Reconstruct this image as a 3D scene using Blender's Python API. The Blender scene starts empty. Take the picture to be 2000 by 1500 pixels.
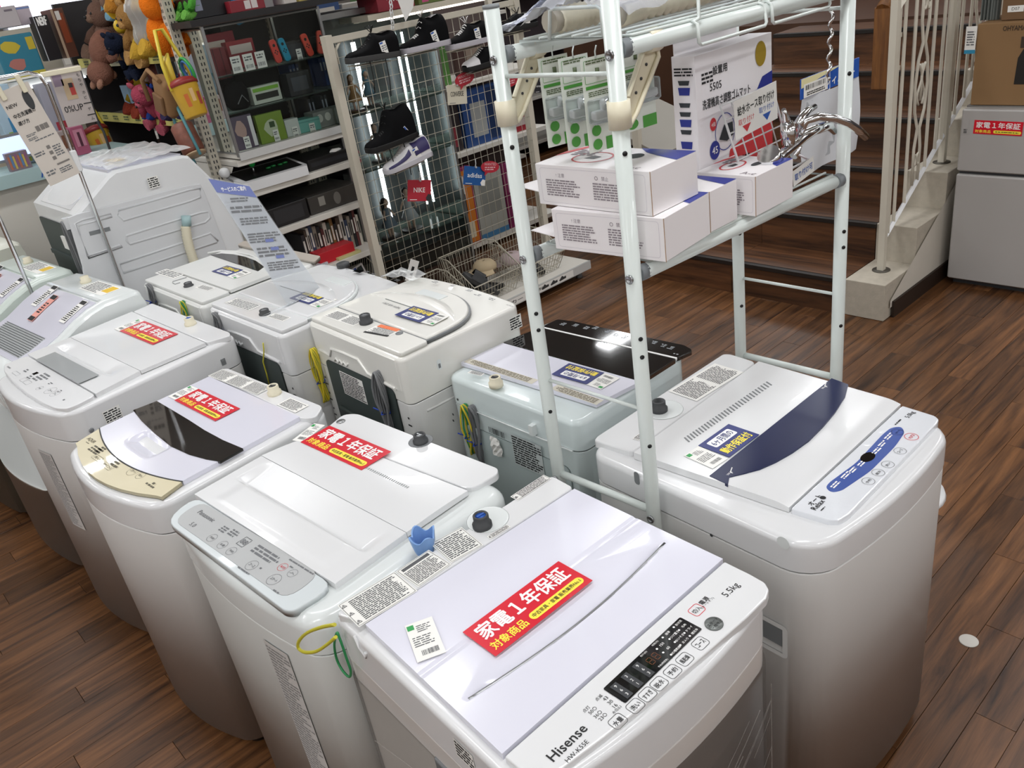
import bpy, math, random
from mathutils import Matrix, Vector
R = random.Random(7)
SC = bpy.context.scene
COL = SC.collection
# ---------------------------------------------------------------- camera
CF, PITCH, ROLL, YAW, CH = 1636.0, .4672, -.16414, .67985, 1.95
def cam_axes():
    cp, sp, cr, sr, cy, sy = math.cos(PITCH), math.sin(PITCH), math.cos(ROLL), math.sin(ROLL), math.cos(YAW), math.sin(YAW)
    M = Matrix(((cr, -sr, 0), (sr, cr, 0), (0, 0, 1))) @ Matrix(((1, 0, 0), (0, -sp, -cp), (0, cp, -sp)))
    return Matrix((M @ Vector((cy, sy, 0)), M @ Vector((-sy, cy, 0)), M @ Vector((0, 0, 1)))).transposed()
WC = cam_axes()                                   # world -> camera (x right, y down, z forward)
CW = WC.transposed()
cam = bpy.data.cameras.new('camera'); camo = bpy.data.objects.new('camera', cam); COL.objects.link(camo)
cam.sensor_width = 36; cam.lens = CF/2000*36; cam.clip_start = .05; cam.clip_end = 60
rm = CW @ Matrix(((1, 0, 0), (0, -1, 0), (0, 0, -1)))
camo.matrix_world = Matrix.Translation((0, 0, CH)) @ rm.to_4x4()
SC.camera = camo
def ray(px, py): return CW @ Vector(((px-1000)/CF, (py-750)/CF, 1))
def U(px, py, z=0.0):
    d = ray(px, py); t = (z-CH)/d.z; return Vector((d.x*t, d.y*t, z))
def UX(px, py, x):
    d = ray(px, py); t = x/d.x; return Vector((x, d.y*t, CH+d.z*t))
def UY(px, py, y):
    d = ray(px, py); t = y/d.y; return Vector((d.x*t, y, CH+d.z*t))
def PJ(p):
    d = WC @ (Vector(p)-Vector((0, 0, CH))); return (1000+CF*d.x/d.z, 750+CF*d.y/d.z, d.z)
# ---------------------------------------------------------------- world, lights, exposure
SC.view_settings.view_transform = 'Standard'; SC.view_settings.look = 'None'
SC.view_settings.gamma = 1; SC.view_settings.use_curve_mapping = False
SC.view_settings.exposure = -.72
wd = bpy.data.worlds.new('world'); SC.world = wd; wd.use_nodes = True
wd.node_tree.nodes['Background'].inputs[0].default_value = (.8, .85, 1, 1)
wd.node_tree.nodes['Background'].inputs[1].default_value = .06
CEIL = 3.0
LAMPS = [(x, y) for x in (-5.5, -3.4, -1.3, .9, 3.1, 5.3, 7.4) for y in (-5, -3.1, -1.2, .7, 2.6, 4.5, 6.6)]
for i, (x, y) in enumerate(LAMPS):
    l = bpy.data.lights.new('tube_light', 'AREA'); l.shape = 'RECTANGLE'; l.size = 1.25; l.size_y = .16
    l.energy = 24; l.color = (.97, .985, 1)
    o = bpy.data.objects.new('tube_light', l); COL.objects.link(o); o.location = (x, y, CEIL-.1)
# ---------------------------------------------------------------- materials
def lin(h):
    h = h.lstrip('#'); return tuple(((c/12.92) if c <= .04045 else ((c+.055)/1.055)**2.4) for c in (int(h[i:i+2], 16)/255 for i in (0, 2, 4)))
MATS = {}
def mat(name, hexc, rough=.4, metal=0, spec=.5, coat=0, alpha=1, trans=0, var=.05, bump=0, bscale=80, emit=0, vscale=6):
    if name in MATS: return MATS[name]
    m = bpy.data.materials.new(name); m.use_nodes = True; nt = m.node_tree; b = nt.nodes['Principled BSDF']
    c = lin(hexc)
    b.inputs['Base Color'].default_value = (*c, 1); b.inputs['Roughness'].default_value = rough
    b.inputs['Metallic'].default_value = metal; b.inputs['Specular IOR Level'].default_value = spec
    b.inputs['Coat Weight'].default_value = coat; b.inputs['Coat Roughness'].default_value = .03
    b.inputs['Alpha'].default_value = alpha; b.inputs['Transmission Weight'].default_value = trans
    if emit: b.inputs['Emission Color'].default_value = (*c, 1); b.inputs['Emission Strength'].default_value = emit
    if var:
        tc = nt.nodes.new('ShaderNodeTexCoord'); n = nt.nodes.new('ShaderNodeTexNoise'); n.inputs['Scale'].default_value = vscale; n.inputs['Detail'].default_value = 4
        nt.links.new(tc.outputs['Object'], n.inputs['Vector'])
        mx = nt.nodes.new('ShaderNodeMix'); mx.data_type = 'RGBA'
        mx.inputs[6].default_value = (*[x*(1-var) for x in c], 1); mx.inputs[7].default_value = (*[min(1, x*(1+var)) for x in c], 1)
        nt.links.new(n.outputs['Fac'], mx.inputs[0]); nt.links.new(mx.outputs[2], b.inputs['Base Color'])
        if bump:
            n2 = nt.nodes.new('ShaderNodeTexNoise'); n2.inputs['Scale'].default_value = bscale; n2.inputs['Detail'].default_value = 3
            nt.links.new(tc.outputs['Object'], n2.inputs['Vector'])
            bp = nt.nodes.new('ShaderNodeBump'); bp.inputs['Strength'].default_value = bump; bp.inputs['Distance'].default_value = .01
            nt.links.new(n2.outputs['Fac'], bp.inputs['Height']); nt.links.new(bp.outputs[0], b.inputs['Normal'])
    MATS[name] = m; return m
def glassmat(name, hexc, a, rough=.03, gloss=False):
    """thin clear sheet: mostly see-through, with a gloss"""
    if name in MATS: return MATS[name]
    m = bpy.data.materials.new(name); m.use_nodes = True; nt = m.node_tree; nt.nodes.clear()
    out = nt.nodes.new('ShaderNodeOutputMaterial'); tr = nt.nodes.new('ShaderNodeBsdfTransparent'); tr.inputs[0].default_value = (*lin(hexc), 1)
    gl = nt.nodes.new('ShaderNodeBsdfGlossy' if gloss else 'ShaderNodeBsdfPrincipled'); gl.inputs[0].default_value = (*lin(hexc), 1); gl.inputs['Roughness'].default_value = rough
    fr = nt.nodes.new('ShaderNodeFresnel'); fr.inputs[0].default_value = 1.35
    ad = nt.nodes.new('ShaderNodeMath'); ad.operation = 'ADD'; ad.inputs[1].default_value = a; ad.use_clamp = True
    nt.links.new(fr.outputs[0], ad.inputs[0])
    mx = nt.nodes.new('ShaderNodeMixShader'); nt.links.new(ad.outputs[0], mx.inputs[0]); nt.links.new(tr.outputs[0], mx.inputs[1]); nt.links.new(gl.outputs[0], mx.inputs[2])
    nt.links.new(mx.outputs[0], out.inputs[0]); MATS[name] = m; return m
def woodmat(name, dark, light, along='X', sx=1.2, sy=16, rough=.38, tone=.55):
    if name in MATS: return MATS[name]
    m = bpy.data.materials.new(name); m.use_nodes = True; nt = m.node_tree; b = nt.nodes['Principled BSDF']; N = nt.nodes.new; Lk = nt.links.new
    tc = N('ShaderNodeTexCoord'); oi = N('ShaderNodeObjectInfo'); ge = N('ShaderNodeNewGeometry')
    ad = N('ShaderNodeMath'); ad.operation = 'ADD'; Lk(oi.outputs['Random'], ad.inputs[0]); Lk(ge.outputs['Random Per Island'], ad.inputs[1])
    fr = N('ShaderNodeMath'); fr.operation = 'FRACT'; Lk(ad.outputs[0], fr.inputs[0])
    mp = N('ShaderNodeMapping'); mp.inputs['Scale'].default_value = (sx, sy, sy) if along == 'X' else ((sy, sx, sy) if along == 'Y' else (sy, sy, sx))
    geo = N('ShaderNodeVectorMath'); geo.operation = 'SCALE'; geo.inputs[0].default_value = (3.1, 5.7, 2.3)
    ml = N('ShaderNodeMath'); ml.operation = 'MULTIPLY'; ml.inputs[1].default_value = 17; Lk(fr.outputs[0], ml.inputs[0]); Lk(ml.outputs[0], geo.inputs['Scale'])
    av = N('ShaderNodeVectorMath'); av.operation = 'ADD'; Lk(ge.outputs['Position'], mp.inputs['Vector']); Lk(mp.outputs[0], av.inputs[0]); Lk(geo.outputs[0], av.inputs[1])
    n1 = N('ShaderNodeTexNoise'); n1.inputs['Scale'].default_value = 2.2; n1.inputs['Detail'].default_value = 7; n1.inputs['Roughness'].default_value = .65; n1.inputs['Distortion'].default_value = .5; Lk(av.outputs[0], n1.inputs['Vector'])
    rp = N('ShaderNodeValToRGB'); rp.color_ramp.elements[0].position = .3; rp.color_ramp.elements[0].color = (*lin(dark), 1); rp.color_ramp.elements[1].position = .72; rp.color_ramp.elements[1].color = (*lin(light), 1)
    Lk(n1.outputs['Fac'], rp.inputs[0])
    hs = N('ShaderNodeHueSaturation'); mr = N('ShaderNodeMapRange'); mr.inputs['To Min'].default_value = 1-tone*.75; mr.inputs['To Max'].default_value = 1+tone; Lk(fr.outputs[0], mr.inputs[0]); Lk(mr.outputs[0], hs.inputs['Value']); Lk(rp.outputs[0], hs.inputs['Color'])
    Lk(hs.outputs[0], b.inputs['Base Color'])
    n2 = N('ShaderNodeTexNoise'); n2.inputs['Scale'].default_value = 3; Lk(ge.outputs['Position'], n2.inputs['Vector'])
    m2 = N('ShaderNodeMapRange'); m2.inputs['To Min'].default_value = rough-.08; m2.inputs['To Max'].default_value = rough+.14; Lk(n2.outputs['Fac'], m2.inputs[0]); Lk(m2.outputs[0], b.inputs['Roughness'])
    bp = N('ShaderNodeBump'); bp.inputs['Strength'].default_value = .12; bp.inputs['Distance'].default_value = .003; Lk(n1.outputs['Fac'], bp.inputs['Height']); Lk(bp.outputs[0], b.inputs['Normal'])
    MATS[name] = m; return m
WHITE = mat('white_plastic', '#e3e4e5', .22, coat=.35, var=.01)
WGREY = mat('cool_white_plastic', '#e2e7e6', .25, coat=.3, var=.01)
STEEL = mat('white_painted_steel', '#e2e2e0', .5, coat=.04, var=.015)
STEELG = mat('pale_grey_green_steel', '#d9dcd9', .5, coat=.04, var=.015)
LIDW = mat('bluish_white_lid', '#e1e1ed', .16, coat=.5, var=.008)
DARKPL = mat('dark_grey_plastic', '#3a3c3e', .45)
BLACK = mat('black_plastic', '#101112', .35)
BLACKG = mat('black_gloss', '#0b0b0d', .06, coat=.6, var=0)
GREYP = mat('grey_plastic', '#7d8082', .45)
BACKP = mat('dark_green_grey_back', '#3c4644', .5, var=.12)
CHROME = mat('chrome', '#e6e8ea', .13, metal=1, var=0)
STEELM = mat('brushed_steel', '#a9abad', .28, metal=1)
PAPER = mat('white_paper', '#f0efea', .55, var=.02)
INK = mat('black_ink', '#18181a', .6, var=0)
INKG = mat('grey_ink', '#6d6f72', .6, var=0)
RED = mat('red_print', '#d8192f', .3, coat=.4, var=0)
YEL = mat('yellow_print', '#ffe94a', .4, var=0)
NAVY = mat('navy_print', '#1d2a72', .35, coat=.3, var=0)
WPRINT = mat('white_print', '#f6f6f4', .4, var=0)
GREEN = mat('green_print', '#1f9a4a', .4, var=0)
BLUEP = mat('blue_print', '#2357b0', .4, var=0)
RACKM = mat('pale_grey_rack_paint', '#dbe3df', .35, coat=.25, var=.02)
CREAM = mat('cream_plastic', '#e6dfc6', .4)
CABLEG = mat('grey_cable', '#77787a', .5)
# ---------------------------------------------------------------- mesh builder
TXT = {}
def textmesh(s, bold):
    k = (s, bold)
    if k not in TXT:
        c = bpy.data.curves.new('t', 'FONT'); c.body = s; c.resolution_u = 2; c.align_x = 'LEFT'
        o = bpy.data.objects.new('t', c); COL.objects.link(o)
        me = o.evaluated_get(bpy.context.evaluated_depsgraph_get()).to_mesh()
        v = [tuple(p.co) for p in me.vertices]; f = [tuple(p.vertices) for p in me.polygons]
        bpy.data.objects.remove(o); bpy.data.curves.remove(c)
        xs = [p[0] for p in v] or [0]; ys = [p[1] for p in v] or [0]
        x0, x1, y0, y1 = min(xs), max(xs), min(ys), max(ys)
        TXT[k] = ([(p[0]-x0, p[1]-y0) for p in v], f, x1-x0, y1-y0)
    return TXT[k]
I4 = Matrix.Identity(4)
def T(x=0, y=0, z=0): return Matrix.Translation((x, y, z))
def RZ(a): return Matrix.Rotation(math.radians(a), 4, 'Z')
def RX(a): return Matrix.Rotation(math.radians(a), 4, 'X')
def RY(a): return Matrix.Rotation(math.radians(a), 4, 'Y')
def SCL(x, y, z): return Matrix.Diagonal((x, y, z, 1))
def rrect(x0, x1, y0, y1, r, n=5, bow=0, nb=10, r2=None):
    """ccw rounded rectangle; front edge (y0) bulges by bow; r2 = radius of the back corners"""
    r2 = r if r2 is None else r2; w = (x1-x0)/2; cx = (x0+x1)/2; P = []
    def arc(ax, ay, rr, a0):
        if rr <= 1e-6: P.append((ax, ay)); return
        for i in range(n+1):
            a = math.radians(a0+90*i/n); P.append((ax+rr*math.cos(a), ay+rr*math.sin(a)))
    arc(x0+r, y0+r, r, 180)
    if bow:
        for i in range(1, nb): P.append((x0+r+(x1-x0-2*r)*i/nb, y0))
    arc(x1-r, y0+r, r, 270); arc(x1-r2, y1-r2, r2, 0); arc(x0+r2, y1-r2, r2, 90)
    if bow: P = [(x, y-(bow*max(0, 1-((x-cx)/w)**2) if y < y0+r+1e-6 else 0)) for x, y in P]
    return P
def inset(P, d):
    n = len(P); out = []
    for i in range(n):
        a, b, c = Vector(P[i-1]), Vector(P[i]), Vector(P[(i+1) % n])
        e1 = (b-a); e2 = (c-b)
        if e1.length < 1e-9: e1 = e2
        if e2.length < 1e-9: e2 = e1
        n1 = Vector((-e1.y, e1.x)).normalized(); n2 = Vector((-e2.y, e2.x)).normalized()
        k = n1+n2
        if k.length < 1e-6: k = n1
        k = k.normalized(); den = max(.35, k.dot(n1))
        q = b+k*(d/den); out.append((q.x, q.y))
    return out
class MB:
    def __init__(s): s.v = []; s.f = []; s.mi = []; s.sm = []; s.M = I4.copy(); s.wn = False
    def add(s, vs, fs, mi=0, smooth=False, M=None):
        A = s.M @ M if M is not None else s.M; o = len(s.v)
        s.v += [tuple(A @ Vector(p)) for p in vs]
        for f in fs: s.f.append(tuple(i+o for i in f)); s.mi.append(mi); s.sm.append(smooth)
        return s
    def box(s, c, d, mi=0, M=None, bev=0):
        x, y, z = c; a, b, e = d[0]/2, d[1]/2, d[2]/2
        if bev:
            return s.prism(rrect(x-a, x+a, y-b, y+b, bev, 2), z-e, z+e, mi, bev, bot=bev, M=M)
        vs = [(x+i*a, y+j*b, z+k*e) for i in (-1, 1) for j in (-1, 1) for k in (-1, 1)]
        return s.add(vs, [(0, 1, 3, 2), (4, 6, 7, 5), (0, 4, 5, 1), (2, 3, 7, 6), (0, 2, 6, 4), (1, 5, 7, 3)], mi, False, M)
    def prism(s, P, z0, z1, mi=0, bev=0, bot=0, M=None, smooth=None, nb=3, topmi=None):
        rings = []
        if bot: rings += [(inset(P, bot), z0), (P, z0+bot)]
        else: rings += [(P, z0)]
        if bev:
            for i in range(nb+1):
                a = math.pi/2*i/nb; rings.append((inset(P, bev*(1-math.cos(a))) if i else P, z1-bev+bev*math.sin(a)))
        else: rings.append((P, z1))
        n = len(P); vs = []; fs = []
        for ring, z in rings: vs += [(p[0], p[1], z) for p in ring]
        for k in range(len(rings)-1):
            for i in range(n):
                j = (i+1) % n; fs.append((k*n+i, k*n+j, (k+1)*n+j, (k+1)*n+i))
        sm_ = (n > 8) if smooth is None else smooth
        s.add(vs, fs, mi, sm_, M); s.wn = s.wn or sm_
        o = len(s.v)-len(vs)
        s.f.append(tuple(o+i for i in reversed(range(n)))); s.mi.append(mi); s.sm.append(False)
        s.f.append(tuple(o+(len(rings)-1)*n+i for i in range(n))); s.mi.append(mi if topmi is None else topmi); s.sm.append(False)
        return s
    def quad(s, a, b, c, d, mi=0, M=None): return s.add([a, b, c, d], [(0, 1, 2, 3)], mi, False, M)
    def tube(s, P, r, mi=0, n=8, closed=False, M=None, caps=True, sm=0):
        P = [Vector(p) for p in P]
        if sm:
            Q = []; k = len(P); last = k if closed else k-1
            for i in range(last):
                a, b, c, d = (P[(i-1) % k], P[i], P[(i+1) % k], P[(i+2) % k]) if closed else (P[max(i-1, 0)], P[i], P[i+1], P[min(i+2, k-1)])
                for j in range(sm):
                    t = j/sm; Q.append(.5*((2*b)+(c-a)*t+(2*a-5*b+4*c-d)*t*t+(3*b-a-3*c+d)*t**3))
            if not closed: Q.append(P[-1])
            P = Q
        m = len(P); vs = []; fs = []; prev = None
        for i in range(m):
            if closed: t = P[(i+1) % m]-P[i-1]
            else: t = P[min(i+1, m-1)]-P[max(i-1, 0)]
            t = t.normalized() if t.length > 1e-9 else Vector((0, 0, 1))
            if prev is None: up = Vector((0, 0, 1)) if abs(t.z) < .9 else Vector((1, 0, 0)); a = t.cross(up).normalized()
            else: a = (prev-t*prev.dot(t)); a = a.normalized() if a.length > 1e-6 else t.orthogonal().normalized()
            prev = a; b = t.cross(a); rr = r[i] if isinstance(r, (list, tuple)) else r
            for k in range(n):
                q = 2*math.pi*k/n; vs.append(P[i]+(a*math.cos(q)+b*math.sin(q))*rr)
        for i in range(m if closed else m-1):
            i2 = (i+1) % m
            for k in range(n):
                k2 = (k+1) % n; fs.append((i*n+k, i*n+k2, i2*n+k2, i2*n+k))
        s.add(vs, fs, mi, n > 4, M)
        if caps and not closed:
            o = len(s.v)-len(vs)
            s.f.append(tuple(o+k for k in reversed(range(n)))); s.f.append(tuple(o+(m-1)*n+k for k in range(n))); s.mi += [mi, mi]; s.sm += [False, False]
        return s
    def lathe(s, prof, n=16, mi=0, M=None, smooth=True):
        vs = []; fs = []; m = len(prof)
        for r, z in prof:
            for k in range(n):
                q = 2*math.pi*k/n; vs.append((r*math.cos(q), r*math.sin(q), z))
        for i in range(m-1):
            for k in range(n):
                k2 = (k+1) % n; fs.append((i*n+k, i*n+k2, (i+1)*n+k2, (i+1)*n+k))
        s.add(vs, fs, mi, smooth, M); o = len(s.v)-len(vs)
        if prof[0][0] > 1e-5: s.f.append(tuple(o+k for k in reversed(range(n)))); s.mi.append(mi); s.sm.append(False)
        if prof[-1][0] > 1e-5: s.f.append(tuple(o+(m-1)*n+k for k in range(n))); s.mi.append(mi); s.sm.append(False)
        return s
    def ball(s, c, r, mi=0, M=None, n=12, m=8):
        rx, ry, rz = r if isinstance(r, (list, tuple)) else (r, r, r)
        prof = [(max(1e-6, math.sin(math.pi*i/m)), -math.cos(math.pi*i/m)) for i in range(m+1)]
        A = T(*c) @ SCL(rx, ry, rz); return s.lathe(prof, n, mi, A if M is None else M @ A)
    def grid(s, fn, nx, ny, mi=0, M=None, thick=0, smooth=True):
        """surface fn(u,v)->xyz, closed below by thick"""
        vs = [fn(i/nx, j/ny) for j in range(ny+1) for i in range(nx+1)]; W = nx+1
        fs = [(j*W+i, j*W+i+1, (j+1)*W+i+1, (j+1)*W+i) for j in range(ny) for i in range(nx)]
        s.add(vs, fs, mi, smooth, M)
        if thick:
            rim = [i for i in range(W)]+[j*W+nx for j in range(1, ny+1)]+[ny*W+i for i in range(nx-1, -1, -1)]+[j*W for j in range(ny-1, 0, -1)]
            zb = min(v[2] for v in vs)-thick if not isinstance(thick, str) else 0
            k = len(rim); rv = [vs[i] for i in rim]+[(vs[i][0], vs[i][1], zb) for i in rim]
            s.add(rv, [(i, k+i, k+(i+1) % k, (i+1) % k) for i in range(k)], mi, False, M)
        return s
    def text(s, txt, M, h, mi=0, w=None, anchor='c', bold=0.0, dz=0.0):
        """flat lettering in the local XY plane of M; h = height, w = fit to width"""
        v, f, tw, th = textmesh(txt, 0)
        if not f: return s
        k = h/max(th, .3); kx = k if w is None else w/max(tw, 1e-6)
        ox = -tw*kx/2 if anchor in 'cm' else 0
        for q, (dx, dy) in enumerate(((0, 0), (1, 0), (-1, 0), (0, 1), (0, -1)) if bold else ((0, 0),)):
            s.add([(p[0]*kx+ox+dx*bold*h*.7, p[1]*k-h/2+dy*bold*h*.7, dz+q*.00003) for p in v], f, mi, False, M)
        return s
    def scrib(s, M, w, h, rows, mi=0, fill=.8, rnd=None, gap=.45):
        """rows of print too small to read"""
        rnd = rnd or R; rh = h/rows
        for i in range(rows):
            x = -w/2; y = h/2-rh*(i+.5); end = w/2-(w*rnd.uniform(0, 1-fill) if rnd.random() < .6 else 0)
            while x < end:
                l = min(rh*rnd.uniform(.6, 3.2), end-x)
                s.quad((x, y-rh*(1-gap)/2, 0), (x+l, y-rh*(1-gap)/2, 0), (x+l, y+rh*(1-gap)/2, 0), (x, y+rh*(1-gap)/2, 0), mi, M); x += l+rh*rnd.uniform(.2, .5)
        return s
    def rect(s, M, w, h, mi=0, x=0, y=0, z=0, r=0):
        if r: P = rrect(x-w/2, x+w/2, y-h/2, y+h/2, r, 4); return s.add([(p[0], p[1], z) for p in P], [tuple(range(len(P)))], mi, False, M)
        return s.quad((x-w/2, y-h/2, z), (x+w/2, y-h/2, z), (x+w/2, y+h/2, z), (x-w/2, y+h/2, z), mi, M)
    def ring(s, M, P, t, mi=0, z=0):
        Q = inset(P, t); n = len(P)
        return s.add([(p[0], p[1], z) for p in P]+[(p[0], p[1], z) for p in Q], [(i, (i+1) % n, n+(i+1) % n, n+i) for i in range(n)], mi, False, M)
    def disc(s, M, rx, ry, mi=0, x=0, y=0, z=0, n=20):
        return s.add([(x+rx*math.cos(2*math.pi*i/n), y+ry*math.sin(2*math.pi*i/n), z) for i in range(n)], [tuple(range(n))], mi, False, M)
    def bars(s, M, w, h, n, mi=0, x=0, y=0):
        px = x-w/2; k = w/n/2
        for i in range(n):
            a = R.uniform(.4, 1.5)*k; s.quad((px, y-h/2, 0), (px+a, y-h/2, 0), (px+a, y+h/2, 0), (px, y+h/2, 0), mi, M); px += w/n
        return s
    def build(s, name, mats, parent=None, loc=None, rz=0, **tags):
        me = bpy.data.meshes.new(name); me.from_pydata(s.v, [], s.f)
        for m in (mats if isinstance(mats, (list, tuple)) else [mats]): me.materials.append(m)
        me.polygons.foreach_set('material_index', s.mi); me.polygons.foreach_set('use_smooth', s.sm); me.update()
        o = bpy.data.objects.new(name, me); COL.objects.link(o)
        if s.wn: wm = o.modifiers.new('weighted_normals', 'WEIGHTED_NORMAL'); wm.weight = 90
        if parent: o.parent = parent
        if loc is not None: o.location = loc
        if rz: o.rotation_euler.z = math.radians(rz)
        for k, v in tags.items(): o[k] = v
        if name.endswith(('print', 'marks', 'blocks', 'slots', 'screws', 'bolts', 'peg_holes', 'pictures', 'ribs', 'overlay', 'printed_patch', 'lettering')): o['kind'] = 'stuff'   # too small to pick apart
        return o
def E(name, label, cat, loc=(0, 0, 0), rz=0, group=None, M=None):
    o = bpy.data.objects.new(name, None); COL.objects.link(o); o.empty_display_size = .05
    if M is not None: o.matrix_world = M
    else: o.location = loc; o.rotation_euler.z = math.radians(rz)
    o['label'] = label; o['category'] = cat
    if group: o['group'] = group
    return o
def tag(o, label, cat, group=None):
    o['label'] = label; o['category'] = cat
    if group: o['group'] = group
    return o
def struct(mb, name, m): return mb.build(name, m, kind='structure')
def dup(o, parent=None):
    c = o.copy(); COL.objects.link(c)
    if parent: c.parent = parent
    for ch in list(o.children): dup(ch, c)
    return c
def frame4(TL, TR, BR, BL):
    """matrix of the rectangle through four corners (x along the reading direction, z out), with its width and height"""
    TL, TR, BR, BL = (Vector(p) for p in (TL, TR, BR, BL)); c = (TL+TR+BR+BL)/4
    x = (TR-TL)+(BR-BL); y = (TL-BL)+(TR-BR); w = x.length/2; h = y.length/2
    x.normalize(); z = x.cross(y).normalized(); y = z.cross(x)
    M = Matrix((x, y, z)).transposed().to_4x4(); M.translation = c
    return M, w, h
def pf(pts, z): return frame4(*[U(*p, z) for p in pts])
# ---------------------------------------------------------------- room shell
def slab(name, x0, x1, y0, y1, z0, z1, m):
    return struct(MB().box(((x0+x1)/2, (y0+y1)/2, (z0+z1)/2), (x1-x0, y1-y0, z1-z0)), name, m)
GROUT = mat('dark_joint', '#1d130d', .6)
WALLM = mat('store_wall_paint', '#c4c0ba', .7)
DWALL = mat('dark_store_wall', '#3a3135', .4)
floor = slab('floor', -6, 9, -6, 9, -.12, -.006, GROUT)
slab('ceiling', -6, 9, -6, 9, CEIL, CEIL+.1, mat('ceiling_panel', '#d9d8d4', .8))
slab('wall_left', -6.1, -6, -6, 9, -.1, CEIL, WALLM); slab('wall_right', 9, 9.1, -6, 9, -.1, CEIL, DWALL)
slab('wall_back', -6, 9, 9, 9.1, -.1, CEIL, mat('back_wall_paint', '#857c74', .7)); slab('wall_front', -6, 9, -6.1, -6, -.1, CEIL, WALLM)
FLOORW = woodmat('floor_wood', '#24140c', '#7c5332', 'X', .9, 13, .30, .34)
# floor boards: the ones in view singly, the rest joined
PW, PL = .1, .9
unit = MB().prism([(-PL/2+.0006, -PW/2+.0006), (PL/2-.0006, -PW/2+.0006), (PL/2-.0006, PW/2-.0006), (-PL/2+.0006, PW/2-.0006)], -.006, 0, 0, .0007, nb=1, smooth=False)
pme = None; rest = MB()
def floor_seen(x, y):
    for dx in (-.45, 0, .45):
        a = PJ((x+dx, y, 0))
        if a[2] > .2 and -40 < a[0] < 2040 and -40 < a[1] < 1540:
            if x+dx < .4 and y > .8: return True
            if x+dx > 1.72 and y < 3.8 and x < 4.6 and not (1.72 < x < 2 and y > 1.4) : return True
    return False
cand = []
for j in range(-60, 90):
    off = (j*.37 % 1)*PL
    for i in range(-8, 11):
        x, y = i*PL+off, j*PW+PW/2
        if x < -6+PL/2 or x > 9-PL/2: continue
        cand.append((x, y, floor_seen(x, y)))
seen = sorted([c for c in cand if c[2]], key=lambda c: c[0]**2+c[1]**2); keep = set((c[0], c[1]) for c in seen[:298])
for x, y, s in cand:
    if (x, y) in keep:
        if pme is None: o = unit.build('plank', FLOORW, floor); pme = o.data
        else: o = bpy.data.objects.new('plank', pme); COL.objects.link(o); o.parent = floor
        o.location = (x, y, 0)
    else: rest.prism([(x-PL/2+.0006, y-PW/2+.0006), (x+PL/2-.0006, y-PW/2+.0006), (x+PL/2-.0006, y+PW/2-.0006), (x-PL/2+.0006, y+PW/2-.0006)], -.006, 0, smooth=False)
rest.build('floor_boards', FLOORW, floor, kind='stuff')
# ---------------------------------------------------------------- washing machines
def ccw(P):
    a = sum(P[i-1][0]*P[i][1]-P[i][0]*P[i-1][1] for i in range(len(P)))
    return P if a > 0 else P[::-1]
def warp_front(mb, w, off):
    """lay a flat sheet on the bowed front"""
    mb.v = [(x, -w.D/2-w.bow*max(0, 1-(x/(w.W/2))**2)-off-(-w.D/2-y if abs(y+w.D/2) < .003 else 0), z) for x, y, z in mb.v]; return mb
class Washer:
    def __init__(s, name, label, cx, cy, yaw, W, D, H, seam=.1, r=.05, r2=None, bow=.03, body=None, cover=None, tb=.02, flat=True, group='second-hand washing machines'):
        s.W, s.D, s.H, s.bow = W, D, H, bow; s.M = T(cx, cy, 0) @ RZ(yaw); s.I = s.M.inverted()
        s.root = E(name, label, 'washing machine', (cx, cy, 0), yaw, group)
        body = body or STEEL; cover = cover or WHITE; s.cover = cover
        r2 = r if r2 is None else r2
        P = rrect(-W/2, W/2, -D/2, D/2, r, 6, bow, 12, r2); s.P = P
        B = inset(P, .0012)
        s.part('cabinet', MB().prism(B, .05, H-seam-.003, 0, .003), body)
        s.part('base', MB().prism(inset(P, .03), .012, .05), DARKPL)
        for i in (-1, 1):
            for j in (-1, 1): s.part('foot', MB().lathe([(.022, 0), (.022, .006), (.014, .008), (.014, .012)], 10, 0, T(i*(W/2-.08), j*(D/2-.08), 0)), BLACK)
        s.part('seam', MB().prism(inset(P, .004), H-seam-.004, H-seam), mat('seam_shadow', '#9a9c9c', .6))
        s.part('top_cover', MB().prism(P, H-seam, H-.011, 0, tb, .002, nb=4), cover)
    def part(s, name, mb, m, label=None, parent=None):
        o = mb.build(name, m, parent or s.root)
        if label: o['label'] = label
        return o
    def L(s, px, py, z=None):
        p = s.I @ U(px, py, s.H if z is None else z); return (p.x, p.y)
    def Ls(s, pts, z=None): return [s.L(*p, z) for p in pts]
    def slab(s, name, pts, m, z0=-.016, z1=0, bev=.003, r=0, px=True, label=None):
        P = ccw(s.Ls(pts) if px else pts)
        if r: P = soften(P, r)
        return s.part(name, MB().prism(P, s.H+z0, s.H+z1, 0, bev, smooth=False), m, label)
    def hgrid(s, name, c, fz, m, nx=24, ny=24, z=0, thick=.012, px=True, parent=None, label=None):
        """lid given by four corners (u right, v up as listed: 00,10,11,01) and a height function"""
        a, b, d, e = (s.Ls(c) if px else c)
        def fn(u, v):
            q = [(a[k]*(1-u)+b[k]*u)*(1-v)+(e[k]*(1-u)+d[k]*u)*v for k in (0, 1)]; return (q[0], q[1], s.H+z+fz(u, v))
        return s.part(name, MB().grid(fn, nx, ny, 0, thick=thick), m, label, parent)
    def F(s, pts, dz=.0006, z=0):
        """local frame on the top from four pixel corners TL TR BR BL"""
        M, w, h = pf(pts, s.H+z); M = s.I @ M; M.translation.z = s.H+z+dz; return M, w, h
    def at(s, px, py, z=0): x, y = s.L(px, py, s.H+z); return T(x, y, s.H+z)
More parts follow.
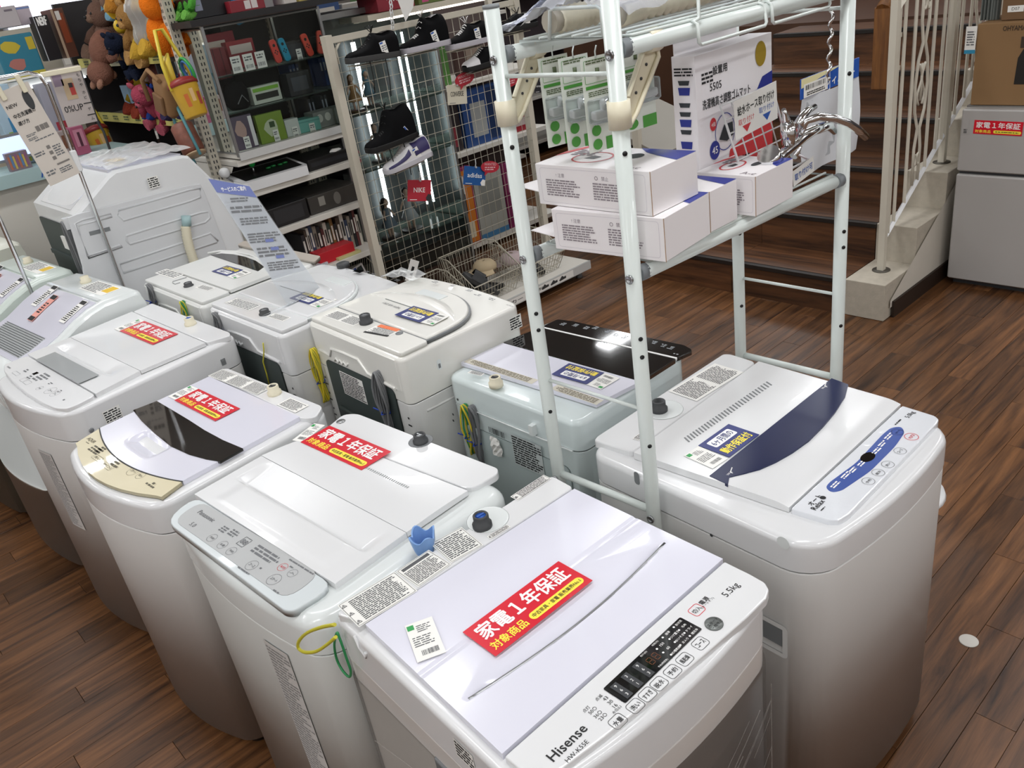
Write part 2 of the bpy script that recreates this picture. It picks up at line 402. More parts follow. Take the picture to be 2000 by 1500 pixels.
def soften(P, r, n=4):
    out = []; k = len(P)
    for i in range(k):
        a, b, c = Vector(P[i-1]), Vector(P[i]), Vector(P[(i+1) % k]); u = (a-b); v = (c-b); q = min(r, u.length*.45, v.length*.45)
        p0 = b+u.normalized()*q; p2 = b+v.normalized()*q
        for j in range(n+1):
            t = j/n; w = p0*(1-t)**2+b*2*t*(1-t)+p2*t*t; out.append((w.x, w.y))
    return out
def inlet(w, px, py, r, h, m, cap=None, z=0, name='water_inlet'):
    A = w.at(px, py, z)
    o = w.part(name, MB().lathe([(r*1.25, -.004), (r*1.25, h*.35), (r, h*.4), (r, h*.95), (r*.93, h), (r*.72, h), (r*.7, h*.75), (1e-6, h*.75)], 18, 0, A), m)
    if cap: w.part('inlet_cap', MB().lathe([(r*.68, h*.6), (r*.68, h*.92), (1e-6, h*.94)], 16, 0, A).box((0, 0, h*.95), (r*1.1, r*.25, .003), 0, A), cap, parent=o)
    return o
INKF = mat('fine_ink', '#56575a', .6, var=0)
def label_sheet(w, pts, rows, m=PAPER, ink=INKF, border=True, name='warning_label', z=.0026, fill=.85, icons=0, cols=1, head=False):
    M, W, H = w.F(pts, .0005, z)
    o = w.part(name, MB().rect(M, W, H), m)
    b = MB(); A = M @ T(0, 0, .0003); rows = int(rows*1.6)
    if border: b.ring(A, rrect(-W/2+.002, W/2-.002, -H/2+.002, H/2-.002, .003, 3), .0009)
    cw = W/cols
    for c in range(cols):
        xo = -W/2+cw*(c+.5)
        if head: b.box((xo, H*.36, 0), (cw*.8, H*.12, .0002), 0, A); b.scrib(A @ T(xo, -H*.08, 0), cw*.86, H*.66, rows, 0, fill)
        else: b.scrib(A @ T(xo+(.04*W if icons else 0), 0, 0), cw*.86-(.08*W if icons else 0), H*.84, rows, 0, fill)
    for i in range(icons):
        y = H*(.35-.7*i/max(1, icons-1)) if icons > 1 else 0; t = min(H*.22, W*.06); x = -W/2+W*.06
        tri = [(x-t*.6, y-t*.5, 0), (x+t*.6, y-t*.5, 0), (x, y+t*.6, 0)]
        for q in range(3): b.tube([tri[q], tri[(q+1) % 3]], .0006, 0, 4, M=A, caps=False)
        b.box((x, y-.0005, 0), (.0012, t*.5, .0004), 0, A)
    w.part('fine_print', b, ink, parent=o); return o
def stand_card(name, label, cat, M, w, h, base, group=None, th=.0012):
    e = E(name, label, cat, M=M, group=group)
    MB().box((0, 0, th/2), (w, h, th)).build('card', base, e); return e
def warranty_card(pts, z, label, tilt=None):
    M, w, h = pf(pts, z); e = stand_card('warranty_card', label, 'sign', M, w, h, RED, 'red one-year warranty cards')
    A = T(0, 0, .0016); k = h
    MB().text('家電１年保証', A @ T(0, k*.17, 0), k*.46, w=w*.88, bold=.035).build('lettering', WPRINT, e)
    MB().text('対象商品', A @ T(-w*.295, -k*.28, 0), k*.24, w=w*.33, bold=.03).build('yellow_lettering', YEL, e)
    p = MB().rect(A, w*.55, k*.22, 0, w*.19, -k*.29, 0, k*.1).build('yellow_strip', YEL, e)
    MB().text('中古家具・家電 販売業界No.1', A @ T(w*.19, -k*.29, .0003), k*.115, w=w*.5, bold=.012).build('small_lettering', INK, p)
    return e
def price_tag(pts, z, label, cat='price tag'):
    M, w, h = pf(pts, z); e = stand_card('price_tag', label, cat, M, w, h, PAPER, 'white price tags', .0009)
    A = T(0, 0, .0012); wid = w > h
    MB().rect(A, w*.24, h*.13, 0, -w*.34, h*.38).build('green_corner', GREEN, e)
    b = MB(); b.scrib(A @ T(w*.1, h*.3, 0), w*.5, h*.2, 4, 0, .6, gap=.6); b.scrib(A @ T(0, -h*.02, 0), w*.8, h*.28, 5, 0, .7, gap=.6)
    b.bars(A, w*.6, h*.13, 22, 0, w*.05, -h*.33); b.build('print', INKF, e); return e
def blue_card(pts, z, label):
    M, w, h = pf(pts, z); e = stand_card('warranty_card', label, 'sign', M, w, h, NAVY, 'navy six-month warranty cards')
    A = T(0, 0, .0016)
    p = MB().rect(A, w*.7, h*.36, 0, -w*.02, h*.2, 0, h*.06).build('white_strip', WPRINT, e)
    MB().text('6ヶ月間の', A @ T(-w*.02, h*.2, .0003), h*.25, w=w*.6, bold=.02).build('lettering', NAVY, p)
    MB().text('動作保証付', A @ T(0, -h*.24, 0), h*.3, w=w*.84, bold=.03).build('yellow_lettering', YEL, e); return e
def keybutton(b, A, w, h, txt, ring=True, bt=.0008, tw=.7, th=.42):
    if ring: b.ring(A, rrect(-w/2, w/2, -h/2, h/2, min(w, h)*.25, 4), bt)
    if txt: b.text(txt, A, h*th, w=w*tw, bold=.012)
def roundkey(b, A, r, txt, t=.0007, tw=1.3, th=.5):
    b.ring(A, [(r*math.cos(i*math.pi/12), r*math.sin(i*math.pi/12)) for i in range(24)], t)
    if txt: b.text(txt, A, r*th, w=r*tw, bold=.01)
def cord(w, pts, r, m, name='power_cord', n=6):
    """bundle hung on the back: pts are (x, z) in the back plane, y = +D/2"""
    return w.part(name, MB().tube(pts, r, 0, n), m)
def loop_bundle(w, x, ztop, length, wid, k, m, ties, name, y, r=.0035, colors=None):
    o = None; y = y*w.D
    for i in range(k):
        b = MB(); wd = wid*(.55+.45*(i+1)/k); ph = R.uniform(-.1, .1); P = []
        for j in range(25):
            t = 2*math.pi*j/24; sx = math.sin(t)*wd/2*(1 if math.cos(t) > -.2 else .7); P.append((x+sx*(.4+.6*abs(math.cos(t*.5+ph))), y+.006+.004*math.sin(3*t+i)+.004*i, ztop-length/2+length/2*math.cos(t)))
        b.tube(P, r, 0, 5, True)
        mm = m if colors is None else colors[i % len(colors)]
        if o is None: o = w.part(name, b, mm)
        else: w.part('cable_loop', b, mm, parent=o)
    w.part('cable_tie', MB().tube([(x-wid*.35, y+.01, ztop-length*.62), (x, y+.03, ztop-length*.63), (x+wid*.35, y+.01, ztop-length*.62), (x, y-.0, ztop-length*.61)], .0025, 0, 5, True).tube([(x+wid*.3, y+.02, ztop-length*.62), (x+wid*.7, y+.03, ztop-length*.58)], .002, 0, 5), ties, parent=o)
    return o
TIE = mat('blue_cable_tie', '#1f47b5', .5)
YG = mat('yellow_green_wire', '#c9c13a', .45); GW = mat('green_wire', '#2f8f55', .45); YW = mat('yellow_wire', '#e0c832', .45)
# --- Hisense, front centre
H1 = Washer('washing_machine', 'white washing machine wrapped in clear film with black display strip and digits', .728, .913, -2.75, .565, .568, .93, .105, .055, .03, .03, tb=.014, body=mat('film_wrapped_steel', '#d3cfcb', .3, coat=.3))
w = H1
w.slab('rear_deck', [(655, 1200), (1078, 930), (1120, 953), (714, 1218)], WHITE, z1=.002, r=.012)
def f(u, v):   # u: width, v: back -> front ; scoop behind the slit
    c = .70+.05*math.sin(math.pi*min(1, max(0, (u-.05)/.9))); 
    z = 0
    if .05 < u < .95:
        top = c-.30*math.sin(math.pi*(u-.05)/.9)
        if top < v < c: z = -.011*((v-top)/max(.02, c-top))**1.6
    if abs(v-.45) < .006: z -= .0015
    return z
w.hgrid('lid', [(714, 1221), (1122, 956), (1412, 1093), (981, 1474)], f, LIDW, 60, 90, .002)
def onlid(w, c, u, v, z=0):
    a, b, d, e = w.Ls(c); q = [(a[k]*(1-u)+b[k]*u)*(1-v)+(e[k]*(1-u)+d[k]*u)*v for k in (0, 1)]; return (q[0], q[1], w.H+z)
hc = [(714, 1221), (1122, 956), (1412, 1093), (981, 1474)]
b = MB(); P = [onlid(w, hc, .05+.9*i/24, .70+.05*math.sin(math.pi*i/24)+.004, -.001) for i in range(25)]
b.tube(P, .004, 0, 6); w.part('lid_slit', b, STEELM)
w.slab('control_panel', [(985, 1478), (1415, 1097)]+[(1466, 1122), (1494, 1138), (1502, 1152), (1497, 1168), (1460, 1205), (1380, 1275), (1280, 1360), (1180, 1440), (1100, 1500), (1050, 1532)], WHITE, z1=.001, r=.004)
M, dw, dh = w.F([(1222, 1376), (1177, 1345), (1330, 1206), (1370, 1229)], .001, .001)
M, dw, dh = w.F([(1177, 1345), (1330, 1206), (1370, 1229), (1222, 1376)], .001, .001)
disp = w.part('display', MB().rect(M, dw, dh, 0, 0, 0, 0, .003), BLACKG)
b = MB(); A = M @ T(0, 0, .0004)
for i, x in enumerate((-.42, -.29, -.15)):
    for j in range(3): b.text('963'[j] if i != 1 else '321'[j], A @ T(dw*x, dh*(.22-.25*j), 0), dh*.13)
b2 = MB()
for i, x in enumerate((-.42, -.29, -.15)): b2.rect(A @ T(0, 0, -.0002), dw*.07, dh*.8, 0, dw*x, dh*-.04)
w.part('display_scale', b2, mat('display_grey', '#3d3f42', .4), parent=disp)
b.text('残り(分)', A @ T(dw*-.02, dh*.4, 0), dh*.1); b.text('時間(分)', A @ T(dw*.13, dh*.4, 0), dh*.1); b.text('予約(時間後)', A @ T(dw*0, dh*-.4, 0), dh*.1)
for k, (tx, x, y) in enumerate((('150', .14, .18), ('60', .14, -.1), ('3D槽乾燥', .16, -.38), ('標準', .27, .36), ('つけ置き', .29, .12), ('おいそぎ', .29, -.12), ('念入り', .29, -.36), ('自分流', .42, .36), ('毛布', .42, .12), ('ドライ', .42, -.12), ('槽洗浄', .42, -.36))):
    b.text(tx, A @ T(dw*(x+.015), dh*y, 0), dh*.11, bold=.01); b.disc(A, dh*.045, dh*.045, 0, dw*(x-.05), dh*y, n=8)
w.part('display_print', b, WPRINT, parent=disp)
b = MB()
for x in (-.035, .035):
    for (cx, cy, lx, ly) in ((0, .16, .04, .012), (0, 0, .04, .012), (0, -.16, .04, .012), (-.022, .08, .006, .13), (.022, .08, .006, .13), (-.022, -.08, .006, .13), (.022, -.08, .006, .13)):
        b.rect(A, dw*lx*.9, dh*ly*2.2 if lx > .02 else dh*ly, 0, dw*(x-.01+cx), dh*cy)
w.part('digits', b, mat('dim_amber_digits', '#6e4022', .5), parent=disp)
b = MB(); u1 = (M.to_3x3() @ Vector((1, 0, 0)))
def hk(x, y): return H1.L(1050+x/4, 1100+y/4, .931)
def face(w, px, py, M, z=.0015):
    x, y = w.L(px, py); A = M.copy(); A.translation = Vector((x, y, w.H+z)); return A
for tx, x, y in (('水量', 628, 1240), ('洗い', 765, 1120), ('すすぎ', 860, 1030), ('脱水', 950, 945), ('予約', 1055, 850), ('風乾燥', 1150, 755), ('コース', 1272, 630)):
    keybutton(b, face(w, 1050+x/4, 1100+y/4, M), .026, .023, tx)
b.text('Hisense', face(w, 1050+232/4, 1100+1405/4, M), .0165, bold=.025); b.text('HW-K55E', face(w, 1050+308/4, 1100+1472/4, M), .0075)
b.text('5.5kg', face(w, 1050+1515/4, 1100+215/4, M), .017); b.text('電源', face(w, 1050+1300/4, 1100+297/4, M), .01, bold=.02); b.text('(オートオフ)', face(w, 1050+1330/4, 1100+315/4, M), .006)
for tx, x, y in (('点灯', 380, 1145), ('点滅', 478, 1055), ('50○', 430, 1155), ('36○', 470, 1185), ('23○', 510, 1205), ('43', 530, 1062), ('30', 568, 1090), ('16', 605, 1118), ('水位(L)', 620, 1150)):
    b.text(tx, face(w, 1050+x/4, 1100+y/4, M), .0065)
w.part('panel_print', b, INK)
b = MB(); keybutton(b, face(w, 1050+1243/4, 1100+370/4, M), .026, .023, None, True, .0011); w.part('red_outline', b, RED)
b = MB(); keybutton(b, face(w, 1050+1243/4, 1100+370/4, M), .026, .023, '切/入', False); w.part('power_print', b, INK)
A = face(w, 1050+1378/4, 1100+480/4, M)
o = w.part('start_button', MB().lathe([(.0155, -.001), (.0155, .001), (.0145, .0022), (1e-6, .0022)], 24, 0, A), mat('start_button_grey', '#727674', .35, metal=.4))
b = MB(); b.text('スタート', A @ T(0, .003, .0027), .006); b.text('一時停止', A @ T(0, -.006, .0027), .006); w.part('button_print', b, INK, parent=o)
def c620(*p): return [(620+x/2.128, 900+y/2.128) for x, y in p]
label_sheet(w, c620((75, 605), (322, 462), (415, 540), (180, 690)), 9, icons=3)
label_sheet(w, c620((325, 462), (460, 372), (560, 428), (420, 525)), 7, head=True)
label_sheet(w, c620((465, 345), (592, 281), (697, 345), (560, 425)), 8)
label_sheet(w, c620((805, 150), (938, 58), (975, 75), (830, 166)), 4, icons=1)
label_sheet(w, c620((705, 315), (790, 264), (802, 276), (718, 327)), 2, icons=1)
A = w.at(953, 1016); w.part('inlet_recess', MB().lathe([(.045, .0022), (.043, .003), (.038, .0026), (1e-6, .0024)], 24, 0, A), WGREY)
inlet(w, 943, 1030, .0165, .032, DARKPL, BLUEP)
# side print, latch notch, film
x = -w.W/2-.001
b = MB(); SM = Matrix(((0, 0, -1), (-1, 0, 0), (0, 1, 0))).to_4x4(); SM.translation = Vector((x, -.12, .875)); b.rect(SM, .05, .04); o = w.part('side_sticker', b, PAPER)
w.part('sticker_print', MB().scrib(SM @ T(0, 0, .0004), .046, .036, 5), INK, parent=o)
w.part('hinge_notch', MB().tube([(x, w.D/2-.09, w.H-.01), (x, w.D/2-.095, w.H-.035), (x, w.D/2-.115, w.H-.045), (x, w.D/2-.12, w.H-.03)], .003, 0, 6), WHITE)
w.part('grip_recess', MB().box((x+.004, -.05, .76), (.012, .09, .03), bev=.004), GREYP)
fm = glassmat('clear_stretch_film', '#e9e6e3', .03, .12)
b = MB(); P = inset(w.P, -.004); b.prism(P, .06, w.H-.16, smooth=True)
w.part('stretch_film', b, fm)
b = MB()
for k in range(26):      # fine diagonal stretch folds low on the front and around the corner
    x0 = R.uniform(-.30, .22); y0 = R.uniform(.18, .60); l = R.uniform(.1, .3)
    def fp(t):
        x = min(x0+l*t, w.W/2-.02); return (x, -w.D/2-.005-.03*max(0, 1-(x/(w.W/2))**2), y0+.62*l*t)
    b.tube([fp(t/6) for t in range(7)], R.uniform(.0004, .0009), 0, 4)
for k in range(12):
    y0 = R.uniform(-.25, .2); z0 = R.uniform(.45, .72); l = R.uniform(.08, .25)
    b.tube([(-w.W/2-.0045, y0+l*t/5, z0-.35*l*t/5) for t in range(6)], R.uniform(.0004, .0008), 0, 4)
w.part('film_folds', b, glassmat('film_fold', '#e9e6e3', .12, .2))['kind'] = 'stuff'
def side_pt(px, py, x):
    o = w.I @ Vector((0, 0, CH)); d = w.I.to_3x3() @ ray(px, py); return o+d*((x-o[0])/d[0])
w.part('earth_wire', MB().tube([side_pt(x, y, -w.W/2-.012) for x, y in ((658, 1236), (653, 1258), (657, 1285), (668, 1308), (682, 1322), (685, 1310), (677, 1286), (669, 1262), (663, 1246))], .0026, 0, 6, True, sm=5), GW)
# --- Panasonic
H2 = Washer('washing_machine.001', 'white washing machine with silver control panel and plain folding lid', .68, 1.541, -87.75, .625, .53, .91, .1, .06, .06, .03, tb=.03, body=STEELG, cover=WGREY)
w = H2
def c300(*p): return [(300+x/2.703, 780+y/2.703) for x, y in p]
w.slab('rear_deck', c300((1075, 75), (1820, 365), (1815, 395), (1675, 480), (880, 180), (1000, 80)), WHITE, z1=.001, r=.03)
pl = c300((218, 507), (570, 306), (1335, 712), (960, 982))       # 00 FL ... front half: u to the back
def f(u, v):   # u: front->back, v: left->right
    z = .004
    if .08 < v < .93:
        if u > .5: z -= .012*min(1, (u-.5)/.03)*(1-(u-.5)/.5)
        if u < .5 and u > .12 and .14 < v < .88: z += .002
    return z
w.hgrid('lid_front', pl, f, WHITE, 40, 40, 0)
w.hgrid('lid_rear', c300((572, 303), (878, 185), (1660, 490), (1338, 710)), lambda u, v: .004+.003*math.sin(math.pi*u), WHITE, 16, 16, 0)
b = MB()
for i in range(22):
    t = i/21; x, y = w.L(300+(1130+215*t)/2.703, 780+(375+103*t)/2.703); b.box((x, y, w.H+.0075), (.0018, .007, .001))
w.part('vent_slots', b, mat('pale_slot_grey', '#a4a8a8', .5))
fas = w.part('fascia', MB().prism(ccw(soften(w.Ls(c300((60, 640), (222, 510), (958, 985), (740, 1118), (690, 1115))), .05)), w.H-.016, w.H+.001, 0, .003), mat('silver_fascia', '#cfd6d8', .3, coat=.2))
pan = w.part('control_panel', MB().prism(ccw(soften(w.Ls(c300((105, 640), (250, 540), (885, 925), (700, 1060)), ), .035)), w.H+.001, w.H+.0018), mat('grey_control_film', '#b4b6b6', .4))
M, a1, a2 = w.F(c300((250, 540), (885, 925), (700, 1060), (105, 640)), 0)
def fc(w, x, y, z=.0024): q = c300((x, y))[0]; return face(w, q[0], q[1], M, z)
b = MB(); b.text('Panasonic', fc(w, 282, 620), .0125, bold=.015); b.text('5.0', fc(w, 210, 665), .012)
for tx, x, y, r in (('予約', 310, 735, .0125), ('水量', 365, 772, .0125), ('予約', 412, 805, .0125), ('コース', 520, 880, .0145), ('入', 735, 922, .0115), ('スタート', 637, 955, .016)): roundkey(b, fc(w, x, y), r, tx)
b.ring(fc(w, 480, 757), rrect(-.013, .013, -.014, .014, .001, 2), .0015)
for i in (-.005, .005): b.text('8', fc(w, 480, 757) @ T(i, 0, 0), .014, bold=.02)
for x, y, ww, hh, rr in ((372, 690, .022, .02, 3), (425, 712, .03, .022, 3), (595, 825, .09, .028, 3), (480, 910, .05, .006, 1), (730, 890, .012, .006, 1), (790, 893, .1, .006, 1), (650, 1020, .022, .006, 1), (568, 897, .008, .008, 1)): b.scrib(fc(w, x, y), ww, hh, rr)
w.part('panel_print', b, INKG, parent=pan)
b = MB(); roundkey(b, fc(w, 683, 890), .0115, '切'); w.part('red_outline', b, RED, parent=pan)
A = w.at(822, 862); w.part('inlet_recess', MB().lathe([(.032, .0012), (.03, .002), (.024, .0014), (1e-6, .0014)], 20, 0, A), GREYP)
inlet(w, 822, 864, .0155, .024, DARKPL, STEELM)
w.part('deck_disc', MB().lathe([(.0125, .0012), (.0125, .0022), (1e-6, .0022)], 18, 0, w.at(666, 824)), STEELM)
# energy label on the front
def frontM(w, x, z, out=.0): A = Matrix(((1, 0, 0), (0, 0, -1), (0, 1, 0))).to_4x4(); A.translation = Vector((x, -w.D/2-out, z)); return A
def front_label(w, x, z, ww, hh, out, rows=26):
    A = frontM(w, x, z, 0); sh = MB()
    for q in range(4): sh.rect(A, ww*.2125, hh, 0, ww*.2125*(q-1.5))
    o = w.part('rating_label', warp_front(sh, w, .0012), mat('grey_label_film', '#c9c7c4', .4)); rows = int(rows*1.7)
    w.part('fine_print', warp_front(MB().scrib(A, ww*.78, hh*.95, rows, 0, .55, gap=.55), w, .0018), mat('pale_ink', '#8d8b8a', .6), parent=o)
front_label(w, .135, .55, .1, .44, .0235)
w.part('lock_disc', MB().lathe([(.014, 0), (.014, .001), (1e-6, .001)], 18, 0, T(w.W/2+.0, -w.D/2+.07, .83) @ RY(90)), WGREY)
# --- AQUA
H3 = Washer('washing_machine.002', 'white washing machine with beige curved control panel and dark smoked lid window', .643, 2.235, -85, .565, .528, .90, .1, .045, .05, .055, tb=.016)
w = H3
def c100(*p): return [(100+x/3.333, 650+y/3.333) for x, y in p]
w.slab('rear_deck', c100((1040, 270), (1140, 228), (1770, 480), (1720, 555), (1630, 560)), WHITE, z1=.001, r=.02)
ac = c100((320, 622), (1030, 287), (1618, 550), (858, 968))
def bowf(v): return 4*v*(1-v)
def f3(u, v):
    z = .002
    if .115 < u < .265 and .30 < v < .62: z -= .02*min(1, (u-.115)/.12)*min(1, (v-.3)/.03, (.62-v)/.03)
    return z
# curved front edge: the lid bulges to the front
a_, b_, d_, e_ = w.Ls(ac)
def lid3(u, v):
    q = [(a_[k]*(1-u)+b_[k]*u)*(1-v)+(e_[k]*(1-u)+d_[k]*u)*v for k in (0, 1)]
    return (q[0], q[1]-.048*bowf(v)*(1-u), w.H+f3(u, v))
w.part('lid', MB().grid(lid3, 50, 50, 0, thick=.012), LIDW)
wq = w.Ls(c100((535, 510), (590, 580), (680, 665), (780, 745), (900, 800), (1010, 830), (1100, 845), (1250, 760), (1120, 705), (1000, 640), (900, 575), (800, 515), (690, 450)))
w.part('lid_window', MB().prism(ccw(wq), w.H-.004, w.H+.0035, smooth=False), mat('smoked_window', '#14100d', .05, coat=.6, var=.3))
P = [lid3(0, i/24)[:2] for i in range(25)]
Q = inset(w.P, .016); Q = [p for p in Q if p[1] < -w.D/2+.06]
pp = [(x, y-.004) for x, y in P]
pan = w.part('control_panel', MB().prism(ccw(pp+[(w.W/2-.02, -w.D/2+.02)]+[(x*w.W/2*.86, -w.D/2+.016-.05*(1-x*x)) for x in (1, .75, .5, .25, 0, -.25, -.5, -.75, -1)]+[(-w.W/2+.02, -w.D/2+.02)]), w.H-.016, w.H+.0008), mat('beige_control_film', '#d9cfae', .3, coat=.5))
w.part('lid_edge', MB().tube([(x, y-.002, w.H+.001) for x, y in P], .002, 0, 5), DARKPL)
M, a1, a2 = w.F(c100((320, 640), (850, 990), (700, 1070), (150, 720)), 0)
def fa(x, y, z=.0014): q = c100((x, y))[0]; return face(H3, q[0], q[1], M, z)
b = MB(); b.text('AQUA', fa(262, 702), .014, bold=.01); b.scrib(fa(237, 718), .02, .004, 1)
for x, y, ww, hh, rr in ((290, 765, .06, .028, 3), (345, 755, .03, .05, 5), (455, 850, .055, .045, 4), (625, 905, .02, .012, 2), (650, 1000, .055, .01, 1), (672, 985, .016, .012, 1)): b.scrib(fa(x, y), ww, hh, rr, 0, .5)
for tx, x, y, ww, hh in (('洗い', 302, 817, .05, .018), ('脱水', 352, 858, .025, .016), ('コース', 380, 880, .03, .018)): keybutton(b, fa(x, y), ww, hh, tx)
for tx, x, y, r in (('スタート', 537, 903, .019), ('切/入', 583, 932, .014)): roundkey(b, fa(x, y), r, tx)
w.part('panel_print', b, mat('brown_print', '#55503f', .5, var=0), parent=pan)
w.part('display', MB().rect(fa(422, 815), .019, .026), BLACKG, parent=pan)
label_sheet(w, c100((1105, 232), (1432, 355), (1345, 405), (1030, 285)), 8, cols=3, border=True)
label_sheet(w, c100((1545, 420), (1670, 470), (1600, 525), (1480, 470)), 5, border=False)
inlet(w, 537, 770, .017, .03, CREAM, DARKPL)
b = MB(); A = T(w.W/2+.0005, .02, .83) @ Matrix(((0, 0, 1), (1, 0, 0), (0, 1, 0))).to_4x4(); b.bars(A, .05, .014, 16); w.part('barcode', b, INK)
front_label(w, -.17, .6, .02, .02, .028, 2)
# --- Toshiba
H4 = Washer('washing_machine.003', 'white washing machine with flat grey lid window, between beige-panelled and curved-top machines', .67, 2.925, -83, .575, .60, .95, .11, .05, .04, .045, tb=.014)
w = H4
def c05(*p): return [(x/4, 500+y/4) for x, y in p]
w.slab('rear_deck', c05((1040, 437), (1190, 372), (1795, 600), (1800, 625), (1620, 680)), WHITE, z1=.002, r=.01)
w.hgrid('lid_rear', c05((552, 640), (1030, 440), (1605, 685), (1100, 902)), lambda u, v: .003, WHITE, 10, 10)
def f(u, v):
    z = .003
    if .12 < v < .85: z -= .009*max(0, min(1, (u-.52)/.05))*(1-max(0, (u-.57)/.43))
    return z
tc = c05((218, 772), (548, 642), (1096, 904), (750, 1083))
w.hgrid('lid_front', tc, f, WHITE, 30, 20)
M, a1, a2 = w.F(c05((430, 757), (775, 940), (618, 1005), (288, 822)), .0045, .003)
w.part('lid_window', MB().box((0, 0, 0), (a1, a2, .002), 0, M), mat('grey_lid_window', '#a5a9aa', .2, coat=.4))
pan = w.slab('control_panel', c05((30, 850), (215, 778), (748, 1088), (600, 1165), (520, 1195), (430, 1190), (330, 1150), (200, 1070), (90, 975), (30, 900)), WHITE, z1=.001, r=.02)
M, a1, a2 = w.F(c05((215, 775), (748, 1085), (520, 1200), (10, 880)), 0)
b = MB()
def ft(x, y, z=.0016): q = c05((x, y))[0]; return face(H4, q[0], q[1], M, z)
b.text('TOSHIBA', ft(70, 873), .006, bold=.02)
for x, y, ww, hh, rr in ((210, 900, .03, .02, 2), (235, 950, .03, .02, 2), (330, 955, .07, .05, 4), (395, 1000, .02, .014, 2), (505, 1130, .02, .012, 1), (480, 1055, .008, .006, 1)): b.scrib(ft(x, y), ww, hh, rr, 0, .5)
for tx, x, y, ww, hh in (('', 128, 920, .05, .015), ('', 215, 990, .04, .02), ('', 185, 970, .03, .02)): keybutton(b, ft(x, y), ww, hh, tx)
for tx, x, y, r in (('スタート', 395, 1055, .02), ('入', 430, 1080, .016), ('切', 455, 1062, .01), ('予約', 310, 1035, .012)): roundkey(b, ft(x, y), r, tx)
w.part('panel_print', b, INKG, parent=pan)
w.part('display', MB().rect(ft(278, 920), .02, .017), BLACKG, parent=pan)
inlet(w, 373, 635, .017, .03, CREAM, BLUEP)
xs = w.W/2+.001; SR = Matrix(((0, 0, 1), (1, 0, 0), (0, 1, 0))).to_4x4()
A = T(xs, -w.D/2+.12, .875) @ SR; o = w.part('side_sticker', MB().rect(A, .055, .05), PAPER); w.part('sticker_print', MB().scrib(A @ T(0, 0, .0004), .05, .045, 6), INK, parent=o)
w.part('side_screw', MB().lathe([(.008, 0), (.006, .002), (1e-6, .0015)], 12, 0, T(xs, -w.D/2+.045, .862) @ RY(90)), GREYP)
w.part('side_latch', MB().box((xs, .22, .875), (.004, .016, .022), 0).box((xs+.002, .218, .877), (.004, .008, .008), 0), GREYP)
front_label(w, .06, .62, .1, .3, .042)
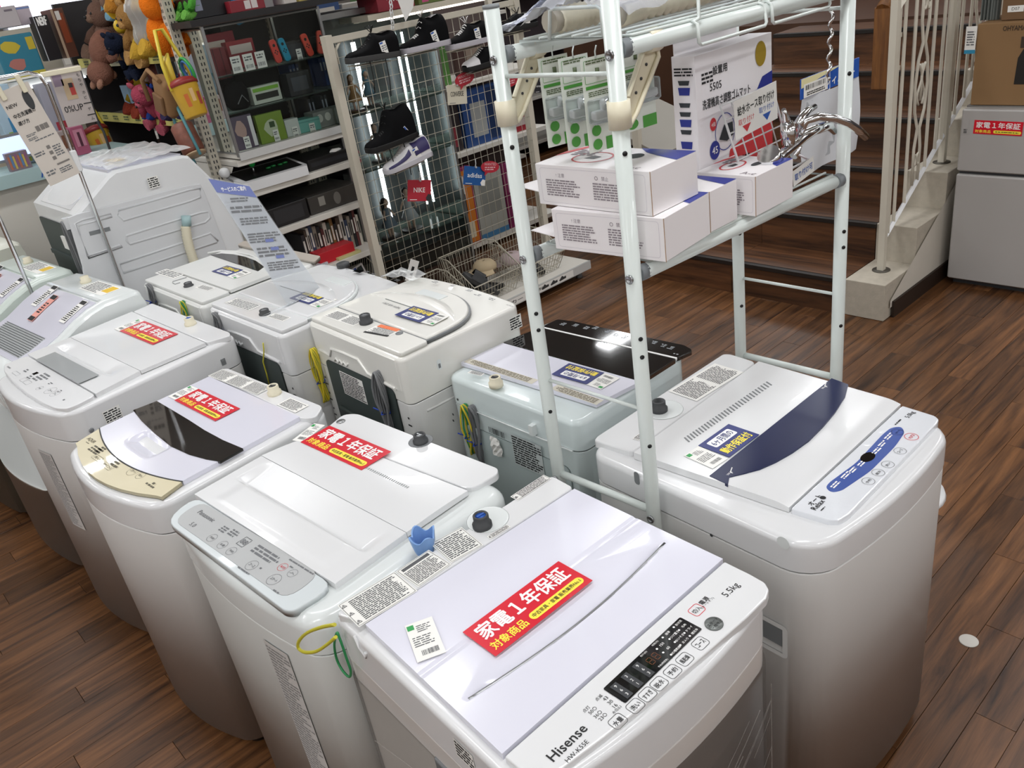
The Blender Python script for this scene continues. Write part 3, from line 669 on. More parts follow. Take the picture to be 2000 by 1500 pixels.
# --- curved-top machines (sharp)
def curved(name, label, cx, cy, yaw, W=.57, D=.6, H=1.02, body=STEELG, cov=WGREY, deco=True):
    root = E(name, label, 'washing machine', (cx, cy, 0), yaw, 'second-hand washing machines')
    prof = [(-D/2, .78), (-D/2-.004, .86), (-D/2+.012, .885), (-D/2+.08, .90), (-D/2+.16, .915), (-D/2+.25, .945), (-D/2+.33, .985), (-D/2+.39, 1.008), (-D/2+.45, H), (D/2-.03, H), (D/2-.008, H-.012), (D/2, H-.04), (D/2, .78)]
    def zt(y):
        for (a, za), (c, zc) in zip(prof[1:-2], prof[2:-1]):
            if a <= y <= c: return za+(zc-za)*(y-a)/(c-a)
        return H
    n = len(prof); b = MB(); xs = [(-W/2, .02), (-W/2+.008, .006), (-W/2+.02, 0), (W/2-.02, 0), (W/2-.008, .006), (W/2, .02)]
    vs = [(x, y*(1-d*.2), z-(d if z > .8 else 0)) for x, d in xs for y, z in prof]; m = len(xs)
    fs = [(i*n+j, (i+1)*n+j, (i+1)*n+j+1, i*n+j+1) for i in range(m-1) for j in range(n-1)]
    b.add(vs, [tuple(reversed(q)) for q in fs], 0, True); b.f.append(tuple(range(n))); b.mi.append(0); b.sm.append(False); b.f.append(tuple((m-1)*n+i for i in reversed(range(n)))); b.mi.append(0); b.sm.append(False)
    b.build('top_cover', cov, root)
    MB().prism(rrect(-W/2+.005, W/2-.005, -D/2+.005, D/2-.005, .04, 5, .03), .05, .778, 0).build('cabinet', body, root)
    MB().prism(rrect(-W/2+.03, W/2-.03, -D/2+.03, D/2-.03, .03), 0, .05).build('base', DARKPL, root)
    def sheet(u0, u1, y0, y1, up, k=12):
        return lambda u, v: (u0+(u1-u0)*u, y0+(y1-y0)*v, zt(y0+(y1-y0)*v)+up)
    MB().grid(sheet(-W/2+.03, W/2-.03, -D/2+.1, D/2-.17, .004), 6, 16, 0, thick=.006).build('lid', LIDW if deco else cov, root)
    MB().box((0, D/2-.155, H+.002), (W-.06, .012, .006)).build('hinge_strip', cov, root)
    g = MB().grid(sheet(-.2, .2, -D/2+.12, -D/2+.23, .0065), 10, 10, 0, thick=.004).build('ribbed_window', mat('ribbed_clear_window', '#c3c7c8', .12, coat=.5), root)
    rb = MB()
    for i in range(12): rb.tube([(-.2, -D/2+.124+.0095*i, zt(-D/2+.124+.0095*i)+.0085), (.2, -D/2+.124+.0095*i, zt(-D/2+.124+.0095*i)+.0085)], .0012, 0, 4)
    rb.build('ribs', DARKPL, g)
    def slope(x, y, dz=.0062, rz=0):
        e = .01; s = math.atan2(zt(y+e)-zt(y-e), 2*e); return T(x, y, zt(y)+dz) @ Matrix.Rotation(s, 4, 'X') @ RZ(rz)
    if deco:
        A = slope(-.04, -D/2+.33); o = MB().box((0, 0, 0), (.05, .14, .001), 0, A).build('pink_sticker', mat('pink_sticker', '#eda598', .5), root)
        q = MB()
        for t in (-.058, .058): q.box((0, t, .001), (.046, .02, .0006), 0, A)
        q.scrib(A @ T(0, 0, .001), .03, .06, 5); q.build('sticker_print', INK, o)
        for x, y in ((-.13, -D/2+.38), (.2, -D/2+.36)):
            A = slope(x, y); o = MB().box((0, 0, 0), (.05, .12, .0008), 0, A).build('feature_label', PAPER, root)
            MB().box((0, .048, .0008), (.044, .018, .0005), 0, A).scrib(A @ T(0, -.012, .0008), .042, .08, 9).build('label_print', INK, o)
        A = T(.09, D/2-.08, H+.0008); o = MB().box((0, 0, 0), (.22, .085, .001), 0, A).build('warning_label', PAPER, root)
        MB().scrib(A @ T(-.03, 0, .0008), .14, .075, 8).build('fine_print', INKG, o); MB().box((.075, .008, .0008), (.055, .05, .0006), 0, A).build('yellow_notice', mat('yellow_notice', '#e8bf2a', .5), o)
    MB().lathe([(.022, H-.004), (.022, H+.01), (.017, H+.012), (.017, H+.026), (1e-6, H+.026)], 16, 0, T(-.07, D/2-.07, 0)).build('water_inlet', CREAM if deco else DARKPL, root)
    b = MB(); b.tube([(W/2+.001, -D/2+.03, .80), (W/2+.001, D/2-.02, .80)], .0018, 0, 4); b.build('side_seam', GREYP, root)
    return root
curved('washing_machine.004', 'white washing machine with S-curved glossy top, ribbed clear window and pink sticker', .62, 3.60, -85)
curved('washing_machine.005', 'pale green-grey curved-top washing machine beside the chrome sign stand', .57, 4.28, -86, body=mat('pale_green_steel', '#a9b5ae', .4), cov=mat('pale_green_plastic', '#cfd9d2', .3, coat=.2))
curved('washing_machine.006', 'yellowish white washing machine with dark inlet, last of the row by the game displays', .55, 5.0, -86, H=1.06, body=mat('pale_green_steel', '#a9b5ae', .4), cov=mat('yellowed_plastic', '#dfe0d4', .3), deco=False)
def ray_plane(w, px, py, ax, val):
    """local point where the pixel's ray meets the machine's plane local[ax] = val"""
    o = w.I @ Vector((0, 0, CH)); d = w.I.to_3x3() @ ray(px, py); t = (val-o[ax])/d[ax]; return o+d*t
# --- navy crescent machine under the rack
H5 = Washer('washing_machine.007', 'white washing machine with navy crescent window, standing under the pale steel rack', 1.472, .929, -2.5, .570, .606, .88, .086, .07, .05, .03, tb=.016, body=STEEL)
w = H5
def c11(*p): return [(1100+x/2.5, 650+y/2.5) for x, y in p]
w.slab('rear_deck', c11((815, 108), (945, 148), (340, 592), (150, 530), (165, 510), (780, 108)), WHITE, z1=.004, bev=.005, r=.02)
yc = c11((345, 598), (955, 152), (1648, 352), (1102, 858))     # u: left->right along the back, v: back->front
def f(u, v):
    z = .008
    if .47 < v: z -= .004*math.sin(math.pi*min(1, (v-.47)/.5))*math.sin(math.pi*u)
    z -= .006*max(0, (v-.9)/.1)**2
    return z
w.hgrid('lid', yc, f, WHITE, 40, 40)
out = c11((715, 715), (805, 758), (812, 722), (880, 705), (960, 682), (1040, 645), (1120, 598), (1200, 540), (1270, 470), (1330, 400), (1375, 330), (1392, 268), (1310, 238))
w.part('lid_window', MB().prism(ccw(w.Ls(out)), w.H+.002, w.H+.0095, 0, 0, smooth=False), mat('navy_window', '#101a45', .3, spec=.35))
b = MB()
for i in range(30):
    t = i/29; x, y = w.L(1100+(1005-400*t)/2.5, 650+(262+275*t)/2.5); b.box((0, 0, 0), (.0035, .022, .0012), 0, T(x, y, w.H+.0088) @ RZ(-22))
w.part('vent_slots', b, GREYP)
pan = w.slab('control_panel', c11((1110, 862), (1655, 358), (1815, 408), (1835, 425), (1825, 445), (1395, 890), (1350, 918), (1300, 918)), mat('glossy_panel_film', '#e6e9ee', .12, coat=.6, bump=.25, bscale=18), z1=.002, r=.006)
M, a1, a2 = w.F(c11((1110, 862), (1655, 358), (1830, 430), (1340, 920)), .0024)
def fy(x, y, z=.0028): q = c11((x, y))[0]; return face(w, q[0], q[1], M, z)
o = w.part('blue_print', MB().prism(ccw(soften(w.Ls(c11((1280, 760), (1300, 735), (1430, 640), (1560, 500), (1600, 468), (1650, 462), (1668, 490), (1620, 560), (1500, 680), (1360, 775), (1310, 785))), .02)), w.H+.0018, w.H+.0026), mat('blue_panel_print', '#3c57a4', .25, coat=.5), parent=pan)
w.part('display', MB().disc(fy(1487, 612, .003), .022, .013), BLACKG, parent=pan)
b = MB(); A0 = fy(0, 0)
for tx, x, y in (('コース', 1645, 582), ('洗い', 1585, 648), ('脱水', 1538, 688), ('予約', 1490, 730), ('スタート', 1632, 490)): roundkey(b, fy(x, y, .0032), .013, tx)
b.text('5.0kg', fy(1695, 405), .014, bold=.01); b.text('Relax', fy(1243, 845), .012, bold=.03); b.text('オート', fy(1228, 822), .012, bold=.03); b.scrib(fy(1270, 862), .02, .004, 1); b.scrib(fy(1635, 440), .03, .006, 1)
b.disc(fy(1268, 810), .006, .006); w.part('panel_print', b, INK, parent=pan)
b = MB(); roundkey(b, fy(1700, 512), .015, '切', .0012); w.part('red_outline', b, RED, parent=pan)
b = MB()
for i, (x, y) in enumerate(((1330, 745), (1380, 700), (1420, 670), (1460, 640), (1530, 580), (1560, 545), (1590, 510))): b.scrib(fy(x, y, .0032), .03, .012, 2, 0, .6)
w.part('white_panel_print', b, WPRINT, parent=pan)
b = MB()
for x, y in ((1285, 268), (825, 690)): b.tube([(v.x, v.y, w.H+.0098) for v in (Vector((*w.L(*c11((x, y-14))[0]), 0)), Vector((*w.L(*c11((x-8, y+8))[0]), 0)), Vector((*w.L(*c11((x+4, y+14))[0]), 0)))], .0012, 0, 4).text('Wash' if x > 1000 else 'WW', fy(x-12, y+14, .0099), .006)
w.part('window_print', b, WPRINT)
label_sheet(w, c11((650, 335), (515, 285), (735, 152), (885, 190))[1:]+c11((650, 335)), 9, z=.005, border=False, cols=2)
label_sheet(w, c11((340, 515), (425, 455), (440, 470), (365, 528)), 3, z=.005, border=True)
w.part('inlet_recess', MB().lathe([(.05, .0045), (.048, .0055), (.044, .005), (1e-6, .005)], 24, 0, w.at(1296, 803)), WGREY)
inlet(w, 1288, 803, .017, .03, DARKPL, z=.003)
def sideM(w, x, y, z, sgn): 
    A = (Matrix(((0, 0, -1), (-1, 0, 0), (0, 1, 0))) if sgn < 0 else Matrix(((0, 0, 1), (1, 0, 0), (0, 1, 0)))).to_4x4(); A.translation = Vector((x, y, z)); return A
xs = -w.W/2
p = ray_plane(w, 1244, 934, 0, xs); A = sideM(w, xs-.0006, p.y, p.z, -1)
w.part('side_notch', MB().rect(A, .016, .034, 0, r=.007), GREYP)
p = ray_plane(w, 1530, 1060, 0, xs); w.part('side_cap', MB().disc(sideM(w, xs-.001, p.y, p.z, -1), .014, .014), WGREY)
p = ray_plane(w, 1390, 1045, 0, xs+.001); w.part('side_screw', MB().disc(sideM(w, xs-.0003, p.y, p.z, -1), .004, .004), DARKPL)
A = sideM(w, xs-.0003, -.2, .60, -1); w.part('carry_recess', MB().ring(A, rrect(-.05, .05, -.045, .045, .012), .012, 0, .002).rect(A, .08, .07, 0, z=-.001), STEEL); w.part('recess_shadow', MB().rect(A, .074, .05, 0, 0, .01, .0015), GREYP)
# --- middle row
def back_rect(w, pts):
    """label on the back panel from pixel corners TL TR BR BL as printed"""
    q = [ray_plane(w, *p, 1, w.D/2+.004) for p in pts]; return frame4(*q)
H6 = Washer('washing_machine.008', 'pale aqua-white washing machine with black control panel and black lid window', 1.485, 1.59, 90, .535, .455, .90, .10, .045, .035, .02, tb=.016, body=mat('aqua_white_steel', '#ced9d8', .38, coat=.15), cover=mat('aqua_white_plastic', '#dae5e5', .18, coat=.5))
w = H6
def c8(*p): return [(800+x/3.333, 580+y/3.333) for x, y in p]
w.hgrid('lid', c8((1215, 702), (335, 432), (608, 305), (1500, 556)), lambda u, v: .003, LIDW, 12, 12)
pan = w.part('lid_window', MB().prism(ccw(soften(w.Ls(c8((1503, 556), (608, 303), (850, 205), (1735, 408))), .006)), w.H-.01, w.H+.004, 0, .001), BLACKG)
M, a1, a2 = w.F(c8((1735, 408), (855, 203), (950, 152), (1838, 350)), .003)
con = w.part('control_panel', MB().prism(ccw(soften(w.Ls(c8((1738, 400), (862, 196), (962, 148), (1060, 160), (1790, 318), (1835, 345), (1838, 355))), .01)), w.H-.01, w.H+.002, 0, .001), BLACKG)
w.part('white_trim_line', MB().prism(ccw(w.Ls(c8((1738, 412), (856, 206), (858, 200), (1742, 404)))), w.H-.002, w.H+.005), WPRINT, parent=con)
def fm1(x, y, z=.0024): q = c8((x, y))[0]; return face(H6, q[0], q[1], M, z)
b = MB()
for x, y in ((1000, 180), (1080, 188), (1150, 205), (1210, 205), (1285, 230), (1345, 250), (1400, 265), (1480, 275), (1590, 300), (1650, 320), (1700, 335)): b.scrib(fm1(x, y), .018, .02, 3, 0, .6); 
b.text('Haier', face(H6, *c8((1258, 300))[0], M, .0046), .011, bold=.01); b.scrib(fm1(1730, 375), .02, .008, 1)
w.part('panel_print', b, mat('silver_print', '#9aa0a5', .4), parent=con)
for seg in (((340, 425), (830, 545), (800, 575), (352, 418)), ((350, 420), (400, 402), (835, 545), (790, 572)), ((930, 595), (960, 565), (1262, 672), (1215, 705))):
    pass
label_sheet(w, c8((795, 568), (350, 422), (395, 400), (838, 540)), 3, m=mat('beige_notice', '#cfcabb', .5), ink=mat('brown_ink', '#6b6250', .6), z=.0032, border=False)
label_sheet(w, c8((1215, 705), (925, 600), (955, 570), (1265, 672)), 3, m=MATS['beige_notice'], ink=MATS['brown_ink'], z=.0032, border=False)
inlet(w, *c8((563, 572))[0], .0165, .026, CREAM, DARKPL)
label_sheet(w, c8((465, 515), (375, 495), (400, 478), (490, 500)), 4, ink=INKG, border=False)
D2 = w.D/2
w.part('back_panel', MB().prism(rrect(-w.W/2+.05, w.W/2-.05, .08, .74, .02), 0, .006, M=T(0, D2+.004, 0) @ RX(90)), mat('aqua_back', '#b9c6c5', .45, coat=.1))
M2, a1, a2 = back_rect(w, c8((645, 912), (895, 985), (892, 1150), (640, 1060))); M2.translation.y = D2+.0062
A = Matrix(((-1, 0, 0), (0, 0, 1), (0, 1, 0))).to_4x4()
def BM(w, px, py, out=.006): p = ray_plane(w, px, py, 1, w.D/2+out); q = A.copy(); q.translation = Vector((p.x, w.D/2+out, p.z)); return q
o = w.part('rating_label', MB().rect(BM(w, *c8((768, 1030))[0]), .12, .10), mat('grey_rating_plate', '#c8cfce', .45)); w.part('fine_print', MB().scrib(BM(w, *c8((768, 1030))[0], .0066), .115, .095, 12), INK, parent=o)
b = MB(); b.bars(BM(w, *c8((568, 884))[0], .0066), .07, .02, 18); w.part('barcode', b, INK)
g = MB().grid(lambda u, v: ((u-.5)*.045, (v-.5)*.06, .004+.008*R.random()), 5, 6, 0, BM(w, *c8((577, 970))[0], .004), smooth=False); w.part('crumpled_tape', g, PAPER)
p = ray_plane(w, *c8((370, 690))[0], 1, D2); loop_bundle(w, p.x, p.z, .17, .045, 4, GW, TIE, 'earth_wire_bundle', .5, .0028, [GW, YW, GW, YW])
p = ray_plane(w, *c8((425, 740))[0], 1, D2); loop_bundle(w, p.x, p.z+.02, .2, .04, 3, CABLEG, TIE, 'power_cord', .5, .0045)
b = MB()
for x, y in ((283, 765), (285, 805), (312, 668), (255, 790)): b.disc(BM(w, *c8((x, y))[0], .001), .004, .004)
w.part('back_screws', b, DARKPL)
w.part('back_hook', MB().box((0, 0, .008), (.016, .03, .016), 0, BM(w, *c8((815, 855))[0], 0)), WGREY)
w.part('strap_seam', MB().tube([(w.W/2-.03, D2+.002, .80), (-w.W/2+.03, D2+.002, .80)], .0025, 0, 5), WGREY)
# --- big oval lid machine, then its neighbours
def ovalwasher(name, label, cx, cy, yaw, W, D, H, lid, cov, hinge, handle_side=1, dial=False, backcords=True, window=None, arc=.30):
    w = Washer(name, label, cx, cy, yaw, W, D, H, .16, .035, .025, .02, tb=.014, cover=cov, body=STEEL)
    yb = w.D/2-hinge
    w.part('rear_deck', MB().prism(rrect(-W/2+.012, W/2-.012, yb+.004, w.D/2-.012, .012), H-.016, H+.003, 0, .004), cov)
    if lid == 'oval':
        n = 28; fr = -w.D/2+.075
        P = [(-W/2+.025, yb), (-W/2+.025, yb-.06)]+[(-(W/2-.025)*math.cos(math.pi*i/n), yb-.06-(yb-.06-fr)*math.sin(math.pi*i/n)**.8) for i in range(1, n)]+[(W/2-.025, yb-.06), (W/2-.025, yb)]
        P = ccw(P)
        w.part('lid_ring', MB().prism(inset(P, -.006), H-.016, H+.001, 0, .002), GREYP if not dial else WGREY)
        w.part('lid', MB().prism(P, H-.014, H+.008, 0, .008, nb=4), cov)
        ar = W*.42
        def sc(u, v):
            x = -ar+2*ar*u; y0 = yb-.12; dep = .09*math.sin(math.pi*u)**.8; y = y0-dep*v
            return (x, y, H+.0085+.014*math.sin(math.pi*v)*math.sin(math.pi*u))
        w.part('lid_handle', MB().grid(sc, 30, 8, 0, thick=.001), cov)
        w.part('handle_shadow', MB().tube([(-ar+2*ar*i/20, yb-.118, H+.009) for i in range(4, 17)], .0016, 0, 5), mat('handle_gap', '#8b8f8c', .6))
        w.part('filter_grip', MB().box((.02 if not dial else -.05, fr+.05, H+.008), (.13, .04, .006), bev=.002), WGREY)
    else:
        w.hgrid('lid', [(-W/2+.015, yb), (W/2-.015, yb), (W/2-.015, -w.D/2+.12), (-W/2+.015, -w.D/2+.12)], lambda u, v: .006, cov, 10, 10, px=False)
    return w
H7 = ovalwasher('washing_machine.009', 'white washing machine with large oval lid, orange-striped label and cable bundles hung on its back', 1.365, 2.142, 88.5, .552, .46, 1.0, 'oval', mat('warm_white_plastic', '#e9e8e2', .25, coat=.35), .115)
w = H7
def c38(*p): return [(380+x/2.985, 450+y/2.985) for x, y in p]
label_sheet(w, c38((930, 560), (750, 500), (830, 465), (1000, 520)), 8, cols=2, border=False, z=.003)
label_sheet(w, c38((1130, 620), (985, 590), (1065, 555), (1190, 590)), 5, border=False, z=.003)
M, a1, a2 = w.F(c38((1180, 592), (1068, 562), (1082, 548), (1200, 578)), .0009, .003); w.part('orange_notice', MB().rect(M, a1, a2), mat('orange_notice', '#ef7c4b', .5))
M, a1, a2 = w.F(c38((1125, 622), (985, 595), (992, 588), (1135, 614)), .001, .003); w.part('black_notice', MB().rect(M, a1, a2), INK)
inlet(w, *c38((1003, 545))[0], .0175, .032, DARKPL, GREYP)
w.part('deck_disc', MB().lathe([(.012, .003), (.012, .0045), (1e-6, .0045)], 16, 0, w.at(*c38((1195, 606))[0])), GREYP)
M, a1, a2 = w.F(c38((1940, 470), (1700, 395), (1740, 370), (1960, 430)), .002)
b = MB(); b.text('HITACHI', face(w, 996, 597, M, .0), .006, bold=.02); b.text('NEW AIR DRY', face(w, *c38((1150, 452))[0], M, .0095), .011); 
for x, y in ((1400, 300), (1500, 320), (1600, 350), (1650, 375), (1730, 400)): b.scrib(face(w, *c38((x, y))[0], M, 0), .03, .015, 2, 0, .5)
w.part('panel_print', b, INKG)
def backskirt(w, hole=True, dark=True):
    D2 = w.D/2; W = w.W
    w.part('back_skirt', MB().box((0, D2-.001, w.H-.07), (W-.06, .008, .105), bev=.003), w.cover)
    b = MB(); P = [(W/2-.05, D2+.004, w.H-.1), (W/2-.12, D2+.004, w.H-.105), (W/2-.14, D2+.004, w.H-.075), (.06, D2+.004, w.H-.07), (-.03, D2+.004, w.H-.07), (-.07, D2+.004, w.H-.108), (-W/2+.06, D2+.004, w.H-.118)]
    b.tube(P, .005, 0, 6); b.tube([(.13-.012*i, D2+.004, w.H-.112+(.008 if i % 2 else -.004)) for i in range(8)], .004, 0, 6)
    w.part('skirt_relief', b, w.cover)
    w.part('back_panel', MB().prism(rrect(-W/2+.075, W/2-.075, .1, w.H-.128, .02), 0, .006, M=T(0, D2+.004, 0) @ RX(90)), BACKP)
    w.part('back_panel_rib', MB().tube([(W/2-.1, D2+.006, w.H-.30), (.03, D2+.006, w.H-.31), (-.03, D2+.006, w.H-.33), (-W/2+.1, D2+.006, w.H-.33)], .006, 0, 6).tube([(W/2-.12, D2+.004, .2), (W/2-.12, D2+.004, w.H-.35), (-W/2+.12, D2+.004, w.H-.38), (-W/2+.12, D2+.004, .2)], .008, 0, 6), BACKP)
    b = MB()
    for s in (-1, 1):
        for z in (w.H-.21, w.H-.27, w.H-.33): b.disc(A_back(s*(W/2-.03), D2+.0005, z), .004, .004); b.rect(A_back(s*(W/2-.03), D2+.0005, z-.025), .018, .005)
    w.part('back_slots', b, BLACK)
def A_back(x, y, z): q = Matrix(((-1, 0, 0), (0, 0, 1), (0, 1, 0))).to_4x4(); q.translation = Vector((x, y, z)); return q
backskirt(w)
p = ray_plane(w, *c38((705, 680))[0], 1, w.D/2); loop_bundle(w, p.x, p.z, .20, .05, 5, YG, TIE, 'earth_wire_bundle', .5, .003, [YG, YW, YG])
p = ray_plane(w, *c38((1080, 815))[0], 1, w.D/2); loop_bundle(w, p.x, p.z, .22, .06, 5, CABLEG, TIE, 'power_cord', .5, .004)
BMx = BM(w, *c38((925, 915))[0], .0048); o = w.part('rating_label', MB().rect(BMx, .14, .085), PAPER); w.part('fine_print', MB().scrib(BMx @ T(0, 0, .0005), .13, .08, 12), INK, parent=o)
p = ray_plane(w, 1007, 630, 0, -w.W/2-.0006); SM = sideM(w, -w.W/2-.0006, p.y, p.z, -1); o = w.part('side_sticker', MB().rect(SM, .05, .045), PAPER); w.part('sticker_print', MB().scrib(SM @ T(0, 0, .0005), .045, .04, 5), INK, parent=o)
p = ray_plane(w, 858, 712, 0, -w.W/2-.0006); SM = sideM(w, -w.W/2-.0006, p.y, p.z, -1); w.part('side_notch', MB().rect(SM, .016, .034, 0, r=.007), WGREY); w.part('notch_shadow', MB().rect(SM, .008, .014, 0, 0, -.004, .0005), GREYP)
w.part('side_groove', MB().tube([(-w.W/2+.002, y, .80) for y in (w.D/2-.05, -.02)]+[(-w.W/2+.002, -.02, .78)], .004, 0, 5), STEEL)
MB().grid(lambda u, v: (-.03+u*.16, (v-.5)*.07, .002+.022*R.random()*math.sin(math.pi*u)), 8, 6, 0, smooth=False).build('crumpled_film_bag', glassmat('crumpled_clear_film', '#f4f6f6', .3, .15), None, (1.55, 2.36, 1.009), 100, label='crumpled clear plastic film lying on the oval-lidded machine', category='plastic film')
H8 = ovalwasher('washing_machine.010', 'white washing machine with rounded lid and dial at its front, carrying the leaning acrylic notice', 1.29, 2.70, 91, .545, .50, .985, 'oval', WHITE, .12, dial=True)
w = H8
M, a1, a2 = w.F(c38((1230, 290), (735, 165), (760, 150), (1260, 270)), .002)
b = MB()
for x, y in ((760, 195), (890, 225), (1000, 240), (1040, 255), (1090, 265), (1180, 290)): b.scrib(face(w, *c38((x, y))[0], M, .0), .028, .016, 2, 0, .5)
w.part('panel_print', b, INKG)
w.part('program_dial', MB().lathe([(.026, -.012), (.026, .004), (.02, .007), (1e-6, .007)], 20, 0, w.at(*c38((865, 197))[0])), DARKPL)
w.part('display', MB().rect(face(w, *c38((955, 237))[0], M, .0), .05, .022), BLACKG)
inlet(w, *c38((412, 492))[0], .0165, .02, DARKPL, GREYP)
label_sheet(w, c38((320, 470), (165, 425), (250, 390), (390, 440)), 4, border=True, z=.003, ink=INKG)
label_sheet(w, c38((520, 530), (415, 505), (470, 480), (560, 510)), 4, border=False, z=.003, ink=INKG)
backskirt(w)
p = ray_plane(w, *c38((130, 475))[0], 1, w.D/2); loop_bundle(w, p.x, p.z, .11, .05, 3, CABLEG, TIE, 'power_cord', .5, .004)
w.part('earth_wire', MB().tube([(p.x, w.D/2+.01, p.z) for p in [ray_plane(w, *c38(q)[0], 1, w.D/2) for q in ((415, 650), (420, 700), (415, 760), (435, 830), (450, 890))]], .0025, 0, 5), YG)
H9 = ovalwasher('washing_machine.011', 'older white washing machine with dark arc window in its lid, by the dryer', 1.275, 3.285, 91, .575, .51, .985, 'flat', mat('greyish_white_plastic', '#e2e3e0', .28, coat=.3), .13)
w = H9
win = c38((95, 152), (160, 145), (230, 150), (300, 165), (360, 188), (408, 222), (372, 247))
w.part('lid_window', MB().prism(ccw(soften(w.Ls(win), .004)), w.H+.004, w.H+.0085), mat('smoked_arc_window', '#1b1a19', .07, coat=.5))
w.part('lid_ridge', MB().tube([(*w.L(*q), w.H+.005) for q in c38((80, 140), (150, 128), (240, 132), (330, 150), (420, 195), (470, 250))], .006, 0, 6), w.cover)
M, a1, a2 = w.F(c38((700, 160), (240, 60), (260, 50), (735, 150)), .002)
w.part('control_panel', MB().prism(ccw(soften(w.Ls(c38((700, 185), (250, 85), (290, 62), (735, 152))), .01)), w.H-.012, w.H+.002, 0, .001), mat('taupe_panel', '#b3aaa0', .4))
inlet(w, *c05((1476, 240))[0], .016, .018, DARKPL, GREYP)
label_sheet(w, c05((1360, 180), (1200, 130), (1310, 105), (1440, 140)), 3, border=False, z=.003, ink=INKG)
label_sheet(w, c05((1620, 270), (1520, 245), (1580, 225), (1690, 255)), 4, border=False, z=.003, ink=INKG)
b = MB(); q = c05((1350, 215), (1370, 228), (1410, 215)); q2 = c05((1350, 207), (1460, 175)); b.tube([(*w.L(*p), w.H+.004) for p in q], .0015, 0, 4).tube([(*w.L(*p), w.H+.004) for p in q2], .0015, 0, 4); w.part('lint_drawer_outline', b, GREYP)
backskirt(w)
p = ray_plane(w, *c05((1175, 215))[0], 1, w.D/2); loop_bundle(w, p.x, p.z, .12, .05, 3, CABLEG, TIE, 'power_cord', .5, .004)
p = ray_plane(w, *c05((1440, 345))[0], 1, w.D/2); loop_bundle(w, p.x, p.z, .12, .03, 4, GW, TIE, 'earth_wire_bundle', .5, .003, [GW, YG])
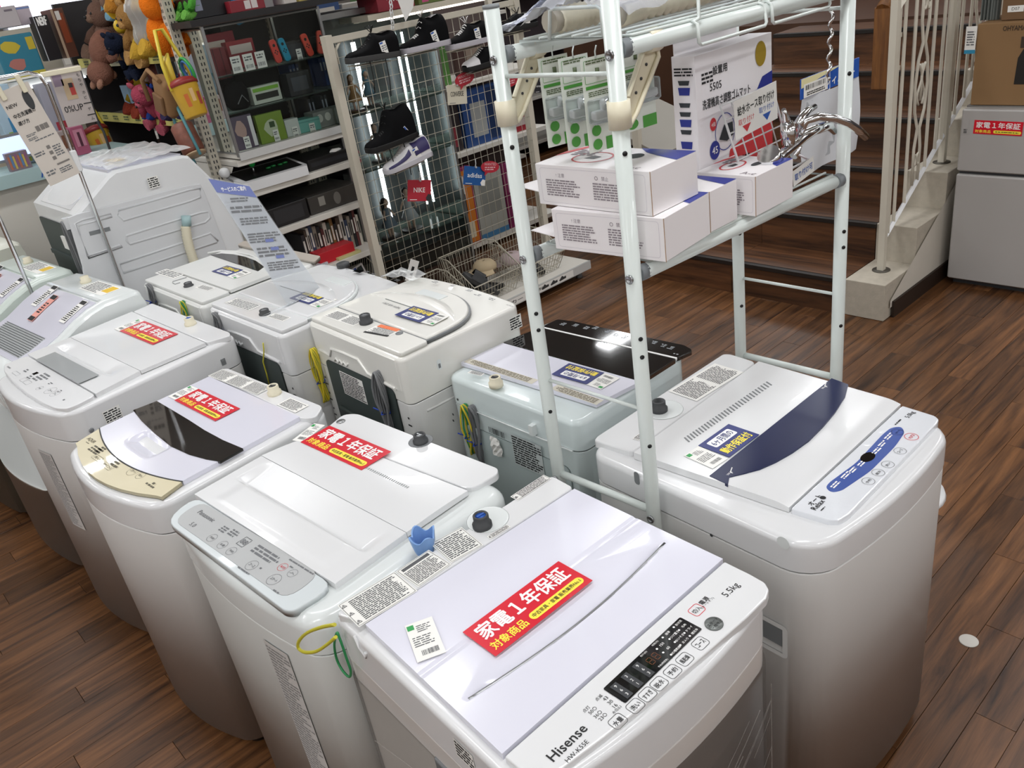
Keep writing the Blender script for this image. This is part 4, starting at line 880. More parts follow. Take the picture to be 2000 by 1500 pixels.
# --- tall slanted dryer
def dryer():
    y0, y1 = 3.97, 4.62; root = E('washer_dryer', 'tall white washer-dryer with ribbed side panel and drain hose on its side', 'washer dryer', (1.33, (y0+y1)/2, 0), 0, 'second-hand washing machines')
    hw = (y1-y0)/2; cx = 1.33
    # side profile (x, z): left = back
    prof = [(.965, .03), (.965, 1.235), (1.02, 1.27), (1.15, 1.355), (1.19, 1.372), (1.50, 1.36), (1.53, 1.35), (1.60, 1.235), (1.67, .95), (1.69, .5), (1.68, .03)]
    P = [(x-cx, z) for x, z in prof]; Q = ccw([(x, z) for x, z in P])
    RM = Matrix(((1, 0, 0, 0), (0, 0, 1, 0), (0, 1, 0, 0), (0, 0, 0, 1)))
    b = MB(); n = len(Q); rings = [(inset(Q, .012), -hw), (Q, -hw+.012), (Q, hw-.012), (inset(Q, .012), hw)]
    vs = [(p[0], y, p[1]) for r_, y in rings for p in r_]
    fs = [(k*n+i, (k+1)*n+i, (k+1)*n+(i+1) % n, k*n+(i+1) % n) for k in range(3) for i in range(n)]+[tuple(range(n)), tuple(3*n+i for i in reversed(range(n)))]
    b.add(vs, fs); b.build('cabinet', mat('dryer_shell', '#e3e5e6', .3, coat=.3), root)
    F = Matrix(((1, 0, 0), (0, 0, -1), (0, 1, 0))).to_4x4(); F.translation = Vector((-cx, -hw-.001, 0))
    def sp(px, py): p = UY(px, py, y0); return (p.x, p.z)
    def c03(*p): return [sp(x/4, 300+y/4) for x, y in p]
    side = MB().prism(ccw(c03((525, 500), (600, 470), (1470, 245), (1560, 235), (1590, 290), (1760, 735), (1880, 1300), (700, 1300), (640, 880))), 0, .006, 0, .004, M=F, smooth=False).build('side_panel', mat('dryer_side', '#d6d8da', .4), root)
    for q in (((920, 440), (1480, 280), (1560, 270), (1560, 340), (1480, 370), (960, 520), (920, 480)), ((580, 545), (640, 515), (860, 465), (870, 490), (600, 560), (680, 800), (930, 715), (950, 725), (690, 815)), ((980, 640), (1560, 460), (1620, 450), (1635, 500), (1600, 535), (1010, 705), (985, 680)), ((930, 860), (1640, 620), (1700, 680), (1690, 690), (960, 930))):
        pts = c03(*q); MB().tube([(x, z, .004) for x, z in pts], .006, 0, 6, True, F).build('side_rib', MATS['dryer_side'], root)
    MB().prism(ccw(c03((690, 610), (850, 570), (860, 600), (700, 640))), 0, .0075, 0, M=F, smooth=False).build('carry_slot', GREYP, root)
    h = MB(); hp = c03((1428, 560), (1440, 650), (1462, 740), (1492, 830), (1515, 900))
    pts = []
    for i in range(36):
        t = i/35*(len(hp)-1); k = min(int(t), len(hp)-2); fr = t-k; pts.append((hp[k][0]*(1-fr)+hp[k+1][0]*fr, hp[k][1]*(1-fr)+hp[k+1][1]*fr, .03))
    h.tube(pts, [.024 if i % 2 else .020 for i in range(36)], 0, 10, False, F); ho = h.build('drain_hose', CREAM, root)
    MB().tube([(x, z, .03) for x, z in c03((1432, 480), (1438, 560))], .022, 0, 10, False, F).build('hose_cap', mat('pale_blue_cap', '#a9c7c9', .4), ho)
    q = c03((1195, 222))[0]; A = F @ T(q[0], q[1], .0075); o = MB().rect(A, .05, .05).build('side_sticker', PAPER, root); MB().scrib(A @ T(0, 0, .0006), .045, .045, 5).build('sticker_print', INK, o)
    # open back
    Bk = T(.965-cx-.002, 0, 0) @ RZ(-90) @ RX(90)
    bp = MB().prism(rrect(-hw+.03, hw-.03, .1, 1.17, .02), 0, .004, M=Bk).build('back_panel', BACKP, root)
    for z in (1.0, .9, .82, .74): MB().box((0, z, .008), (hw*1.7, .02, .012), 0, Bk).build('back_rib', BACKP, root)
    MB().box((.05, 1.08, .008), (.09, .06, .01), 0, Bk).build('back_label', PAPER, root)
    c = None
    for i in range(4):
        b = MB(); P = []
        for j in range(24):
            t = 2*math.pi*j/24; P.append((.24+.035*math.sin(t)*(.7+.1*i), .98+.23*math.cos(t), .02+.006*i))
        b.tube(P, .005, 0, 6, True, Bk); o = b.build('power_cord' if c is None else 'cable_loop', CABLEG, c or root); c = c or o
    MB().tube([(.2, .95, .03), (.24, .945, .05), (.28, .95, .03)], .004, 0, 5, False, Bk).build('cable_tie', TIE, c)
    MB().box((.25, 1.2, .02), (.03, .05, .03), 0, Bk).build('cord_hook', WHITE, root)
    # lid on the top and the slanted front door side, clear film
    tp = MB().grid(lambda u, v: (1.17-cx+.34*u, -hw+.04+(2*hw-.08)*v, 1.372-.012*u+.004), 6, 10, 0, thick=.004).build('top_lid', LIDW, root)
    MB().box((1.30-cx, -.02, 1.374), (.07, .12, .001)).build('yellow_notice', mat('yellow_notice', '#e8bf2a'), root)
    MB().grid(lambda u, v: (1.17-cx+.4*u, -hw+.01+(2*hw)*v, 1.379+.012*R.random()-.03*max(0, u-.85)), 14, 18, 0, smooth=False).build('clear_film', glassmat('crumpled_clear_film', '#f4f6f6', .3, .15), root)
    MB().grid(lambda u, v: (1.15-cx-.17*u, -hw+.1+(2*hw-.2)*v, 1.353-.105*u-.02*math.sin(math.pi*u)*math.sin(math.pi*v)), 12, 12, 0, thick=.002).build('lid_bowl', WHITE, root)
    return root
dryer()
# ---------------------------------------------------------------- cards lying on the lids
warranty_card([(903, 1235), (1092, 1097), (1156, 1134), (969, 1283)], H1.H+.0045, 'red one-year warranty card on the film-wrapped machine with black display')
warranty_card([(635, 829), (761, 882), (709, 919), (596, 867)], H2.H+.0075, 'red one-year warranty card on the silver-panelled machine')
warranty_card([(385, 760), (469, 797), (420, 824), (344, 782)], H3.H+.004, 'red one-year warranty card on the beige-panelled machine')
warranty_card([(277, 627), (344, 651), (302, 675), (239, 647)], H4.H+.005, 'red glossy one-year warranty card on the machine with grey lid window')
blue_card([(1364, 870), (1422, 830), (1484, 848), (1424, 894)], H5.H+.0095, 'navy six-month warranty card beside the navy crescent window')
blue_card([(1145, 751), (1076, 730), (1113, 711), (1181, 728)], H6.H+.0055, 'navy six-month warranty card on the black-panelled machine')
blue_card([(820, 631), (770, 614), (809, 599), (857, 611)], H7.H+.013, 'navy six-month warranty card on the large oval lid')
blue_card([(603, 596), (569, 582), (596, 569), (640, 579)], H8.H+.0095, 'navy six-month warranty card under the leaning acrylic notice')
blue_card([(445, 540), (415, 530), (442, 519), (474, 527)], H9.H+.0075, 'navy six-month warranty card beside the dark arc window')
price_tag([(784, 1224), (841, 1207), (874, 1271), (822, 1294)], H1.H+.0045, 'white price tag with green corner beside the red card on the film-wrapped machine')
price_tag([(619, 831), (634, 828), (593, 867), (566, 856)], H2.H+.0062, 'white price tag tucked beside the red card on the silver-panelled machine')
price_tag([(371, 752), (386, 760), (344, 781), (330, 776)], H3.H+.0035, 'white price tag beside the red card on the beige-panelled machine')
price_tag([(267, 622), (278, 627), (239, 648), (229, 644)], H4.H+.0045, 'white price tag beside the red card on the grey-windowed machine')
price_tag([(1336, 890), (1364, 872), (1422, 896), (1391, 916)], H5.H+.0092, 'white price tag below the navy card by the crescent window')
price_tag([(1173, 761), (1145, 751), (1181, 729), (1211, 739)], H6.H+.0045, 'white price tag joined to the navy card on the black-panelled machine')
price_tag([(844, 634), (821, 631), (857, 611), (879, 619)], H7.H+.012, 'white price tag joined to the navy card on the oval lid')
price_tag([(622, 602), (604, 596), (640, 579), (657, 585)], H8.H+.009, 'white price tag under the leaning acrylic notice')
price_tag([(461, 546), (446, 540), (475, 527), (488, 532)], H9.H+.007, 'white price tag beside the navy card by the arc window')
# blue hose cap, earth wire loop
def hose_cap():
    p = U(831, 1072, .915); e = E('hose_cap', 'light blue plastic hose cap stuck on the rim between silver-panelled and film-wrapped machines', 'hose cap', (p.x, p.y, .906))
    bl = mat('light_blue_plastic', '#7fa6dc', .35)
    def wall(r0, top):
        def fn(u, v):
            th = 2*math.pi*u; k = 1+.13*math.cos(4*th); r = r0*(.55+.45*v**.5)*k; return (r*math.cos(th), r*math.sin(th), (top+.007*math.cos(4*th+.8))*v)
        return fn
    b = MB().grid(wall(.027, .045), 40, 8).grid(wall(.0235, .045), 40, 8); b.lathe([(.014, .002), (1e-6, .002)], 16); b.build('cup', bl, e)
    MB().grid(lambda u, v: ((.027-.0035*v)*(1+.13*math.cos(8*math.pi*u))*math.cos(2*math.pi*u), (.027-.0035*v)*(1+.13*math.cos(8*math.pi*u))*math.sin(2*math.pi*u), .045+.007*math.cos(8*math.pi*u+.8)), 40, 1).build('lobed_rim', bl, e)
hose_cap()
def wire_loop():
    P = [(654, 1220), (628, 1225), (600, 1236), (584, 1252), (583, 1266), (596, 1274), (618, 1272), (640, 1258), (656, 1244)]
    pts = [UX(x, y, .362-.001*i if i < 5 else .358+.004*(i-5)) for i, (x, y) in enumerate(P)]
    H1.part('earth_wire', MB().tube([H1.I @ p for p in pts], .003, 0, 6, sm=4), YG)
wire_loop()
# acrylic notice leaning on the rounded-lid machine
def notice():
    BL, BR = U(562, 597, .996), U(627, 567, .996)
    zt = 1.05
    for k in range(90):      # height at which the sheet comes out rectangular
        zz = 1.05+.006*k; a = U(402, 346, zz)-BL
        if k == 0 or abs(a.normalized().dot((BR-BL).normalized())) < best_: best_ = abs(a.normalized().dot((BR-BL).normalized())); zt = zz
    TL = U(402, 346, zt); nn = (BR-BL).cross(TL-BL); d = ray(486, 362); o_ = Vector((0, 0, CH)); TR = o_+d*(nn.dot(BL-o_)/nn.dot(d))
    M, ww, hh = frame4(TL, TR, BR, BL)
    e = E('acrylic_notice', 'leaning clear acrylic notice with blue heading, standing on the rounded-lid machine', 'sign', M=M)
    def bl(u, v, z=0):
        p = (BL*(1-u)+BR*u)*(1-v)+(TL*(1-u)+TR*u)*v; q = M.inverted() @ p; return (q.x, q.y, q.z+z)
    MB().grid(lambda u, v: bl(u, v, 0), 1, 1, 0, thick=0).grid(lambda u, v: bl(u, v, .003), 1, 1, 0).build('clear_panel', glassmat('acrylic', '#f7f9fb', .12, .05), e)
    sh = MB().add([bl(.02, .2, .0015), bl(.98, .2, .0015), bl(.98, .985, .0015), bl(.02, .985, .0015)], [(0, 1, 2, 3)]).build('notice_sheet', mat('notice_paper', '#eceff3', .45, alpha=.86), e)
    MB().add([bl(.02, .88, .0035), bl(.98, .88, .0035), bl(.98, .985, .0035), bl(.02, .985, .0035)], [(0, 1, 2, 3)]).build('blue_heading', mat('blue_heading', '#6a76ad', .4), sh)
    def fr(u, v, z=.004): A = T(*bl(u, v, z)); return A
    MB().text('サービスのご案内', fr(.5, .93, .0045), .018, w=ww*.62, bold=.02).build('heading_lettering', WPRINT, sh)
    b = MB()
    for v, hh2, n, wd in ((.84, .02, 2, .5), (.76, .03, 2, .8), (.66, .03, 3, .7), (.52, .04, 4, .85), (.40, .04, 3, .85), (.28, .035, 4, .8)): b.scrib(fr(.5, v), ww*wd, hh2, n)
    b.build('notice_print', INKG, sh)
    b = MB()
    for v in (.35, .42, .49): b.rect(fr(.55, v, .0042), .03, .012)
    b.build('blue_marks', MATS['blue_heading'], sh)
    # foot of the stand
    f0, f1 = BL, BR; d = Vector((-.10, .0, 0)); q = [M.inverted() @ p for p in (f0, f1, f1+d, f0+d)]
    MB().add([tuple(p) for p in q]+[(p.x, p.y, p.z+.002) for p in q], [(0, 1, 2, 3), (4, 5, 6, 7), (0, 1, 5, 4), (1, 2, 6, 5), (2, 3, 7, 6), (3, 0, 4, 7)]).build('clear_foot', MATS['acrylic'], e)
notice()
# ---------------------------------------------------------------- laundry rack over the navy machine
RA, RB, RC, RD = (1.15, 1.30), (1.158, 1.012), (1.872, 1.255), (1.875, .965)
rack = E('laundry_rack', 'pale grey tubular laundry rack standing over the navy-windowed machine', 'rack', (1.51, 1.13, 0))
ro = Vector((1.51, 1.13, 0))
def rk(mb, name, m=RACKM, parent=None): mb.M = T(*(-ro)); 
def RMB(): b = MB(); b.M = T(*(-ro)); return b
ZL, ZT = 1.372, 1.782
for (x, y), zt in ((RA, 1.872), (RB, 1.90), (RC, 1.90), (RD, 1.90)):
    p = RMB().tube([(x, y, .01), (x, y, zt)], .0158, 0, 16).build('post', RACKM, rack)
    RMB().lathe([(.0165, zt-.004), (.0165, zt+.003), (1e-6, zt+.004)], 16, 0, T(x, y, 0)).build('end_cap', mat('grey_cap', '#8b9092', .5), p); RMB().lathe([(.018, 0), (.018, .014), (1e-6, .014)], 14, 0, T(x, y, 0)).build('foot_cap', MATS['grey_cap'], p)
    b = RMB()
    for z in (1.61, 1.245, 1.205, .995, .62):
        b.lathe([(.0048, 0), (.0048, .0012), (1e-6, .0012)], 10, 0, T(x-.0087, y-.0125, z) @ RZ(-35) @ RX(90))
    b.build('peg_holes', BLACK, p)
    b = RMB()
    for z in (ZL, ZT-.005, .805): b.lathe([(.0095, 0), (.0095, .003), (.006, .004), (.0055, .002), (1e-6, .002)], 12, 0, T(x-.0155, y-.004, z) @ RY(-90) if x < 1.5 else T(x+.0155, y, z) @ RY(90))
    b.build('bolts', STEELM, p)
for a, c in ((RA, RB), (RC, RD)):
    RMB().tube([(a[0], a[1]-.012, .815 if a is RA else .838), (c[0], c[1]+.012, .817 if a is RA else .838)], .009, 0, 12).build('bottom_rail', RACKM, rack)
    for z in (1.075, 1.745): RMB().tube([(a[0], a[1], z), (c[0], c[1], z)], .0042, 0, 8).build('cross_wire', RACKM, rack)
for z in (ZL, ZT):
    for a, c in ((RA, RC), (RB, RD)):
        t = RMB().tube([(a[0]+.03, a[1]-.003, z), (c[0]-.03, c[1]+.003, z)], .0152, 0, 16).build('shelf_tube', RACKM, rack)
        RMB().tube([(a[0]+.014, a[1], z), (a[0]+.034, a[1]-.002, z)], .0165, 0, 14).build('joint', mat('grey_joint', '#777c7f', .5), t); RMB().tube([(c[0]-.034, c[1]+.002, z), (c[0]-.012, c[1], z)], .0165, 0, 14).build('joint', MATS['grey_joint'], t)
    zw = z+.018
    sh = RMB().tube([(1.20, 1.285, zw), (1.20, 1.005, zw), (1.835, .97, zw), (1.835, 1.255, zw)], .0032, 0, 6, True).build('wire_shelf', RACKM, rack)
    for i in range(7):
        y = 1.275-.043*i
        RMB().tube([(1.20, y, zw+.004), (1.835, y-.03, zw+.004)], .0026, 0, 6).build('shelf_wire', RACKM, sh)
    for x in (1.36, 1.52, 1.68): RMB().tube([(x, 1.27, zw), (x, .99, zw)], .0026, 0, 6).build('shelf_wire', RACKM, sh)
zt = ZT+.018
RMB().tube([(1.20, 1.205, zt), (1.20, 1.195, zt+.05), (1.20, 1.185, zt+.053), (1.20, 1.08, zt+.05), (1.20, 1.07, zt+.045), (1.20, 1.07, zt)], .0036, 0, 8).build('shelf_guard', RACKM, rack)
for x0 in (1.365, 1.60):
    y0 = .985-.02*(x0-1.36)
    RMB().tube([(x0, y0, zt+.10), (x0, y0, zt+.004), (x0-.004, y0, zt), (x0-.02, y0, zt-.002), (x0-.022, y0-.012, zt-.006), (x0-.022, y0-.014, zt-.038), (x0-.016, y0-.014, zt-.042), (x0+.19, y0-.016, zt-.042), (x0+.196, y0-.016, zt-.036), (x0+.196, y0-.01, zt-.004), (x0+.19, y0, zt), (x0+.2, y0, zt+.004), (x0+.2, y0, zt+.10)], .0034, 0, 8).build('shelf_guard', RACKM, rack)
for (x, y), s in ((RA, -1), (RB, 1)):
    br = RMB().lathe([(.021, 1.652), (.021, 1.70), (.016, 1.70)], 16, 0, T(x, y, 0)).build('corner_brace', CREAM, rack)
    RMB().tube([(x+.085, y, ZT), (x+.118, y, ZT)], .0205, 0, 14).build('brace_clip', CREAM, br)
    pts = [(x+.012, 1.655), (x+.03, 1.652), (x+.05, 1.668), (x+.122, 1.752), (x+.118, 1.775), (x+.088, 1.778), (x+.03, 1.70), (x+.012, 1.705)]
    M = Matrix(((1, 0, 0, 0), (0, 0, -1, 0), (0, 1, 0, 0), (0, 0, 0, 1))); M.translation = Vector((0, y+.01, 0))
    b = RMB(); b.prism(ccw(pts), 0, .004, 0, M=M, smooth=False); b.tube([(px, y+.002, pz) for px, pz in pts], .0045, 0, 6, True); b.build('brace_plate', CREAM, br)
    b = RMB()
    for t in (.3, .5, .7): b.lathe([(.0028, 0), (.0028, .002), (1e-6, .002)], 10, 0, T(x+.03+.085*t, y+.0062, 1.67+.105*t) @ RX(90))
    b.build('brace_screws', DARKPL, br)
# --- lying mat boxes
BOXW = mat('white_carton', '#f1edee', .45, var=.01); REDP = mat('red_carton_print', '#cf3a3f', .45, var=0); NAVP = mat('navy_carton_print', '#2a3690', .42, var=0)
PHOTO = mat('dark_rubber_print', '#33383c', .5, var=.2)
def matbox(label, x0, x1, y0, y1, z, h, rz=0, flap=False, name='rubber_mat_box'):
    cx, cy = (x0+x1)/2, (y0+y1)/2; w, d = x1-x0, y1-y0
    e = E('rubber_mat_box', label, 'box', (cx, cy, z), rz, 'white cartons of rubber mats on the rack shelf')
    MB().box((0, 0, h/2), (w, d, h), bev=.0012).build('carton', BOXW, e)
    # top print; reads with its top towards +x
    A = T(0, 0, h+.0006) @ RZ(-90); L, Wd = d, w
    p = MB().add([(L*.05, Wd*.5, 0), (L*.5, Wd*.5, 0), (L*.5, Wd*.06, 0), (L*.3, Wd*.2, 0), (L*.16, Wd*.32, 0)], [(0, 1, 2, 3, 4)], 0, False, A).build('navy_print', NAVP, e)
    MB().disc(A @ T(L*.14, Wd*.12, 0), L*.065, Wd*.13).disc(A @ T(-L*.16, -Wd*.08, 0), L*.002, .001).build('round_photo', PHOTO, e)
    ring = [(L*.16*math.cos(i*.2618), Wd*.27*math.sin(i*.2618)) for i in range(24)]
    MB().ring(A @ T(-L*.16, -Wd*.05, 0), ring, .004).add([(-L*.5, -Wd*.1, 0), (-L*.5, Wd*.2, 0), (-L*.42, Wd*.5, 0), (-L*.36, Wd*.5, 0)], [(3, 2, 1, 0)], 0, False, A).build('red_print', REDP, e)
    MB().add([(-L*.21, -Wd*.12, 0), (-L*.12, -Wd*.12, 0), (-L*.1, Wd*.0, 0), (-L*.18, Wd*.04, 0)], [(0, 1, 2, 3)], 0, False, A).build('mat_photo', PHOTO, e)
    b = MB(); b.scrib(A @ T(-L*.3, Wd*.15, .0003), L*.2, Wd*.3, 4, 0, .6); b.text('A-c', A @ T(L*.32, -Wd*.38, .0003), Wd*.12)
    # side print facing -x
    S = Matrix(((0, 0, -1), (-1, 0, 0), (0, 1, 0))).to_4x4(); S.translation = Vector((-w/2-.0006, 0, h/2))
    b.text('! 注意', S @ T(-d*.27, h*.26, 0), h*.1); b.scrib(S @ T(-d*.25, -h*.05, 0), d*.32, h*.42, 7, 0, .75)
    b.text('禁止', S @ T(d*.13, h*.26, 0), h*.1); b.ring(S @ T(d*.055, h*.26, 0), [(h*.05*math.cos(i*.5236), h*.05*math.sin(i*.5236)) for i in range(12)], .0012)
    b.scrib(S @ T(d*.17, -h*.05, 0), d*.3, h*.42, 7, 0, .7)
    b.build('carton_print', mat('pale_carton_ink', '#8f868c', .6, var=0), e)
    MB().ring(S, rrect(-d*.46, d*.46, -h*.42, h*.42, .006, 3), .0006).build('border_line', mat('pale_border_print', '#c9c4cb', .5, var=0), e)
    MB().tube([(-w/2, -d/2-.0004, 0), (-w/2, -d/2-.0004, h)], .0009, 0, 4).build('corner_edge', mat('kraft_edge', '#a98a6b', .7), e)
    if flap:
        MB().add([(-w/2, d/2, h*.3), (-w*.42, d/2+.075, h*.33), (w*.30, d/2+.05, h*.33), (w/2, d/2, h*.3), (-w/2, d/2, h*.3+.0015), (-w*.42, d/2+.075, h*.33+.0015), (w*.30, d/2+.05, h*.33+.0015), (w/2, d/2, h*.3+.0015)], [(3, 2, 1, 0), (4, 5, 6, 7), (0, 1, 5, 4), (1, 2, 6, 5), (2, 3, 7, 6)]).build('open_flap', BOXW, e)
    return e
ZS = ZL+.018+.004+.003
matbox('white rubber-mat carton lying lowest on the shelf, near the rack post, flap open', 1.178, 1.347, .966, 1.232, ZS, .085, 6, True)
matbox('white rubber-mat carton lying on top of another carton, flap open', 1.188, 1.338, .985, 1.275, ZS+.086, .084, 2, True)
matbox('white rubber-mat carton half hidden behind the stacked pair', 1.367, 1.463, .98, 1.24, ZS, .084)
matbox('white rubber-mat carton in front of the standing mat box', 1.487, 1.632, .952, 1.098, ZS, .084)
# standing printed box
def bigbox():
    x0, x1, y0, y1, z0, z1 = 1.52, 1.812, 1.112, 1.172, ZS, 1.712
    e = E('rubber_mat_box.004', 'standing white mat box with red, navy and washing machine pictures', 'box', ((x0+x1)/2, (y0+y1)/2, z0))
    w, d, h = x1-x0, y1-y0, z1-z0
    MB().box((0, 0, h/2), (w, d, h), bev=.001).build('carton', BOXW, e)
    MB().box((-.02, d/2, h+.02), (w-.06, .002, .05)).build('raised_flap', BOXW, e)
    F = Matrix(((1, 0, 0), (0, 0, -1), (0, 1, 0))).to_4x4(); F.translation = Vector((0, -d/2-.0008, h/2))
    S = Matrix(((0, 0, -1), (-1, 0, 0), (0, 1, 0))).to_4x4(); S.translation = Vector((-w/2-.0008, 0, h/2))
    b = MB(); b.text('洗濯機高さ調整ゴムマット', F @ T(-w*.12, h*.17, 0), h*.065, w=w*.62, bold=.02); b.text('5505', F @ T(-w*.26, h*.27, 0), h*.05, bold=.01); b.text('設置用', F @ T(-w*.2, h*.37, 0), h*.055, bold=.03); b.scrib(F @ T(-w*.36, h*.34, 0), w*.14, h*.08, 3)
    b.scrib(S @ T(0, h*.4, 0), d*.8, h*.06, 3)
    b.build('carton_print', INK, e)
    n = MB(); n.add([(w*.5, h*.24, 0), (w*.36, h*.22, 0), (w*.26, h*.12, 0), (w*.2, -h*.02, 0), (w*.2, -h*.1, 0), (w*.5, -h*.1, 0)], [(0, 1, 2, 3, 4, 5)], 0, False, F)
    n.ring(F @ T(-w*.16, -h*.06, .0002), [(w*.13*math.cos(i*.2618), h*.13*math.sin(i*.2618)) for i in range(24)], .002); n.disc(F @ T(-w*.30, -h*.16, .0003), w*.065, h*.065)
    for z in (.3, .13-.04, -.06): n.add([(-d*.22, h*(z-.05), 0), (d*.22, h*(z-.05), 0), (d*.26, h*z, 0), (-d*.26, h*z, 0)], [(0, 1, 2, 3)], 0, False, S)
    n.disc(S @ T(d*.22, -h*.28, 0), d*.2, h*.04); n.build('navy_print', NAVP, e)
    k = MB()
    for z in (.345, .2, .14, .02): k.add([(-d*.2, h*(z-.03), .0002), (d*.2, h*(z-.03), .0002), (d*.25, h*z, .0002), (-d*.25, h*z, .0002)], [(0, 1, 2, 3)], 0, False, S)
    k.add([(-w*.24, -h*.1, .0004), (-w*.17, -h*.01, .0004), (-w*.06, -h*.01, .0004), (-w*.05, -h*.1, .0004), (-w*.14, -h*.13, .0004)], [(4, 3, 2, 1, 0)], 0, False, F)
    k.add([(-w*.36, -h*.5, .0004), (-w*.36, -h*.34, .0004), (-w*.2, -h*.27, .0004), (-w*.06, -h*.32, .0004), (-w*.06, -h*.5, .0004)], [(4, 3, 2, 1, 0)], 0, False, F).build('dark_print', PHOTO, e)
    r = MB(); r.add([(-w*.1, -h*.2, .0002), (w*.5, -h*.05, .0002), (w*.5, -h*.5, .0002), (-w*.2, -h*.5, .0002)], [(3, 2, 1, 0)], 0, False, F); r.disc(F @ T(-w*.31, h*.02, .0003), w*.04, h*.045); r.disc(S @ T(-d*.22, -h*.28, 0), d*.2, h*.04); r.build('red_print', REDP, e)
    MB().text('防振', F @ T(w*.05, -h*.33, .0006), h*.1, bold=.06).build('red_panel_lettering', INK, e)
    MB().text('45', F @ T(-w*.30, -h*.16, .0006), h*.05, bold=.02).text('4個', F @ T(-w*.31, h*.02, .0006), h*.03).build('white_lettering', WPRINT, e)
    MB().disc(F @ T(w*.34, h*.38, .0002), w*.075, h*.085, n=24).build('gold_seal', mat('gold_seal_print', '#b79a35', .35, metal=.3), e)
    m = MB(); m.rect(F @ T(w*.36, h*.06, .0004), w*.2, h*.17).build('machine_picture', mat('pale_blue_print', '#aab6dc', .5), e)
    MB().disc(F @ T(w*.34, h*.05, .0006), w*.06, h*.055).build('machine_door_picture', PHOTO, e)
bigbox()
# --- blister packs hanging from the top shelf
def pack(i, x, y, rz, label, h=.172, w=.075):
    e = E('faucet_blister_pack', label, 'packet', (x, y, 1.765), rz, 'green and white faucet packs hanging under the top shelf')
    F = Matrix(((1, 0, 0), (0, 0, -1), (0, 1, 0))).to_4x4()
    MB().box((0, .001, -h/2), (w, .0012, h)).build('backing_card', mat('pale_card', '#dfe4da', .55), e)
    b = MB(); b.ring(F @ T(0, -h*.15, .0004), rrect(-w*.42, w*.42, -h*.12, h*.12, .002, 2), .0008); b.rect(F @ T(0, -h*.31, .0004), w*.84, h*.035); b.rect(F @ T(w*.3, -h*.93, .0003), w*.4, h*.14)
    b.disc(F @ T(-w*.2, -h*.77, .0006), w*.16, h*.06).disc(F @ T(-w*.2, -h*.92, .0006), w*.16, h*.06).build('green_print', mat('leaf_green_print', '#4f9c3f', .5), e)
    c = MB(); c.scrib(F @ T(0, -h*.05, .0005), w*.7, h*.05, 2).scrib(F @ T(0, -h*.38, .0005), w*.7, h*.06, 3); c.tube([(0, -.001, -h*.12), (0, -.001, -h*.2)], .004, 0, 6).build('card_print', mat('olive_print', '#5d6b4a', .5), e)
    MB().box((0, -.012, -h*.56), (w*.9, .024, h*.26), bev=.004).build('blister', glassmat('clear_blister', '#f2f5f5', .08, .08), e)
    k = MB().box((0, -.012, -h*.6), (w*.8, .018, h*.1), bev=.004).lathe([(.008, 0), (.008, .02), (.005, .024), (1e-6, .024)], 12, 0, T(0, -.012, -h*.58)).build('plastic_fitting', WHITE, e)
    MB().lathe([(.01, 0), (.012, .012), (.009, .022), (1e-6, .024)], 12, 0, T(.006, -.012, -h*.57)).build('metal_fitting', CHROME, k)
    MB().tube([(0, 0, -.004), (0, .0, .008), (.004, .0, .018)], .0015, 0, 5).build('hanger', RACKM, e)
for i, (px, py0, yk, rz, lb) in enumerate(((1088, 185, 1.245, -14, 'green and white faucet pack, first of the hanging row next to the rear rack post'), (1127, 185, 1.18, -12, 'green and white faucet pack, second of the hanging row'), (1170, 185, 1.115, -12, 'green and white faucet pack just behind the cream-clamped rack post'), (1245, 180, 1.16, -6, 'green-backed faucet pack beyond the cream-clamped rack post'))):
    p = UY(px, py0, yk); pack(i, p.x, yk, rz, lb, .172, .068 if i < 3 else .10)
